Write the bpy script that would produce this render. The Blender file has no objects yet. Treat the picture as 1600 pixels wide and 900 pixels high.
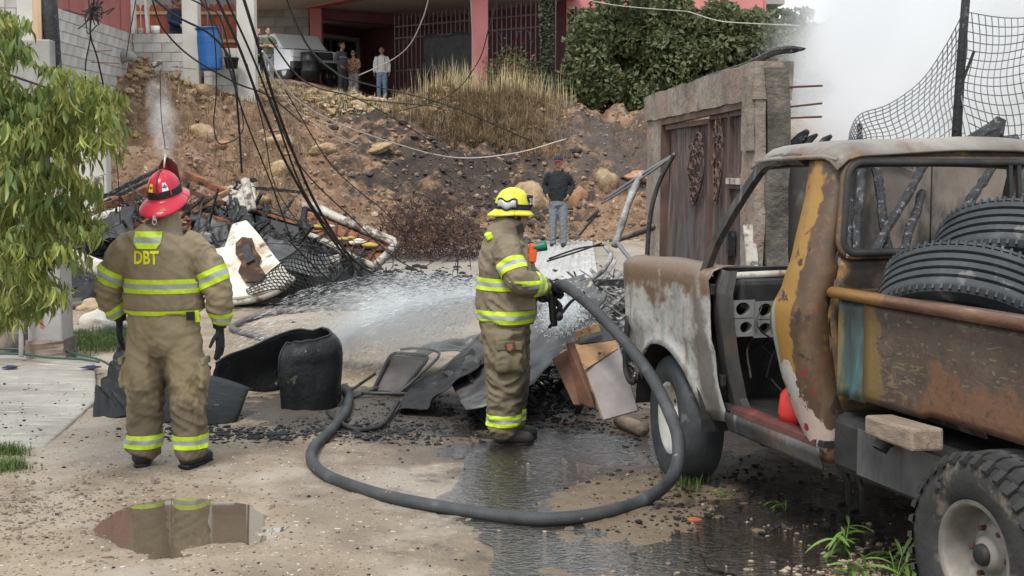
import bpy, bmesh, math, random
import numpy as np
from mathutils import Vector, Matrix, noise
from mathutils.bvhtree import BVHTree
random.seed(7); RNG = np.random.default_rng(7)
SC = bpy.context.scene; COL = SC.collection
R = math.radians

# ---------------------------------------------------------------- camera
CAM_H, PITCH, FPX = 1.88, R(5.43), 2000.0
cam = bpy.data.objects.new('camera', bpy.data.cameras.new('camera'))
COL.objects.link(cam); SC.camera = cam
cam.location = (0, 0, CAM_H); cam.rotation_euler = (R(90) - PITCH, 0, 0)
cam.data.sensor_width = 36; cam.data.lens = 36 * FPX / 1600
cam.data.clip_start = .1; cam.data.clip_end = 3000

# ---------------------------------------------------------------- sky, sun, exposure
SUN_EL, SUN_AZ = 56, -155          # azimuth from +Y towards +X (degrees); overcast, sun high behind the cloud
wd = bpy.data.worlds.new('World'); SC.world = wd; wd.use_nodes = True
nt = wd.node_tree; nt.nodes.clear()
wo = nt.nodes.new('ShaderNodeOutputWorld'); bg = nt.nodes.new('ShaderNodeBackground')
sk = nt.nodes.new('ShaderNodeTexSky'); sk.sky_type = 'NISHITA'; sk.sun_disc = False
sk.sun_elevation = R(SUN_EL); sk.sun_rotation = R(SUN_AZ); sk.dust_density = 3; sk.altitude = 300
cl = nt.nodes.new('ShaderNodeMixRGB'); cl.inputs['Fac'].default_value = .82
ncl = nt.nodes.new('ShaderNodeTexNoise'); ncl.inputs['Scale'].default_value = 1.6; ncl.inputs['Detail'].default_value = 5
rcl = nt.nodes.new('ShaderNodeValToRGB')
rcl.color_ramp.elements[0].position = .3; rcl.color_ramp.elements[0].color = (7.2, 7.9, 8.3, 1)
rcl.color_ramp.elements[1].position = .7; rcl.color_ramp.elements[1].color = (9.3, 9.8, 10., 1)
nt.links.new(ncl.outputs['Fac'], rcl.inputs['Fac'])
nt.links.new(sk.outputs[0], cl.inputs['Color1']); nt.links.new(rcl.outputs[0], cl.inputs['Color2'])
nt.links.new(cl.outputs[0], bg.inputs['Color']); bg.inputs['Strength'].default_value = .085
nt.links.new(bg.outputs[0], wo.inputs['Surface'])
sun = bpy.data.objects.new('sun', bpy.data.lights.new('sun', 'SUN')); COL.objects.link(sun)
sun.data.energy = 1.5; sun.data.angle = R(14); sun.data.color = (1, .96, .9)
_sd = Vector((math.sin(R(SUN_AZ)) * math.cos(R(SUN_EL)), math.cos(R(SUN_AZ)) * math.cos(R(SUN_EL)), math.sin(R(SUN_EL))))
sun.rotation_euler = _sd.to_track_quat('Z', 'Y').to_euler()
SC.view_settings.view_transform = 'Standard'; SC.view_settings.look = 'None'
SC.view_settings.exposure = .95; SC.view_settings.gamma = 1
SC.render.engine = 'CYCLES'
SC.cycles.max_bounces = 6; SC.cycles.transparent_max_bounces = 24; SC.cycles.volume_bounces = 8
SC.cycles.volume_step_rate = 3; SC.cycles.volume_max_steps = 96
SC.cycles.caustics_reflective = False; SC.cycles.caustics_refractive = False

# ---------------------------------------------------------------- geometry helpers
def ray(u, v):
    a = (u - 800) / FPX; b = (450 - v) / FPX
    return Vector((a, b * math.sin(PITCH) + math.cos(PITCH), b * math.cos(PITCH) - math.sin(PITCH)))
def at(u, v, Y):                      # a point of the place that stands Y metres ahead
    d = ray(u, v); return Vector((0, 0, CAM_H)) + d * (Y / d.y)
def smooth01(t):
    t = np.clip(t, 0, 1); return t * t * (3 - 2 * t)
def vnoise(x, y, seed=0):
    x = np.asarray(x, float); y = np.asarray(y, float)
    xi = np.floor(x).astype(np.int64); yi = np.floor(y).astype(np.int64)
    fx = x - xi; fy = y - yi; fx = fx * fx * (3 - 2 * fx); fy = fy * fy * (3 - 2 * fy)
    def h(a, b):
        n = (a * 374761393 + b * 668265263 + seed * 1442695041) & 0xFFFFFFFF
        n = ((n ^ (n >> 13)) * 1274126177) & 0xFFFFFFFF
        return ((n ^ (n >> 16)) & 0xFFFF) / 65535.0
    return (h(xi, yi) * (1 - fx) + h(xi + 1, yi) * fx) * (1 - fy) + (h(xi, yi + 1) * (1 - fx) + h(xi + 1, yi + 1) * fx) * fy - .5
def fbm(x, y, oct=4, seed=0):
    s = 0; a = 1
    for k in range(oct):
        s = s + a * vnoise(x, y, seed + k); x = x * 2.03 + 7.1; y = y * 2.03 + 3.7; a *= .5
    return s
PUD = (-1.74, 6.60)
def H_road(x, y):
    x = np.asarray(x, float); y = np.asarray(y, float)
    z = .03 + .30 * smooth01((y - 11) / 15) - .05 * np.exp(-(((x - .1) / 1.2) ** 2 + ((y - 8.7) / 1.5) ** 2)) + .03 * np.exp(-(((x - 1.) / .7) ** 2 + ((y - 7.4) / .7) ** 2))
    near = np.clip((60 - y) / 30, 0, 1)
    z = z + near * (.05 * fbm(x * .45, y * .45, 3, 3) + .022 * fbm(x * 3, y * 3, 3, 9) + .010 * fbm(x * 14, y * 14, 2, 21))
    q = ((x - PUD[0]) / .43) ** 2 + ((y - PUD[1]) / .46) ** 2 + .35 * fbm(x * 4, y * 4, 2, 77)
    z = z - .055 * (1 - smooth01((q - .45) / 1.0))
    return z
XB = [-14, -8.3, -5, -2, 1, 4, 9, 16]
def bank_t(x, y):
    yb = np.interp(x, XB, [20.5, 20.5, 21.5, 24, 26, 27, 28, 29]); yc = np.interp(x, XB, [27, 27.3, 30.2, 32.8, 33.5, 34, 35, 36])
    return (y - yb) / (yc - yb), yc
def H_bank(x, y):
    x = np.asarray(x, float); y = np.asarray(y, float)
    t, yc = bank_t(x, y); t = t + .10 * fbm(x * .5, y * .5, 3, 31)
    zc = np.interp(x, [-14, -8, -6, -4.4, -3, 0, 3.5, 6, 16], [4.0, 3.95, 3.88, 3.52, 3.45, 3.4, 3.1, 2.9, 2.8])
    f = np.clip(t, 0, 1); f = .55 * f + .45 * (f * f * (3 - 2 * f))
    z = .2 + f * (zc - .2) - .5 * np.clip(-t, 0, 1) + np.clip(y - yc, 0, 30) * .05
    amp = np.clip(t * 4, 0, 1) * np.clip((1.25 - t) * 4, .12, 1)
    return z + amp * (.55 * fbm(x * .7, y * .7, 3, 41) + .42 * np.abs(fbm(x * 1.8, y * 1.8, 3, 51)) + .20 * fbm(x * 5, y * 5, 3, 61))
def ground_z(x, y):
    return float(max(H_road(x, y), H_bank(x, y)))
def gp(u, v):                         # the ground point seen along a line of sight
    d = ray(u, v); t = np.r_[np.arange(2, 14, .02), np.arange(14, 60, .06)]
    x, y, z = d.x * t, d.y * t, CAM_H + d.z * t
    k = int(np.argmax(z <= np.maximum(H_road(x, y), H_bank(x, y))))
    return Vector((x[k], y[k], z[k]))
def zs_of(pts):
    x = np.array([p[0] for p in pts]); y = np.array([p[1] for p in pts]); return np.maximum(H_road(x, y), H_bank(x, y))

# ---------------------------------------------------------------- object helpers
def world_of(o):
    m = Matrix.Identity(4)
    while o is not None:
        m = o.matrix_parent_inverse @ o.matrix_basis @ m if o.parent else o.matrix_basis @ m
        o = o.parent
    return m
def tag(o, label=None, cat=None, group=None, kind=None):
    if label: o['label'] = label
    if cat: o['category'] = cat
    if group: o['group'] = group
    if kind: o['kind'] = kind
    return o
def thing(name, label, cat, loc=(0, 0, 0), rz=0, group=None):
    o = bpy.data.objects.new(name, None); COL.objects.link(o)
    o.location = loc; o.rotation_euler = (0, 0, rz); o.empty_display_size = .1
    return tag(o, label, cat, group)
def link(name, me, parent=None, world=True, smooth=False):
    o = bpy.data.objects.new(name, me); COL.objects.link(o)
    if parent is not None:
        o.parent = parent
        if world: o.matrix_parent_inverse = world_of(parent).inverted()
    if smooth: me.polygons.foreach_set('use_smooth', [True] * len(me.polygons))
    return o
def obj(name, verts, faces, m, parent=None, world=True, smooth=False, midx=None):
    me = bpy.data.meshes.new(name); me.from_pydata([tuple(v) for v in verts], [], faces); me.update()
    for q in (m if isinstance(m, (list, tuple)) else [m]): me.materials.append(q)
    if midx is not None: me.polygons.foreach_set('material_index', midx)
    return link(name, me, parent, world, smooth)
def copy_tree(o, parent=None):
    c = o.copy(); COL.objects.link(c); c.parent = parent
    for ch in list(o.children): copy_tree(ch, c)
    return c
def bev(o, w=.01, seg=2):
    b = o.modifiers.new('bevel', 'BEVEL'); b.width = w; b.segments = seg; b.limit_method = 'ANGLE'; return o
def solid(o, t=.004, off=-1):
    s = o.modifiers.new('solid', 'SOLIDIFY'); s.thickness = t; s.offset = off; return o
def sub(o, n=1):
    s = o.modifiers.new('sub', 'SUBSURF'); s.levels = n; s.render_levels = n; return o

class MB:
    def __init__(s): s.v = []; s.f = []; s.mi = []
    def add(s, vs, fs, mi=0):
        n = len(s.v); s.v += [tuple(q) for q in vs]; s.f += [tuple(i + n for i in f) for f in fs]; s.mi += [mi] * len(fs); return s
    def box(s, c, d, rot=None, mi=0):
        c = Vector(c); M = rot if rot is not None else Matrix.Identity(3)
        vs = [c + M @ Vector((d[0] * x / 2, d[1] * y / 2, d[2] * z / 2)) for x in (-1, 1) for y in (-1, 1) for z in (-1, 1)]
        return s.add(vs, [(0, 1, 3, 2), (4, 6, 7, 5), (0, 4, 5, 1), (2, 3, 7, 6), (0, 2, 6, 4), (1, 5, 7, 3)], mi)
    def bar(s, a, b, w, h, up=(0, 0, 1), mi=0, taper=1):
        a = Vector(a); b = Vector(b); t = (b - a).normalized(); u = Vector(up)
        if abs(t.dot(u)) > .97: u = Vector((0, 1, 0))
        x = t.cross(u).normalized(); y = x.cross(t)
        vs = [p + x * (w / 2 * i * k) + y * (h / 2 * j * k) for p, k in ((a, 1), (b, taper)) for i, j in ((-1, -1), (1, -1), (1, 1), (-1, 1))]
        return s.add(vs, [(3, 2, 1, 0), (4, 5, 6, 7), (0, 1, 5, 4), (1, 2, 6, 5), (2, 3, 7, 6), (3, 0, 4, 7)], mi)
    def tube(s, pts, r, n=8, cap=True, ref=None, mi=0, closed=False):
        pts = [Vector(p) for p in pts]; m = len(pts)
        rr = [(q if isinstance(q, (tuple, list)) else (q, q)) for q in (r if isinstance(r, (list, tuple)) else [r] * m)]
        vs = []; X = Vector(ref) if ref is not None else None
        for i, p in enumerate(pts):
            if closed: t = pts[(i + 1) % m] - pts[i - 1]
            else: t = pts[min(i + 1, m - 1)] - pts[max(i - 1, 0)]
            t = t.normalized() if t.length > 1e-9 else Vector((0, 0, 1))
            if X is None: X = t.orthogonal()
            x = X - t * X.dot(t)
            x = x.normalized() if x.length > 1e-6 else t.orthogonal().normalized()
            if ref is None: X = x
            y = t.cross(x)
            for k in range(n):
                a = 2 * math.pi * k / n; vs.append(p + x * (rr[i][0] * math.cos(a)) + y * (rr[i][1] * math.sin(a)))
        fs = []
        for i in range(m if closed else m - 1):
            j = (i + 1) % m
            for k in range(n): fs.append((i * n + k, i * n + (k + 1) % n, j * n + (k + 1) % n, j * n + k))
        if cap and not closed: fs += [tuple(range(n - 1, -1, -1)), tuple((m - 1) * n + k for k in range(n))]
        return s.add(vs, fs, mi)
    def lathe(s, prof, n=24, M=None, mi=0, a0=0, a1=2 * math.pi):
        M = M or Matrix.Identity(4); full = abs(a1 - a0 - 2 * math.pi) < 1e-6; c = n if full else n + 1
        vs = [M @ Vector((r * math.cos(a0 + (a1 - a0) * k / n), r * math.sin(a0 + (a1 - a0) * k / n), z)) for r, z in prof for k in range(c)]
        fs = [(i * c + k, i * c + (k + 1) % c, (i + 1) * c + (k + 1) % c, (i + 1) * c + k) for i in range(len(prof) - 1) for k in range(n)]
        return s.add(vs, fs, mi)
    def ball(s, c, r, n=12, m=8, rot=None, mi=0):
        c = Vector(c); r = Vector(r) if not isinstance(r, (int, float)) else Vector((r, r, r)); M = rot or Matrix.Identity(3)
        vs = [c + M @ Vector((r.x * math.cos(2 * math.pi * k / n) * math.sin(math.pi * i / m), r.y * math.sin(2 * math.pi * k / n) * math.sin(math.pi * i / m), r.z * math.cos(math.pi * i / m))) for i in range(m + 1) for k in range(n)]
        fs = [(i * n + k, (i + 1) * n + k, (i + 1) * n + (k + 1) % n, i * n + (k + 1) % n) for i in range(m) for k in range(n)]
        return s.add(vs, fs, mi)
    def grid(s, rows, mi=0):
        n = len(rows[0]); vs = [p for r in rows for p in r]
        return s.add(vs, [(i * n + j, i * n + j + 1, (i + 1) * n + j + 1, (i + 1) * n + j) for i in range(len(rows) - 1) for j in range(n - 1)], mi)
    def build(s, name, m, parent=None, world=True, smooth=False):
        return obj(name, s.v, s.f, m, parent, world, smooth, s.mi if isinstance(m, (list, tuple)) else None)

def remesh(mb, voxel=.012, smooth_it=4, disp=None, name='m'):
    me = bpy.data.meshes.new(name); me.from_pydata(mb.v, [], mb.f); me.update()
    bm = bmesh.new(); bm.from_mesh(me); bmesh.ops.remove_doubles(bm, verts=bm.verts, dist=1e-5); bmesh.ops.recalc_face_normals(bm, faces=bm.faces); bm.to_mesh(me); bm.free()
    o = bpy.data.objects.new('tmp', me); COL.objects.link(o)
    r = o.modifiers.new('r', 'REMESH'); r.mode = 'VOXEL'; r.voxel_size = voxel; r.use_smooth_shade = True
    if smooth_it:
        q = o.modifiers.new('s', 'SMOOTH'); q.factor = .5; q.iterations = smooth_it
    dg = bpy.context.evaluated_depsgraph_get()
    out = bpy.data.meshes.new_from_object(o.evaluated_get(dg)); out.name = name
    bpy.data.objects.remove(o); bpy.data.meshes.remove(me)
    if disp:
        ns = [v.normal.copy() for v in out.vertices]
        for v, nn in zip(out.vertices, ns): v.co += nn * disp(v.co)
        out.update()
    out.materials.clear()
    out.polygons.foreach_set('use_smooth', [True] * len(out.polygons))
    return out
def bvh_of(me): return BVHTree.FromPolygons([v.co for v in me.vertices], [tuple(p.vertices) for p in me.polygons])
def catmull(P, k=8):
    P = [Vector(p) for p in P]; Q = [P[0] * 2 - P[1]] + P + [P[-1] * 2 - P[-2]]; out = []
    for i in range(1, len(Q) - 2):
        a, b, c, d = Q[i - 1:i + 3]
        for j in range(k):
            t = j / k; out.append(.5 * ((2 * b) + (c - a) * t + (2 * a - 5 * b + 4 * c - d) * t * t + (3 * b - a - 3 * c + d) * t ** 3))
    return out + [P[-1]]
def text_mesh(txt, size, extr=.002):
    cu = bpy.data.curves.new('t', 'FONT'); cu.body = txt; cu.size = size; cu.extrude = 0; cu.align_x = 'CENTER'; cu.align_y = 'CENTER'; cu.resolution_u = 3; cu.offset = size * .030
    o = bpy.data.objects.new('t', cu); COL.objects.link(o)
    dg = bpy.context.evaluated_depsgraph_get(); me = bpy.data.meshes.new_from_object(o.evaluated_get(dg))
    bpy.data.objects.remove(o); bpy.data.curves.remove(cu)
    return me
# ---------------------------------------------------------------- materials
MATS = {}
def mat(name, cols, scale=4, detail=6, rough=.8, bump=.25, bscale=None, metal=0, spec=.4, stretch=(1, 1, 1), layers=(), rand=0, rrand=.0, transl=0, bdist=.01, dist=0):
    m = bpy.data.materials.new(name); m.use_nodes = True; t = m.node_tree; N = t.nodes; L = t.links
    b = N['Principled BSDF']; tc = N.new('ShaderNodeTexCoord')
    def noise_fac(sc, st, det=6, off=(0, 0, 0), di=0):
        mp = N.new('ShaderNodeMapping'); mp.inputs['Scale'].default_value = st; mp.inputs['Location'].default_value = off
        L.new(tc.outputs['Object'], mp.inputs['Vector'])
        n = N.new('ShaderNodeTexNoise'); n.inputs['Scale'].default_value = sc; n.inputs['Detail'].default_value = det; n.inputs['Roughness'].default_value = .62; n.inputs['Distortion'].default_value = di
        L.new(mp.outputs[0], n.inputs['Vector']); return n.outputs['Fac']
    fac = noise_fac(scale, stretch, detail, di=dist)
    rp = N.new('ShaderNodeValToRGB'); cr = rp.color_ramp
    while len(cr.elements) < len(cols): cr.elements.new(.5)
    for e, (p, c) in zip(cr.elements, cols): e.position = p; e.color = (*c, 1)
    L.new(fac, rp.inputs['Fac']); col = rp.outputs['Color']
    rv = N.new('ShaderNodeValue'); rv.outputs[0].default_value = rough; ro = rv.outputs[0]
    if rrand:
        a = N.new('ShaderNodeMath'); a.operation = 'MULTIPLY_ADD'; a.inputs[1].default_value = rrand; a.inputs[2].default_value = rough - rrand / 2
        L.new(fac, a.inputs[0]); ro = a.outputs[0]
    for k, ly in enumerate(layers):
        f = noise_fac(ly.get('scale', 3), ly.get('stretch', (1, 1, 1)), ly.get('detail', 6), (k * 3.1 + 1, k * 1.7, k * .9), ly.get('dist', 0))
        if 'sph' in ly:                      # a stain with a place of its own on the thing
            (c, r) = ly['sph']; mp = N.new('ShaderNodeMapping'); mp.vector_type = 'TEXTURE'
            mp.inputs['Location'].default_value = c; mp.inputs['Scale'].default_value = r
            L.new(tc.outputs['Object'], mp.inputs['Vector'])
            ln = N.new('ShaderNodeVectorMath'); ln.operation = 'LENGTH'; L.new(mp.outputs[0], ln.inputs[0])
            s1 = N.new('ShaderNodeMath'); s1.operation = 'SUBTRACT'; s1.inputs[0].default_value = 1; L.new(ln.outputs['Value'], s1.inputs[1])
            s2 = N.new('ShaderNodeMath'); s2.operation = 'MULTIPLY_ADD'; s2.inputs[1].default_value = ly.get('namt', 1.6); L.new(f, s2.inputs[0]); L.new(s1.outputs[0], s2.inputs[2])
            s3 = N.new('ShaderNodeMath'); s3.operation = 'SUBTRACT'; s3.inputs[1].default_value = ly.get('namt', 1.6) * .5 - .5; L.new(s2.outputs[0], s3.inputs[0]); f = s3.outputs[0]
        mr = N.new('ShaderNodeMapRange'); mr.inputs['From Min'].default_value = ly['lo']; mr.inputs['From Max'].default_value = ly['hi']; mr.interpolation_type = 'SMOOTHSTEP'
        mr.inputs['To Max'].default_value = ly.get('amt', 1)
        L.new(f, mr.inputs['Value']); f = mr.outputs[0]
        mx = N.new('ShaderNodeMixRGB'); L.new(f, mx.inputs['Fac']); L.new(col, mx.inputs['Color1']); mx.inputs['Color2'].default_value = (*ly['col'], 1)
        if ly.get('mul'): mx.blend_type = 'MULTIPLY'
        col = mx.outputs[0]
        if 'rough' in ly:
            mm = N.new('ShaderNodeMixRGB'); L.new(f, mm.inputs['Fac']); L.new(ro, mm.inputs['Color1']); mm.inputs['Color2'].default_value = (ly['rough'],) * 3 + (1,); ro = mm.outputs[0]
    if rand:
        oi = N.new('ShaderNodeObjectInfo'); mr = N.new('ShaderNodeMapRange'); mr.inputs['To Min'].default_value = 1 - rand; mr.inputs['To Max'].default_value = 1 + rand
        L.new(oi.outputs['Random'], mr.inputs['Value'])
        hv = N.new('ShaderNodeVectorMath'); hv.operation = 'SCALE'; L.new(col, hv.inputs[0]); L.new(mr.outputs[0], hv.inputs['Scale']); col = hv.outputs[0]
    L.new(col, b.inputs['Base Color']); L.new(ro, b.inputs['Roughness'])
    b.inputs['Metallic'].default_value = metal; b.inputs['Specular IOR Level'].default_value = spec
    if bump:
        bp = N.new('ShaderNodeBump'); bp.inputs['Strength'].default_value = bump; bp.inputs['Distance'].default_value = bdist
        L.new(noise_fac(bscale or scale * 4, stretch, 6, (5, 5, 5)), bp.inputs['Height']); L.new(bp.outputs[0], b.inputs['Normal'])
    if transl:
        tr = N.new('ShaderNodeBsdfTranslucent'); L.new(col, tr.inputs['Color']); ms = N.new('ShaderNodeMixShader'); ms.inputs[0].default_value = transl
        L.new(b.outputs[0], ms.inputs[1]); L.new(tr.outputs[0], ms.inputs[2]); L.new(ms.outputs[0], N['Material Output'].inputs['Surface'])
    MATS[name] = m; return m
def flat(name, c, rough=.6, v=.15, **k):
    return mat(name, [(.3, tuple(q * (1 - v) for q in c)), (.7, tuple(q * (1 + v) for q in c))], scale=k.pop('scale', 9), rough=rough, **k)
CHAR = (.012, .012, .013); ASH = (.36, .36, .36)
# terrain
M_ROAD = mat('dirt', [(.25, (.18, .135, .095)), (.5, (.285, .226, .166)), (.75, (.38, .315, .245))], scale=1.3, detail=9, rough=.88, bump=.55, bscale=38, bdist=.02, spec=.3, layers=[
    dict(scale=2.2, lo=.5, hi=.62, col=(.20, .145, .10), amt=.55), dict(scale=.5, stretch=(1.6, .6, 1), lo=.48, hi=.66, col=(.16, .125, .095), amt=.6, rough=.6), dict(scale=34, detail=3, lo=.62, hi=.66, col=(.07, .055, .045)), dict(scale=26, detail=2, lo=.66, hi=.70, col=(.55, .5, .43)), dict(scale=.9, lo=.5, hi=.64, col=(.38, .335, .285), amt=.6),
    dict(sph=((1.3, 7.6, 0), (1.5, 4.0, 3)), scale=2.5, lo=.28, hi=.62, col=(.055, .044, .036), rough=.35),
    dict(sph=((.2, 9.2, 0), (1.5, 1.6, 3)), scale=3, lo=.35, hi=.7, col=(.12, .085, .06), rough=.28, amt=.85),
    dict(sph=((.6, 6.0, 0), (.9, 1.6, 3)), scale=3, lo=.35, hi=.75, col=(.20, .15, .10), rough=.25, amt=.8),
    dict(sph=((-1.0, 9.6, 0), (1.3, 1.0, 3)), scale=4, lo=.42, hi=.7, col=(.05, .045, .042), rough=.5, amt=.8),
    dict(sph=((-4.2, 18.0, 0), (4.6, 2.0, 4)), scale=2.5, lo=.3, hi=.7, col=(.05, .043, .038), amt=.85),
    dict(sph=((.3, 19, 0), (3.6, 6, 4)), scale=2, lo=.4, hi=.8, col=(.30, .28, .26), amt=.6)])
M_BANK = mat('hillside_soil', [(.25, (.09, .053, .034)), (.5, (.215, .135, .088)), (.75, (.36, .25, .17))], scale=1.6, detail=10, rough=.95, bump=.9, bscale=9, bdist=.06, spec=.15, layers=[
    dict(scale=6, lo=.52, hi=.6, col=(.115, .075, .05)), dict(scale=1.7, lo=.56, hi=.66, col=(.33, .205, .135), amt=.7), dict(scale=11, detail=3, lo=.64, hi=.68, col=(.42, .36, .28)), dict(scale=7, detail=3, lo=.66, hi=.70, col=(.04, .03, .022)),
    dict(sph=((-1.0, 28.2, 2), (3.0, 2.4, 1.8)), scale=2.4, namt=3.2, lo=.40, hi=.85, col=(.035, .033, .034), amt=.85),
    dict(sph=((-3.4, 31.6, 3), (3.2, 1.7, 1.3)), scale=2.2, namt=3.2, lo=.42, hi=.85, col=(.035, .034, .036), amt=.85),
    dict(sph=((3.6, 31, 2.6), (3.2, 3.0, 1.4)), scale=2.0, namt=3.0, lo=.40, hi=.85, col=(.07, .066, .066), amt=.8),
    dict(sph=((-4.6, 22.3, .2), (5.0, 2.0, 1.4)), scale=1.6, namt=2.2, lo=.3, hi=.6, col=(.028, .025, .023), amt=.85)])
M_HILL = mat('far_hill_soil', [(.3, (.10, .09, .05)), (.5, (.2, .14, .10)), (.7, (.28, .17, .12))], scale=.5, rough=.95, bump=0)
M_CONC = mat('concrete_slab', [(.3, (.25, .23, .20)), (.7, (.38, .355, .315))], scale=2.5, detail=9, rough=.8, bump=.6, bscale=25, layers=[dict(scale=1.2, stretch=(.6, 1.4, 1), lo=.45, hi=.66, col=(.19, .165, .135), amt=.8), dict(scale=40, detail=2, lo=.68, hi=.7, col=(.06, .05, .05)), dict(scale=2.2, stretch=(1, 6, 1), lo=.56, hi=.66, col=(.6, .56, .48), amt=.5)])
M_PLAST = mat('cement_render', [(.3, (.22, .21, .195)), (.7, (.36, .35, .33))], scale=2, rough=.9, bump=.3, bscale=18, layers=[dict(scale=4, stretch=(1, 1, .3), lo=.55, hi=.7, col=(.15, .14, .13), amt=.6)])
M_BLOCK = mat('concrete_block', [(.3, (.33, .32, .30)), (.7, (.5, .485, .45))], scale=3, rough=.92, bump=.4, bscale=40, rand=.14, layers=[dict(scale=5, lo=.58, hi=.7, col=(.24, .22, .2), amt=.6)])
M_MORT = flat('mortar', (.27, .26, .25), .95)
M_COLM = mat('concrete_column', [(.3, (.42, .40, .37)), (.7, (.55, .53, .49))], scale=2, rough=.9, bump=.3, bscale=20)
# house
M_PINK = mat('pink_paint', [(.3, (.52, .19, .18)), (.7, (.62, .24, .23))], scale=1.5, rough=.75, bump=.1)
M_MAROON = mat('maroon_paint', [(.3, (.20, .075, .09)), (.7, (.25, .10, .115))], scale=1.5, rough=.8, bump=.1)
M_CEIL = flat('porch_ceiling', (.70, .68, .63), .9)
M_IRON = flat('grey_iron', (.22, .21, .21), .6, metal=.3)
M_TARP = mat('dark_tarp', [(.3, (.055, .062, .065)), (.7, (.10, .108, .11))], scale=3, rough=.55, bump=.6, bscale=3, bdist=.05)
M_WHITE = flat('white_paint', (.72, .71, .68), .5)
M_GLASSD = flat('dark_glass', (.02, .022, .028), .08, .1, bump=0)
M_GREENW = flat('green_paint', (.10, .19, .145), .8)
M_REDW = mat('red_wood', [(.3, (.26, .062, .034)), (.7, (.40, .115, .065))], scale=3, stretch=(6, 6, .6), rough=.8, bump=.3, rand=.12)
M_REDSHEET = mat('red_sheet', [(.3, (.27, .085, .078)), (.7, (.37, .135, .12))], scale=2, rough=.6, bump=.1, rand=.08)
M_TIMBER = mat('pale_timber', [(.3, (.40, .27, .16)), (.7, (.58, .43, .29))], scale=3, stretch=(8, 8, .6), rough=.8, bump=.25)
M_TIMBERG = mat('weathered_timber', [(.3, (.155, .115, .085)), (.7, (.31, .245, .19))], scale=5, stretch=(1, 7, 7), rough=.85, bump=.5, bscale=14)
M_BLUE = mat('blue_plastic', [(.3, (.015, .085, .27)), (.7, (.025, .125, .36))], scale=2, rough=.45, bump=.1)
M_BLACKP = flat('black_plastic', (.014, .014, .016), .4)
# burnt things
M_CHAR = mat('charcoal', [(.3, (.006, .006, .007)), (.6, (.022, .022, .024)), (.8, (.06, .06, .062))], scale=9, rough=.7, bump=.9, bscale=28, bdist=.02, layers=[dict(scale=14, lo=.6, hi=.7, col=(.16, .16, .165), amt=.6)])
M_CHARB = mat('charred_timber', [(.3, (.010, .010, .011)), (.6, (.03, .03, .032)), (.8, (.10, .10, .105))], scale=7, rough=.62, bump=1, bscale=20, bdist=.03, stretch=(1, 1, 1), layers=[dict(scale=22, lo=.56, hi=.64, col=(.19, .195, .205), amt=.7)])
M_BURNW = mat('half_burnt_timber', [(.3, (.03, .015, .010)), (.5, (.20, .075, .035)), (.7, (.36, .16, .08))], scale=3, rough=.8, bump=.5, layers=[dict(scale=2.4, lo=.54, hi=.6, col=CHAR)])
M_ASHM = mat('ash_heap', [(.3, (.05, .05, .05)), (.5, (.25, .245, .24)), (.7, (.52, .51, .5))], scale=6, rough=.95, bump=.8, bscale=22, bdist=.03)
M_BURNSTEEL = mat('burnt_steel', [(.3, (.035, .033, .033)), (.55, (.10, .096, .095)), (.75, (.22, .21, .20))], scale=3.5, detail=9, rough=.45, metal=.3, bump=.4, rrand=.3, layers=[dict(scale=3, lo=.56, hi=.64, col=(.03, .028, .028)), dict(scale=5, lo=.63, hi=.68, col=(.42, .36, .25), amt=.7)])
M_BLKTANK = mat('melted_black_plastic', [(.3, (.006, .0065, .0075)), (.7, (.014, .015, .017))], scale=3, rough=.46, bump=.8, bscale=9, bdist=.02, rrand=.3, spec=.25, layers=[dict(scale=5, lo=.62, hi=.66, col=(.075, .07, .055)), dict(scale=2.4, lo=.58, hi=.72, col=(.03, .031, .033), amt=.7), dict(scale=9, lo=.68, hi=.71, col=(.22, .18, .10), amt=.8)])
M_CREAM = mat('scorched_cream_panel', [(.3, (.50, .45, .36)), (.7, (.72, .69, .61))], scale=2, rough=.6, bump=.2, layers=[dict(scale=3, detail=9, lo=.50, hi=.66, col=(.30, .18, .085), amt=.75), dict(scale=2.2, detail=9, lo=.55, hi=.68, col=(.36, .33, .28), amt=.8), dict(scale=5, detail=8, lo=.60, hi=.68, col=(.07, .05, .035), amt=.9)])
M_BURNT_PATCH = mat('burnt_patch', [(.3, (.012, .011, .012)), (.52, (.06, .03, .018)), (.7, (.30, .13, .05))], scale=5, rough=.9, bump=.8)
M_WHITEM = mat('smoked_white_metal', [(.3, (.30, .27, .23)), (.7, (.56, .53, .47))], scale=5, rough=.6, bump=.4, layers=[dict(scale=6, detail=8, lo=.50, hi=.62, col=(.09, .065, .05)), dict(scale=9, lo=.6, hi=.68, col=(.24, .12, .05), amt=.8)])
M_PLY = mat('plywood', [(.3, (.25, .14, .07)), (.7, (.40, .25, .13))], scale=4, stretch=(1, 1, 5), rough=.75, bump=.2, layers=[dict(scale=7, detail=8, lo=.52, hi=.66, col=(.10, .055, .03), amt=.8), dict(scale=16, lo=.62, hi=.68, col=(.03, .02, .015))])
M_PLYGREY = mat('grey_lilac_board', [(.3, (.20, .17, .17)), (.7, (.29, .255, .25))], scale=6, rough=.6, bump=.15, layers=[dict(scale=16, lo=.66, hi=.70, col=(.08, .06, .05)), dict(scale=3, lo=.6, hi=.7, col=(.25, .19, .17), amt=.5)])
M_PLYRED = mat('scorched_red_board', [(.3, (.055, .024, .015)), (.7, (.17, .072, .038))], scale=4, rough=.7, bump=.2, layers=[dict(scale=4, lo=.58, hi=.66, col=CHAR)])
M_WIRE = flat('burnt_wire', (.035, .03, .028), .7)
M_WIREL = flat('grey_wire', (.16, .165, .17), .5)
M_RUSTWIRE = flat('rusty_wire', (.10, .04, .025), .8)
M_CABLE = flat('black_cable', (.008, .008, .009), .55, bump=0)
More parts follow.
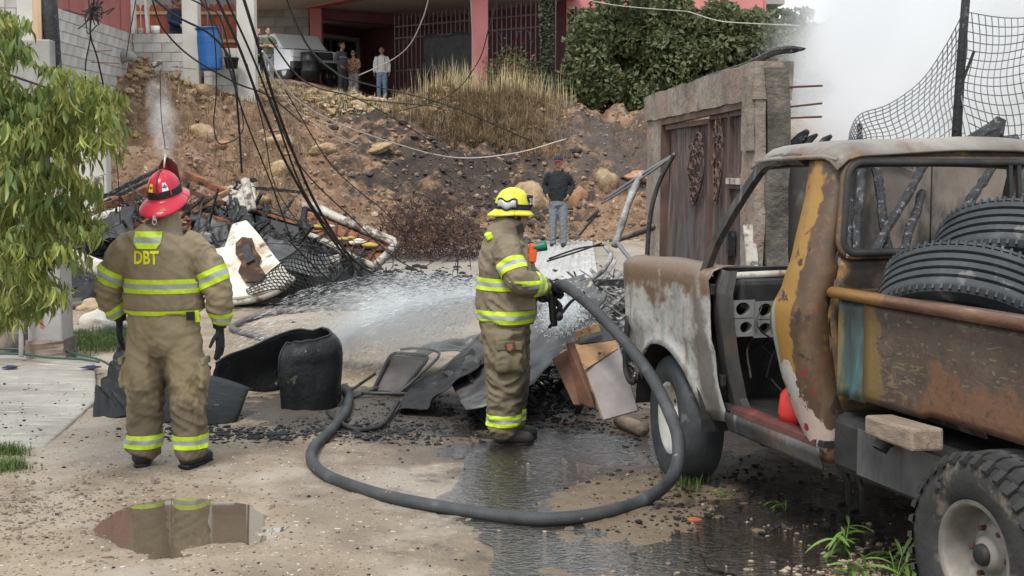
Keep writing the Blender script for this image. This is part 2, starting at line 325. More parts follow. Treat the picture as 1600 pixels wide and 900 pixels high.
M_CABLEW = flat('pale_cable', (.5, .47, .42), .6, bump=0)
# hoses
M_HOSE = mat('fire_hose', [(.3, (.028, .030, .033)), (.6, (.055, .058, .062)), (.8, (.12, .118, .115))], scale=6, rough=.6, bump=.5, bscale=90, layers=[dict(scale=3, lo=.55, hi=.68, col=(.03, .032, .036), amt=.7), dict(scale=13, lo=.66, hi=.72, col=(.32, .28, .23), amt=.7)])
M_HOSEG = mat('dusty_hose', [(.3, (.075, .068, .064)), (.7, (.165, .15, .14))], scale=5, rough=.8, bump=.3)
M_GHOSE = flat('green_hose', (.02, .07, .05), .4)
# gate
M_GATEP = mat('burnt_render', [(.25, (.10, .085, .07)), (.5, (.24, .20, .165)), (.75, (.36, .31, .26))], scale=2, rough=.95, bump=.9, bscale=12, bdist=.04, layers=[dict(scale=1.6, lo=.52, hi=.6, col=(.27, .185, .15), amt=.8), dict(scale=2.2, stretch=(1, 1, .5), lo=.57, hi=.68, col=(.05, .046, .042), amt=.85)])
M_GATED = mat('burnt_stone_edge', [(.3, (.04, .037, .034)), (.55, (.12, .105, .09)), (.75, (.22, .19, .15))], scale=4, rough=.95, bump=1, bscale=9, bdist=.05)
M_DOOR = mat('burnt_gate_sheet', [(.3, (.048, .038, .036)), (.5, (.095, .075, .07)), (.7, (.16, .12, .105))], scale=3, stretch=(1, 5, .5), rough=.6, metal=.2, bump=.3, layers=[dict(scale=2.5, stretch=(1, 4, .5), lo=.56, hi=.66, col=(.20, .10, .07), amt=.7), dict(scale=1.3, lo=.52, hi=.7, col=(.13, .135, .16), amt=.6)])
M_DOORF = mat('rusted_gate_frame', [(.3, (.055, .035, .03)), (.7, (.15, .085, .065))], scale=5, rough=.7, bump=.3)
M_BACKWALL = mat('sooty_wall', [(.25, (.06, .055, .052)), (.5, (.19, .16, .14)), (.75, (.32, .27, .23))], scale=1.2, rough=.95, bump=.5, bscale=8, layers=[dict(scale=1.6, stretch=(1, 1, .35), lo=.5, hi=.62, col=(.035, .034, .034), amt=.9), dict(scale=1.5, lo=.6, hi=.68, col=(.30, .21, .16), amt=.7)])
# truck
M_OCHRE = (.31, .17, .040)
M_RUST = mat('burnt_rust_paint', [(.25, (.035, .027, .023)), (.5, (.10, .066, .045)), (.75, (.18, .115, .075))], scale=2.3, rough=.5, metal=.25, bump=.35, bscale=30, rrand=.25, layers=[
    dict(scale=2.6, detail=9, lo=.56, hi=.64, col=M_OCHRE, amt=.85), dict(scale=2.8, lo=.54, hi=.64, col=(.03, .027, .026), amt=.9), dict(scale=7, lo=.64, hi=.70, col=(.22, .09, .035), amt=.8)])
M_QUARTER = mat('ochre_quarter_paint', [(.3, (.055, .04, .03)), (.55, (.12, .07, .04)), (.75, (.19, .105, .05))], scale=3, rough=.48, metal=.15, bump=.3, bscale=30, layers=[
    dict(sph=((-1.455, .0, 1.30), (.105, .5, .80)), scale=5, namt=1.9, detail=9, lo=.46, hi=.60, col=M_OCHRE), dict(scale=18, detail=6, lo=.56, hi=.7, col=(.22, .13, .05), amt=.6), dict(scale=3.5, stretch=(2, 2, .5), detail=8, lo=.56, hi=.66, col=(.14, .10, .06), amt=.75),
    dict(scale=6, lo=.60, hi=.64, col=(.05, .037, .03)), 
    dict(sph=((-1.50, .0, .62), (.16, .5, .16)), scale=8, namt=1.8, detail=8, lo=.46, hi=.54, col=(.46, .36, .32)),
    dict(sph=((-1.47, .0, .85), (.09, .5, .09)), scale=10, namt=1.8, detail=8, lo=.46, hi=.54, col=(.46, .43, .40)),
    dict(scale=14, detail=2, lo=.68, hi=.70, col=(.26, .02, .03)), dict(sph=((-1.36, .0, .65), (.035, .5, .55)), scale=5, namt=.5, lo=.4, hi=.5, col=(.30, .33, .30))])
M_FENDER = mat('burnt_white_fender', [(.25, (.20, .185, .165)), (.5, (.37, .36, .34)), (.75, (.52, .51, .49))], scale=2.6, rough=.55, metal=.1, bump=.35, bscale=26, layers=[
    dict(scale=5, lo=.60, hi=.68, col=(.22, .13, .075), amt=.8), dict(scale=4, stretch=(3, 3, .6), lo=.58, hi=.66, col=(.23, .26, .27), amt=.8), dict(sph=((.1, .0, 1.36), (1.4, .6, .26)), scale=6, namt=2.6, detail=9, lo=.36, hi=.85, col=(.15, .095, .06), rough=.5), dict(scale=22, detail=7, lo=.5, hi=.72, col=(.15, .13, .11), amt=.6), dict(scale=3, stretch=(4, 4, .4), detail=8, lo=.55, hi=.65, col=(.16, .12, .09), amt=.7), dict(scale=8, lo=.66, hi=.71, col=(.36, .17, .05), amt=.85), dict(sph=((-.52, .0, .72), (.12, .5, .5)), scale=6, namt=2.4, detail=9, lo=.40, hi=.8, col=(.10, .08, .065), amt=.7)])
M_HOOD = mat('burnt_hood', [(.25, (.10, .08, .065)), (.5, (.25, .21, .17)), (.75, (.38, .34, .29))], scale=3.5, rough=.55, metal=.2, bump=.4, bscale=22, layers=[dict(scale=4, lo=.56, hi=.64, col=(.32, .16, .06), amt=.8), dict(scale=6, lo=.6, hi=.66, col=(.07, .06, .055), amt=.8)])
M_ROOF = mat('burnt_roof', [(.3, (.14, .12, .105)), (.55, (.26, .235, .21)), (.75, (.37, .35, .32))], scale=2, rough=.55, metal=.2, bump=.25, bscale=28, layers=[dict(scale=3, lo=.55, hi=.66, col=(.16, .095, .06), amt=.75), dict(scale=6, lo=.65, hi=.68, col=M_OCHRE, amt=.8)])
M_SOOT = mat('soot_black_steel', [(.3, (.010, .010, .011)), (.6, (.03, .029, .029)), (.8, (.07, .066, .062))], scale=6, rough=.6, bump=.4, layers=[dict(scale=5, lo=.62, hi=.7, col=(.09, .085, .08), amt=.7)])
M_JAMB = mat('sooty_jamb', [(.3, (.025, .024, .024)), (.6, (.07, .068, .066)), (.8, (.16, .155, .15))], scale=4, rough=.5, bump=.3, metal=.2, stretch=(1, 1, .5), layers=[dict(scale=6, detail=8, lo=.52, hi=.64, col=(.10, .07, .05), amt=.7), dict(scale=3, stretch=(3, 3, .5), detail=8, lo=.56, hi=.66, col=(.22, .215, .205), amt=.7)])
M_SILL = mat('burnt_red_sill', [(.3, (.03, .02, .02)), (.6, (.12, .035, .03)), (.8, (.25, .06, .045))], scale=5, rough=.6, bump=.4)
M_REDP = flat('red_plastic', (.55, .035, .03), .4)
M_BED = mat('burnt_bed_side', [(.25, (.045, .035, .031)), (.5, (.092, .064, .052)), (.75, (.15, .105, .085))], scale=2, rough=.5, metal=.2, bump=.35, bscale=30, rrand=.2, layers=[
    dict(scale=5, stretch=(1, 1, 3.2), detail=3, dist=2.5, lo=.515, hi=.535, col=(.085, .066, .055)), dict(scale=5.5, stretch=(.8, 1, 2.6), detail=2, dist=3.2, lo=.610, hi=.630, col=(.20, .175, .10), amt=.65), dict(scale=11, stretch=(.7, 1, 2.4), detail=2, dist=2.2, lo=.66, hi=.68, col=(.22, .19, .12), amt=.55),
    dict(sph=((-2.75, .0, .90), (.60, .5, .16)), scale=7, namt=2.6, detail=9, lo=.40, hi=.85, col=(.18, .09, .05), amt=.8), dict(scale=30, detail=6, lo=.5, hi=.75, col=(.04, .03, .027), amt=.6), dict(sph=((-1.95, .0, 1.02), (.10, .5, .40)), scale=7, namt=2.2, detail=9, lo=.42, hi=.66, col=(.20, .135, .045), amt=.8)])
M_TEAL = mat('teal_bed_corner', [(.3, (.05, .042, .034)), (.5, (.055, .085, .085)), (.62, (.07, .15, .165)), (.8, (.17, .28, .30))], scale=5, detail=8, stretch=(2, 2, .6), rough=.45, metal=.15, bump=.3, layers=[dict(scale=3, stretch=(2, 2, .5), lo=.53, hi=.63, col=(.20, .145, .05), amt=.8), dict(scale=5, stretch=(2, 2, .5), lo=.6, hi=.68, col=(.05, .04, .035))])
M_RAIL = mat('scorched_rail', [(.3, (.07, .035, .022)), (.55, (.15, .075, .045)), (.8, (.34, .25, .20))], scale=6, detail=9, stretch=(.6, 3, 3), rough=.38, metal=.2, bump=.25, layers=[dict(sph=((-1.75, .0, 1.3), (.45, .5, .5)), scale=7, namt=2.6, detail=9, lo=.46, hi=.75, col=(.28, .15, .045), amt=.85)])
M_TYRE = mat('tyre_rubber', [(.3, (.022, .025, .028)), (.6, (.045, .050, .055)), (.8, (.09, .094, .10))], scale=6, rough=.7, bump=.4, bscale=40, layers=[dict(scale=8, lo=.6, hi=.68, col=(.20, .195, .19), amt=.5), dict(scale=5, lo=.56, hi=.66, col=(.035, .038, .042), amt=.6)])
M_MUD = mat('muddy_tyre', [(.3, (.018, .018, .019)), (.6, (.04, .039, .038)), (.8, (.085, .08, .072))], scale=7, rough=.85, bump=.5, bscale=45, layers=[dict(scale=5, lo=.53, hi=.66, col=(.19, .155, .115), amt=.75)])
M_RIM = mat('white_wheel', [(.3, (.42, .40, .36)), (.7, (.62, .60, .56))], scale=5, rough=.5, bump=.2, layers=[dict(scale=6, lo=.6, hi=.68, col=(.16, .10, .06), amt=.8)])
M_RIMD = mat('dirty_wheel', [(.3, (.14, .125, .11)), (.7, (.30, .28, .25))], scale=5, rough=.6, metal=.3, bump=.2)
M_CHROME = flat('dull_silver_trim', (.45, .45, .45), .4, metal=.5)
# clothing and people
M_COAT = mat('tan_turnout_cloth', [(.3, (.225, .18, .115)), (.7, (.315, .255, .17))], scale=3, rough=.85, bump=.5, bscale=70, bdist=.004, spec=.2, layers=[dict(scale=2.2, lo=.55, hi=.7, col=(.145, .11, .07), amt=.6), dict(scale=6, detail=9, lo=.55, hi=.75, col=(.11, .085, .058), amt=.5)])
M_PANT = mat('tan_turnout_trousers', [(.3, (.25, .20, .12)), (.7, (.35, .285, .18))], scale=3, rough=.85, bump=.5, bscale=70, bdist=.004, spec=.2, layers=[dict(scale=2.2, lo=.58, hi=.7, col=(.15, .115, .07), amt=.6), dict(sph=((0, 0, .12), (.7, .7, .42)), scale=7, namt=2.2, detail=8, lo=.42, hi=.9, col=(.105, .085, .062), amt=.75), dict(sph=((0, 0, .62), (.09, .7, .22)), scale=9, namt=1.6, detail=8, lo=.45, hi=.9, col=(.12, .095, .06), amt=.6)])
M_COAT2 = mat('sooty_turnout_cloth', [(.3, (.15, .122, .085)), (.7, (.24, .20, .14))], scale=3, rough=.85, bump=.5, bscale=70, bdist=.004, spec=.2, layers=[dict(scale=2.4, lo=.53, hi=.68, col=(.085, .07, .052), amt=.8)])
M_PANT2 = mat('sooty_turnout_trousers', [(.3, (.12, .098, .062)), (.7, (.19, .158, .105))], scale=3, rough=.85, bump=.5, bscale=70, bdist=.004, spec=.2, layers=[dict(scale=2.0, lo=.53, hi=.66, col=(.06, .055, .048), amt=.85)])
M_LIME = flat('lime_reflective', (.52, .72, .03), .5, .15, bump=.2, scale=30)
M_SILV = flat('silver_reflective', (.34, .36, .35), .4, .1, scale=20)
M_YEL = flat('yellow_letter', (.80, .78, .02), .5, .05)
M_BLK = flat('black_cloth', (.012, .012, .014), .7)
M_GLOVE = flat('dark_glove', (.016, .018, .022), .8)
M_BOOT = mat('muddy_boot', [(.3, (.012, .012, .012)), (.7, (.03, .028, .026))], scale=5, rough=.5, bump=.3, layers=[dict(scale=5, lo=.58, hi=.7, col=(.13, .11, .085), amt=.5)])
M_HELR = mat('red_helmet', [(.3, (.42, .014, .035)), (.7, (.55, .025, .055))], scale=3, rough=.28, bump=.08, layers=[dict(scale=7, lo=.62, hi=.72, col=(.2, .02, .025), amt=.6)])
M_HELD = flat('dark_red_leather', (.10, .015, .015), .5)
M_HELY = mat('yellow_helmet', [(.3, (.52, .47, .025)), (.7, (.68, .62, .05))], scale=5, rough=.35, bump=.08, layers=[dict(scale=5, lo=.6, hi=.72, col=(.35, .27, .06), amt=.6)])
M_LENS = flat('clear_goggle', (.42, .44, .44), .15, .05, bump=0)
M_ORANGE = flat('orange_torch', (.68, .10, .02), .4); M_TORCHG = flat('green_torch', (.01, .13, .09), .4)
def skin(n, c): return flat(n, c, .55, .06, bump=.05)
M_SKIN = skin('tan_skin', (.33, .18, .115)); M_SKIN2 = skin('fair_skin', (.44, .26, .18)); M_HAIR = flat('black_hair', (.010, .009, .008), .6)
M_WATER = None
# plants
def leafmat(n, a, b, tr=.3, rand=.25): return mat(n, [(.3, a), (.7, b)], scale=2.5, rough=.5, bump=.1, transl=tr, rand=rand)
M_LEAF = leafmat('olive_leaf', (.16, .20, .03), (.44, .46, .14), .3, .35)
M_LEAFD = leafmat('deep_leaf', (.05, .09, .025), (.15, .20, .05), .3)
M_BUSH = leafmat('bush_leaf', (.055, .075, .03), (.17, .185, .085), .25, 0)
M_CYP = leafmat('cypress_leaf', (.055, .075, .045), (.12, .15, .085), .2, 0)
M_FLOW = leafmat('red_flower', (.20, .03, .04), (.34, .06, .07), .2, 0)
M_DRY = leafmat('dry_grass', (.15, .10, .055), (.32, .235, .135), .2, 0)
M_DRYP = leafmat('pale_dry_grass', (.40, .32, .18), (.56, .47, .29), .2, 0)
M_GRASS = leafmat('green_grass', (.06, .10, .025), (.15, .21, .06), .25, 0)
M_WEED = leafmat('bright_weed_leaf', (.10, .20, .035), (.26, .40, .10), .3)
M_BARK = flat('bark', (.10, .075, .05), .9)
M_ROCK = mat('boulder_stone', [(.3, (.23, .15, .085)), (.5, (.39, .275, .165)), (.7, (.50, .40, .28))], scale=2.2, detail=9, rough=.9, bump=1, bscale=6, bdist=.05, rand=.15)
M_ROCKR = mat('reddish_stone', [(.3, (.25, .12, .07)), (.7, (.44, .25, .16))], scale=3, rough=.9, bump=.6, rand=.2)
M_RUBBLE = mat('rubble', [(.3, (.11, .065, .04)), (.5, (.24, .155, .10)), (.7, (.44, .36, .28))], scale=3.5, rough=.95, bump=.5)
M_PEB = mat('pebbles', [(.3, (.12, .08, .06)), (.5, (.27, .20, .15)), (.7, (.46, .38, .30))], scale=9, detail=2, rough=.8, bump=.3)
M_BRICK = flat('brick_red', (.33, .10, .05), .9)
# ---------------------------------------------------------------- terrain
def heightfield(name, xs, ys, fn, m, kind='structure'):
    X, Y = np.meshgrid(xs, ys); Z = fn(X, Y); n, k = X.shape
    me = bpy.data.meshes.new(name); co = np.stack([X, Y, Z], -1).reshape(-1, 3)
    idx = np.arange(n * k).reshape(n, k); q = np.stack([idx[:-1, :-1], idx[:-1, 1:], idx[1:, 1:], idx[1:, :-1]], -1).reshape(-1, 4)
    me.vertices.add(len(co)); me.vertices.foreach_set('co', co.ravel().astype(np.float32))
    me.loops.add(q.size); me.loops.foreach_set('vertex_index', q.ravel().astype(np.int32))
    me.polygons.add(len(q)); me.polygons.foreach_set('loop_start', (np.arange(len(q)) * 4).astype(np.int32))
    me.polygons.foreach_set('use_smooth', np.ones(len(q), bool)); me.update(calc_edges=True); me.validate()
    me.materials.append(m); o = link(name, me); return tag(o, kind=kind)
gx = np.r_[np.geomspace(-900, -8, 16)[:-1], np.arange(-8, -4.5, .12), np.arange(-4.5, 3.8, .026), np.arange(3.8, 9, .15), np.geomspace(9, 900, 16)]
gy = np.r_[np.linspace(-60, 2, 10)[:-1], np.arange(2, 4.6, .1), np.arange(4.6, 12.5, .03), np.arange(12.5, 29, .09), np.geomspace(29, 1600, 18)]
ground = heightfield('ground', gx, gy, lambda x, y: H_road(x, y) + .0 * x - np.clip((y - 60) / 300, 0, 1) * 4, M_ROAD)
tag(ground, 'wet tan dirt street running uphill between the walls')
bx_ = np.r_[np.arange(-40, -12, .8), np.arange(-12, 5.2, .075), np.arange(5.2, 60, .8)]
by_ = np.r_[np.arange(19.5, 36, .085), np.arange(36, 130, 2.)]
bank = heightfield('embankment', bx_, by_, H_bank, M_BANK)
tag(bank, 'brown stony earth bank rising to the houses')
hx = np.arange(6, 170, 3.); hy = np.arange(70, 180, 3.)
hill = heightfield('far_hill', hx, hy, lambda x, y: -2 + 26 * smooth01((x - 2) / 50) * smooth01((y - 70) / 90) + 3 * fbm(x * .06, y * .06, 4, 5), M_HILL)

# concrete apron on the left with its kerb edge
A = [gp(-160, 562), gp(0, 562), gp(90, 560), gp(148, 575), gp(152, 628), gp(70, 700), gp(-30, 716), gp(-260, 730)]
top = [Vector((p.x, p.y, .055 + .010 * (p.y - 8))) for p in A]; n = len(top)
vs = top + [Vector((p.x, p.y, -.15)) for p in A]
o = obj('concrete_apron', vs, [tuple(range(n))[::-1]] + [(i, (i + 1) % n, n + (i + 1) % n, n + i) for i in range(n)], M_CONC)
bev(o, .02, 2); tag(o, 'pale worn concrete apron beside the dirt road', 'pavement', kind='structure')
if 'category' in o: del o['category']

# puddle and run-off water
def watermat(name, deep, fac, bscale, bstr, stretch=(1, 1, 1)):
    m = bpy.data.materials.new(name); m.use_nodes = True; t = m.node_tree; N = t.nodes; L = t.links
    b = N['Principled BSDF']; b.inputs['Base Color'].default_value = (*deep, 1); b.inputs['Roughness'].default_value = .03; b.inputs['IOR'].default_value = 1.75; b.inputs['Specular IOR Level'].default_value = .6; b.inputs['Coat Weight'].default_value = 1; b.inputs['Coat IOR'].default_value = 1.8; b.inputs['Coat Roughness'].default_value = .02
    tc = N.new('ShaderNodeTexCoord'); mp = N.new('ShaderNodeMapping'); mp.inputs['Scale'].default_value = stretch; L.new(tc.outputs['Object'], mp.inputs[0])
    nz = N.new('ShaderNodeTexNoise'); nz.inputs['Scale'].default_value = bscale; nz.inputs['Detail'].default_value = 4; nz.inputs['Distortion'].default_value = .8; L.new(mp.outputs[0], nz.inputs['Vector'])
    bp = N.new('ShaderNodeBump'); bp.inputs['Strength'].default_value = bstr; bp.inputs['Distance'].default_value = .012; L.new(nz.outputs['Fac'], bp.inputs['Height']); L.new(bp.outputs[0], b.inputs['Normal']); L.new(bp.outputs[0], b.inputs['Coat Normal'])
    tr = N.new('ShaderNodeBsdfTransparent'); ms = N.new('ShaderNodeMixShader'); ms.inputs[0].default_value = fac
    L.new(tr.outputs[0], ms.inputs[1]); L.new(b.outputs[0], ms.inputs[2]); L.new(ms.outputs[0], N['Material Output'].inputs['Surface']); return m
M_PUD = watermat('muddy_water', (.15, .115, .08), .86, 2, .012)
M_RUN = watermat('dark_run_off', (.035, .027, .021), .80, 17, 1.0, (1, 2.2, 1))
def water_sheet(name, c, rx, ry, z, m, label, seed, wob=.25, nn=72, rot=0):
    vs = [Vector((c[0], c[1], z))]
    for k in range(nn):
        a = 2 * math.pi * k / nn; w = 1 + wob * float(fbm(math.cos(a) * 1.6 + 5, math.sin(a) * 1.6 + 5, 4, seed)) * 2
        x, y = rx * w * math.cos(a), ry * w * math.sin(a)
        vs.append(Vector((c[0] + x * math.cos(rot) - y * math.sin(rot), c[1] + x * math.sin(rot) + y * math.cos(rot), z)))
    o = obj(name, vs, [(0, 1 + k, 1 + (k + 1) % nn) for k in range(nn)], m); return tag(o, label, kind='structure')
water_sheet('puddle', PUD, .62, .64, float(H_road(*PUD)) + .027, M_PUD, 'shallow oval puddle of muddy water on the road', 3, .1)
def lvl(x0, x1, y0, y1, q):
    X, Y = np.meshgrid(np.linspace(x0, x1, 40), np.linspace(y0, y1, 40)); return float(np.quantile(H_road(X, Y), q))
water_sheet('run_off_water', (.75, 6.9), .95, 2.3, lvl(0, 1.4, 5, 9, .46), M_RUN, 'dark rippling run-off water beside the burnt pickup', 8, .3, 96, .12)
water_sheet('run_off_water', (1.9, 7.2), 1.0, 1.7, lvl(1.2, 2.6, 6, 8.6, .5), M_RUN, 'black run-off water lying under the burnt pickup', 12, .3)
water_sheet('run_off_water', (-.35, 8.75), 1.05, .55, lvl(-1.2, .5, 8.3, 9.3, .5), M_RUN, 'thin brown sheet of water at the boots of the hose holder', 17, .3)

M_BURNTS = mat('sooty_soil', [(.3, (.03, .028, .027)), (.7, (.095, .08, .07))], scale=5, rough=.95, bump=.6)
# ---------------------------------------------------------------- stones
def rock_mesh(seed, m, sub_=2, rough=.28, flatz=.75):
    bm = bmesh.new(); bmesh.ops.create_icosphere(bm, subdivisions=sub_, radius=1); r = Vector((seed * 3.1, seed * 1.7, 2))
    for v in bm.verts:
        d = 1 + rough * noise.noise(v.co * 1.1 + r) * 1.6 + rough * .5 * noise.noise(v.co * 2.7 + r); v.co *= d; v.co.z *= flatz
    me = bpy.data.meshes.new('rock'); bm.to_mesh(me); bm.free(); me.materials.append(m)
    me.polygons.foreach_set('use_smooth', [True] * len(me.polygons)); return me
RK = [rock_mesh(i + 1, M_ROCK, 3) for i in range(5)]; RKR = [rock_mesh(i + 20, M_ROCKR, 3) for i in range(3)]
def boulder(u, v, wpx, hpx, label, red=False, k=0):
    p = gp(u, v); s = p.y / FPX * wpx / 2
    o = link('boulder', (RKR if red else RK)[k % (3 if red else 5)]); o.location = (p.x, p.y + s * .5, p.z + s * .25)
    o.scale = (s, s * .9, s * hpx / wpx * 1.25); o.rotation_euler = (0, .1 * k, k * 1.3); return tag(o, label, 'boulder', 'boulders on the earth bank')
boulder(316, 214, 42, 36, 'round tan boulder halfway up the bank above the red helmet', k=0)
boulder(322, 150, 40, 26, 'flat tan boulder under the blue barrel', k=1)
boulder(424, 232, 55, 28, 'slab-like tan boulder on the bank behind the hanging cables', k=2)
boulder(434, 275, 40, 40, 'squarish grey-brown boulder low on the bank behind the cables', k=3)
boulder(824, 325, 76, 62, 'big rounded boulder behind the yellow helmet', k=4)
boulder(903, 318, 28, 46, 'reddish boulder beside the bystander in the dark jacket', True, 0)
boulder(947, 292, 46, 42, 'smooth yellowish boulder between the bystander and the gate', k=1)
boulder(1000, 285, 60, 22, 'long reddish slab of rock against the gate pillar', True, 1)
boulder(345, 232, 34, 18, 'small reddish rock on the bank left of the cables', True, 2)
boulder(500, 240, 42, 22, 'low brown rock on the bank between the cables', k=2)
boulder(590, 238, 48, 16, 'grey weathered rock above the burnt patch of the bank', k=3)
boulder(782, 232, 22, 20, 'pinkish rock under the dry weeds', True, 0)
boulder(700, 345, 30, 14, 'sooty rock at the foot of the bank', k=4)
boulder(212, 215, 20, 12, 'brown rock beside the block wall', True, 1)
boulder(560, 168, 26, 20, 'pale stone on the crest by the bystanders', k=0)
boulder(408, 318, 34, 18, 'brown rock above the white bed frame', k=1)
def scatter_rocks(name, n, posf, size, m, label, sd, flat_=.7):
    rg = random.Random(sd); base = []
    for i in range(6):
        bm = bmesh.new(); bmesh.ops.create_icosphere(bm, subdivisions=1, radius=1)
        for v in bm.verts: v.co *= 1 + .5 * noise.noise(v.co * 1.3 + Vector((i * 5 + sd, 0, 0)))
        base.append(([v.co.copy() for v in bm.verts], [tuple(q.index for q in f.verts) for f in bm.faces])); bm.free()
    mb = MB(); P = [q for q in (posf(rg) for i in range(n)) if q is not None]
    for (x, y), z in zip(P, zs_of(P)):
        s = size(rg); bv, bf = rg.choice(base); M = Matrix.Rotation(rg.uniform(0, 6.3), 3, 'Z') @ Matrix.Diagonal((s, s * rg.uniform(.6, 1), s * flat_ * rg.uniform(.6, 1)))
        mb.add([M @ w + Vector((x, y, z + s * .2)) for w in bv], bf)
    return tag(mb.build(name, m), label, kind='stuff')
def onbank(rg):
    x = rg.uniform(-9, 4.2); t = rg.random(); yb = np.interp(x, XB, [20.5, 20.5, 21.5, 24, 26, 27, 28, 29]); yc = np.interp(x, XB, [27, 27.3, 30.2, 32.8, 33.5, 34, 35, 36])
    y = yb + (yc - yb) * t; return x, y
scatter_rocks('bank_rubble', 3800, onbank, lambda r: min(.12, .012 + r.expovariate(48)), M_RUBBLE, 'loose brown and pale stones scattered over the earth bank', 4)
def oncrest(rg):
    x = rg.uniform(-8.2, 0); yc = np.interp(x, XB, [27, 27.3, 30.2, 32.8, 33.5, 34, 35, 36]); y = yc + rg.gauss(-.3, .5); return x, y
def onburnt(rg):
    x = rg.gauss(-.9, 1.5); y = rg.uniform(25.5, 31); return x, y
scatter_rocks('burnt_clods', 700, onburnt, lambda r: min(.16, .02 + r.expovariate(34)), M_BURNTS, 'sooty grey clods on the scorched part of the bank', 16, .6)
scatter_rocks('crest_rubble', 1500, oncrest, lambda r: min(.17, .03 + r.expovariate(30)), M_ROCK, 'pale broken stones along the crest of the bank', 5)
def onroad(rg):
    x = rg.uniform(-4.4, 3.6); y = 4.5 + 8 * rg.random() ** 1.6; return x, y
scatter_rocks('road_gravel', 6500, onroad, lambda r: min(.018, .0022 + r.expovariate(420)), M_PEB, 'fine gravel strewn over the dirt road', 6)
scatter_rocks('charcoal_crumbs', 2600, onroad, lambda r: min(.018, .003 + r.expovariate(300)), M_CHAR, 'black charcoal crumbs strewn over the road', 9, .5)
def oncoal(rg):
    a = rg.choice([((-.95, 8.9), .55, .35), ((-.1, 9.6), .9, .5), ((.35, 8.9), .55, .5), ((-1.9, 8.7), .6, .2), ((1.2, 6.8), .6, .9)]); x = rg.gauss(a[0][0], a[1] * .6); y = rg.gauss(a[0][1], a[2] * .6); return x, y
def onroadl(rg):
    x = rg.gauss(-2.75, .55); y = rg.gauss(6.75, .45); return x, y
M_MUDC = mat('mud_clods', [(.3, (.13, .10, .075)), (.7, (.25, .20, .155))], scale=8, rough=.95, bump=.4)
scatter_rocks('mud_clods', 2200, onroadl, lambda r: min(.022, .003 + r.expovariate(240)), M_MUDC, 'crumbly mud clods beside the puddle', 14, .6)
def onapron(rg):
    x = rg.uniform(-4.4, -3.1); y = rg.uniform(8.2, 10.6); return x, y
scatter_rocks('apron_litter', 160, onapron, lambda r: min(.016, .003 + r.expovariate(240)), M_CHAR, 'charcoal litter on the concrete apron', 15, .5).location.z = .055
scatter_rocks('charcoal_bits', 5000, oncoal, lambda r: min(.035, .004 + r.expovariate(170)), M_CHAR, 'charcoal lumps around the burnt sheets and the chair', 10, .5)
def nearwheel(rg):
    x = rg.gauss(1.55, .35); y = rg.gauss(5.5, .45); return x, y
scatter_rocks('roadside_pebbles', 1600, nearwheel, lambda r: min(.022, .004 + r.expovariate(220)), M_PEB, 'coloured pebbles beside the rear wheel of the pickup', 11)
def onwreckfloor(rg):
    x = rg.gauss(-4.6, 2.2); y = rg.gauss(18.6, 1.0); return x, y
scatter_rocks('wreck_charcoal', 5000, onwreckfloor, lambda r: min(.09, .01 + r.expovariate(50)), M_CHAR, 'heaped charcoal under the collapsed shack', 12, .5)
for i, (u, v, w, lab, m) in enumerate([(1085, 815, 11, 'broken piece of red brick by the run-off water', M_BRICK), (1112, 781, 8, 'small yellow-brown stone in the wet gravel', M_ROCK), (1187, 833, 10, 'grey stone on the dirt by the pickup', M_ROCK), (1168, 893, 7, 'brown pebble on the near edge of the run-off', M_ROCK)]):
    p = gp(u, v); s = p.y / FPX * w; o = link('stone', rock_mesh(40 + i, m, 2)); o.scale = (s * 1.1, s * .8, s * .7); o.location = p + Vector((0, 0, s * .2)); tag(o, lab, 'stone')

# ---------------------------------------------------------------- grasses
def blades(n, posf, hf, m, name, label, sd, w=.006, lean=.35, kind='stuff', parent=None):
    rg = random.Random(sd); mb = MB(); P = [q for q in (posf(rg) for i in range(n)) if q is not None]
    for (x, y), z in zip(P, zs_of(P)):
        p = Vector((x, y, z)); h = hf(rg); a = rg.uniform(0, 6.3); l = rg.gauss(0, lean) * h
        d = Vector((math.cos(a), math.sin(a), 0)); s = Vector((-d.y, d.x, 0)) * (w * rg.uniform(.6, 1.4)); c = p + Vector((0, 0, h * .55)) + d * (l * .3); e = p + Vector((0, 0, h * (1 - .3 * abs(l / h)))) + d * l
        mb.add([p - s, p + s, c + s * .7, c - s * .7, e], [(0, 1, 2, 3), (3, 2, 4)])
    o = mb.build(name, m, parent); return tag(o, label, kind=kind)
def drybank(rg):
    x, y = onbank(rg)
    if float(fbm(x * .6, y * .6, 2, 91)) < -.05: return None
    if -3.2 < x < 3.4 and float(bank_t(x, y)[0]) < .62: return None
    return x, y
blades(17000, drybank, lambda r: r.uniform(.06, .30), M_DRY, 'dry_bank_grass', 'sparse brown grass dried on the earth bank', 1, .008, .6)
def dryw(rg):
    x = rg.gauss(-.75, 1.0); y = rg.uniform(30.0, 34.3); 
    if x > 1.4 or x < -3: return None
    return x, y
blades(15000, dryw, lambda r: r.uniform(.10, .50), M_DRY, 'dry_weed_thicket', 'tall brown dry weeds on the crest before the porch', 2, .008, 1.1)
def dryp(rg):
    c = rg.choice([(-1.75, .35), (-1.2, .3), (.15, .5), (.75, .4), (-.4, .5)]); x = rg.gauss(c[0], c[1]); y = rg.uniform(32.8, 34.6); return x, y
blades(900, dryp, lambda r: r.uniform(.35, 1.15), M_DRYP, 'pale_grass_plumes', 'pale straw-coloured grass plumes in front of the porch pillar', 3, .010, .25)
def crestgr(rg):
    x = rg.uniform(-7.5, -1.5); yc = np.interp(x, XB, [27, 27.3, 30.2, 32.8, 33.5, 34, 35, 36]); y = yc + rg.gauss(-.2, .35); return x, y
blades(3500, crestgr, lambda r: r.uniform(.06, .25), M_DRYP, 'crest_straw', 'short pale straw along the crest of the bank', 5, .008, .6)
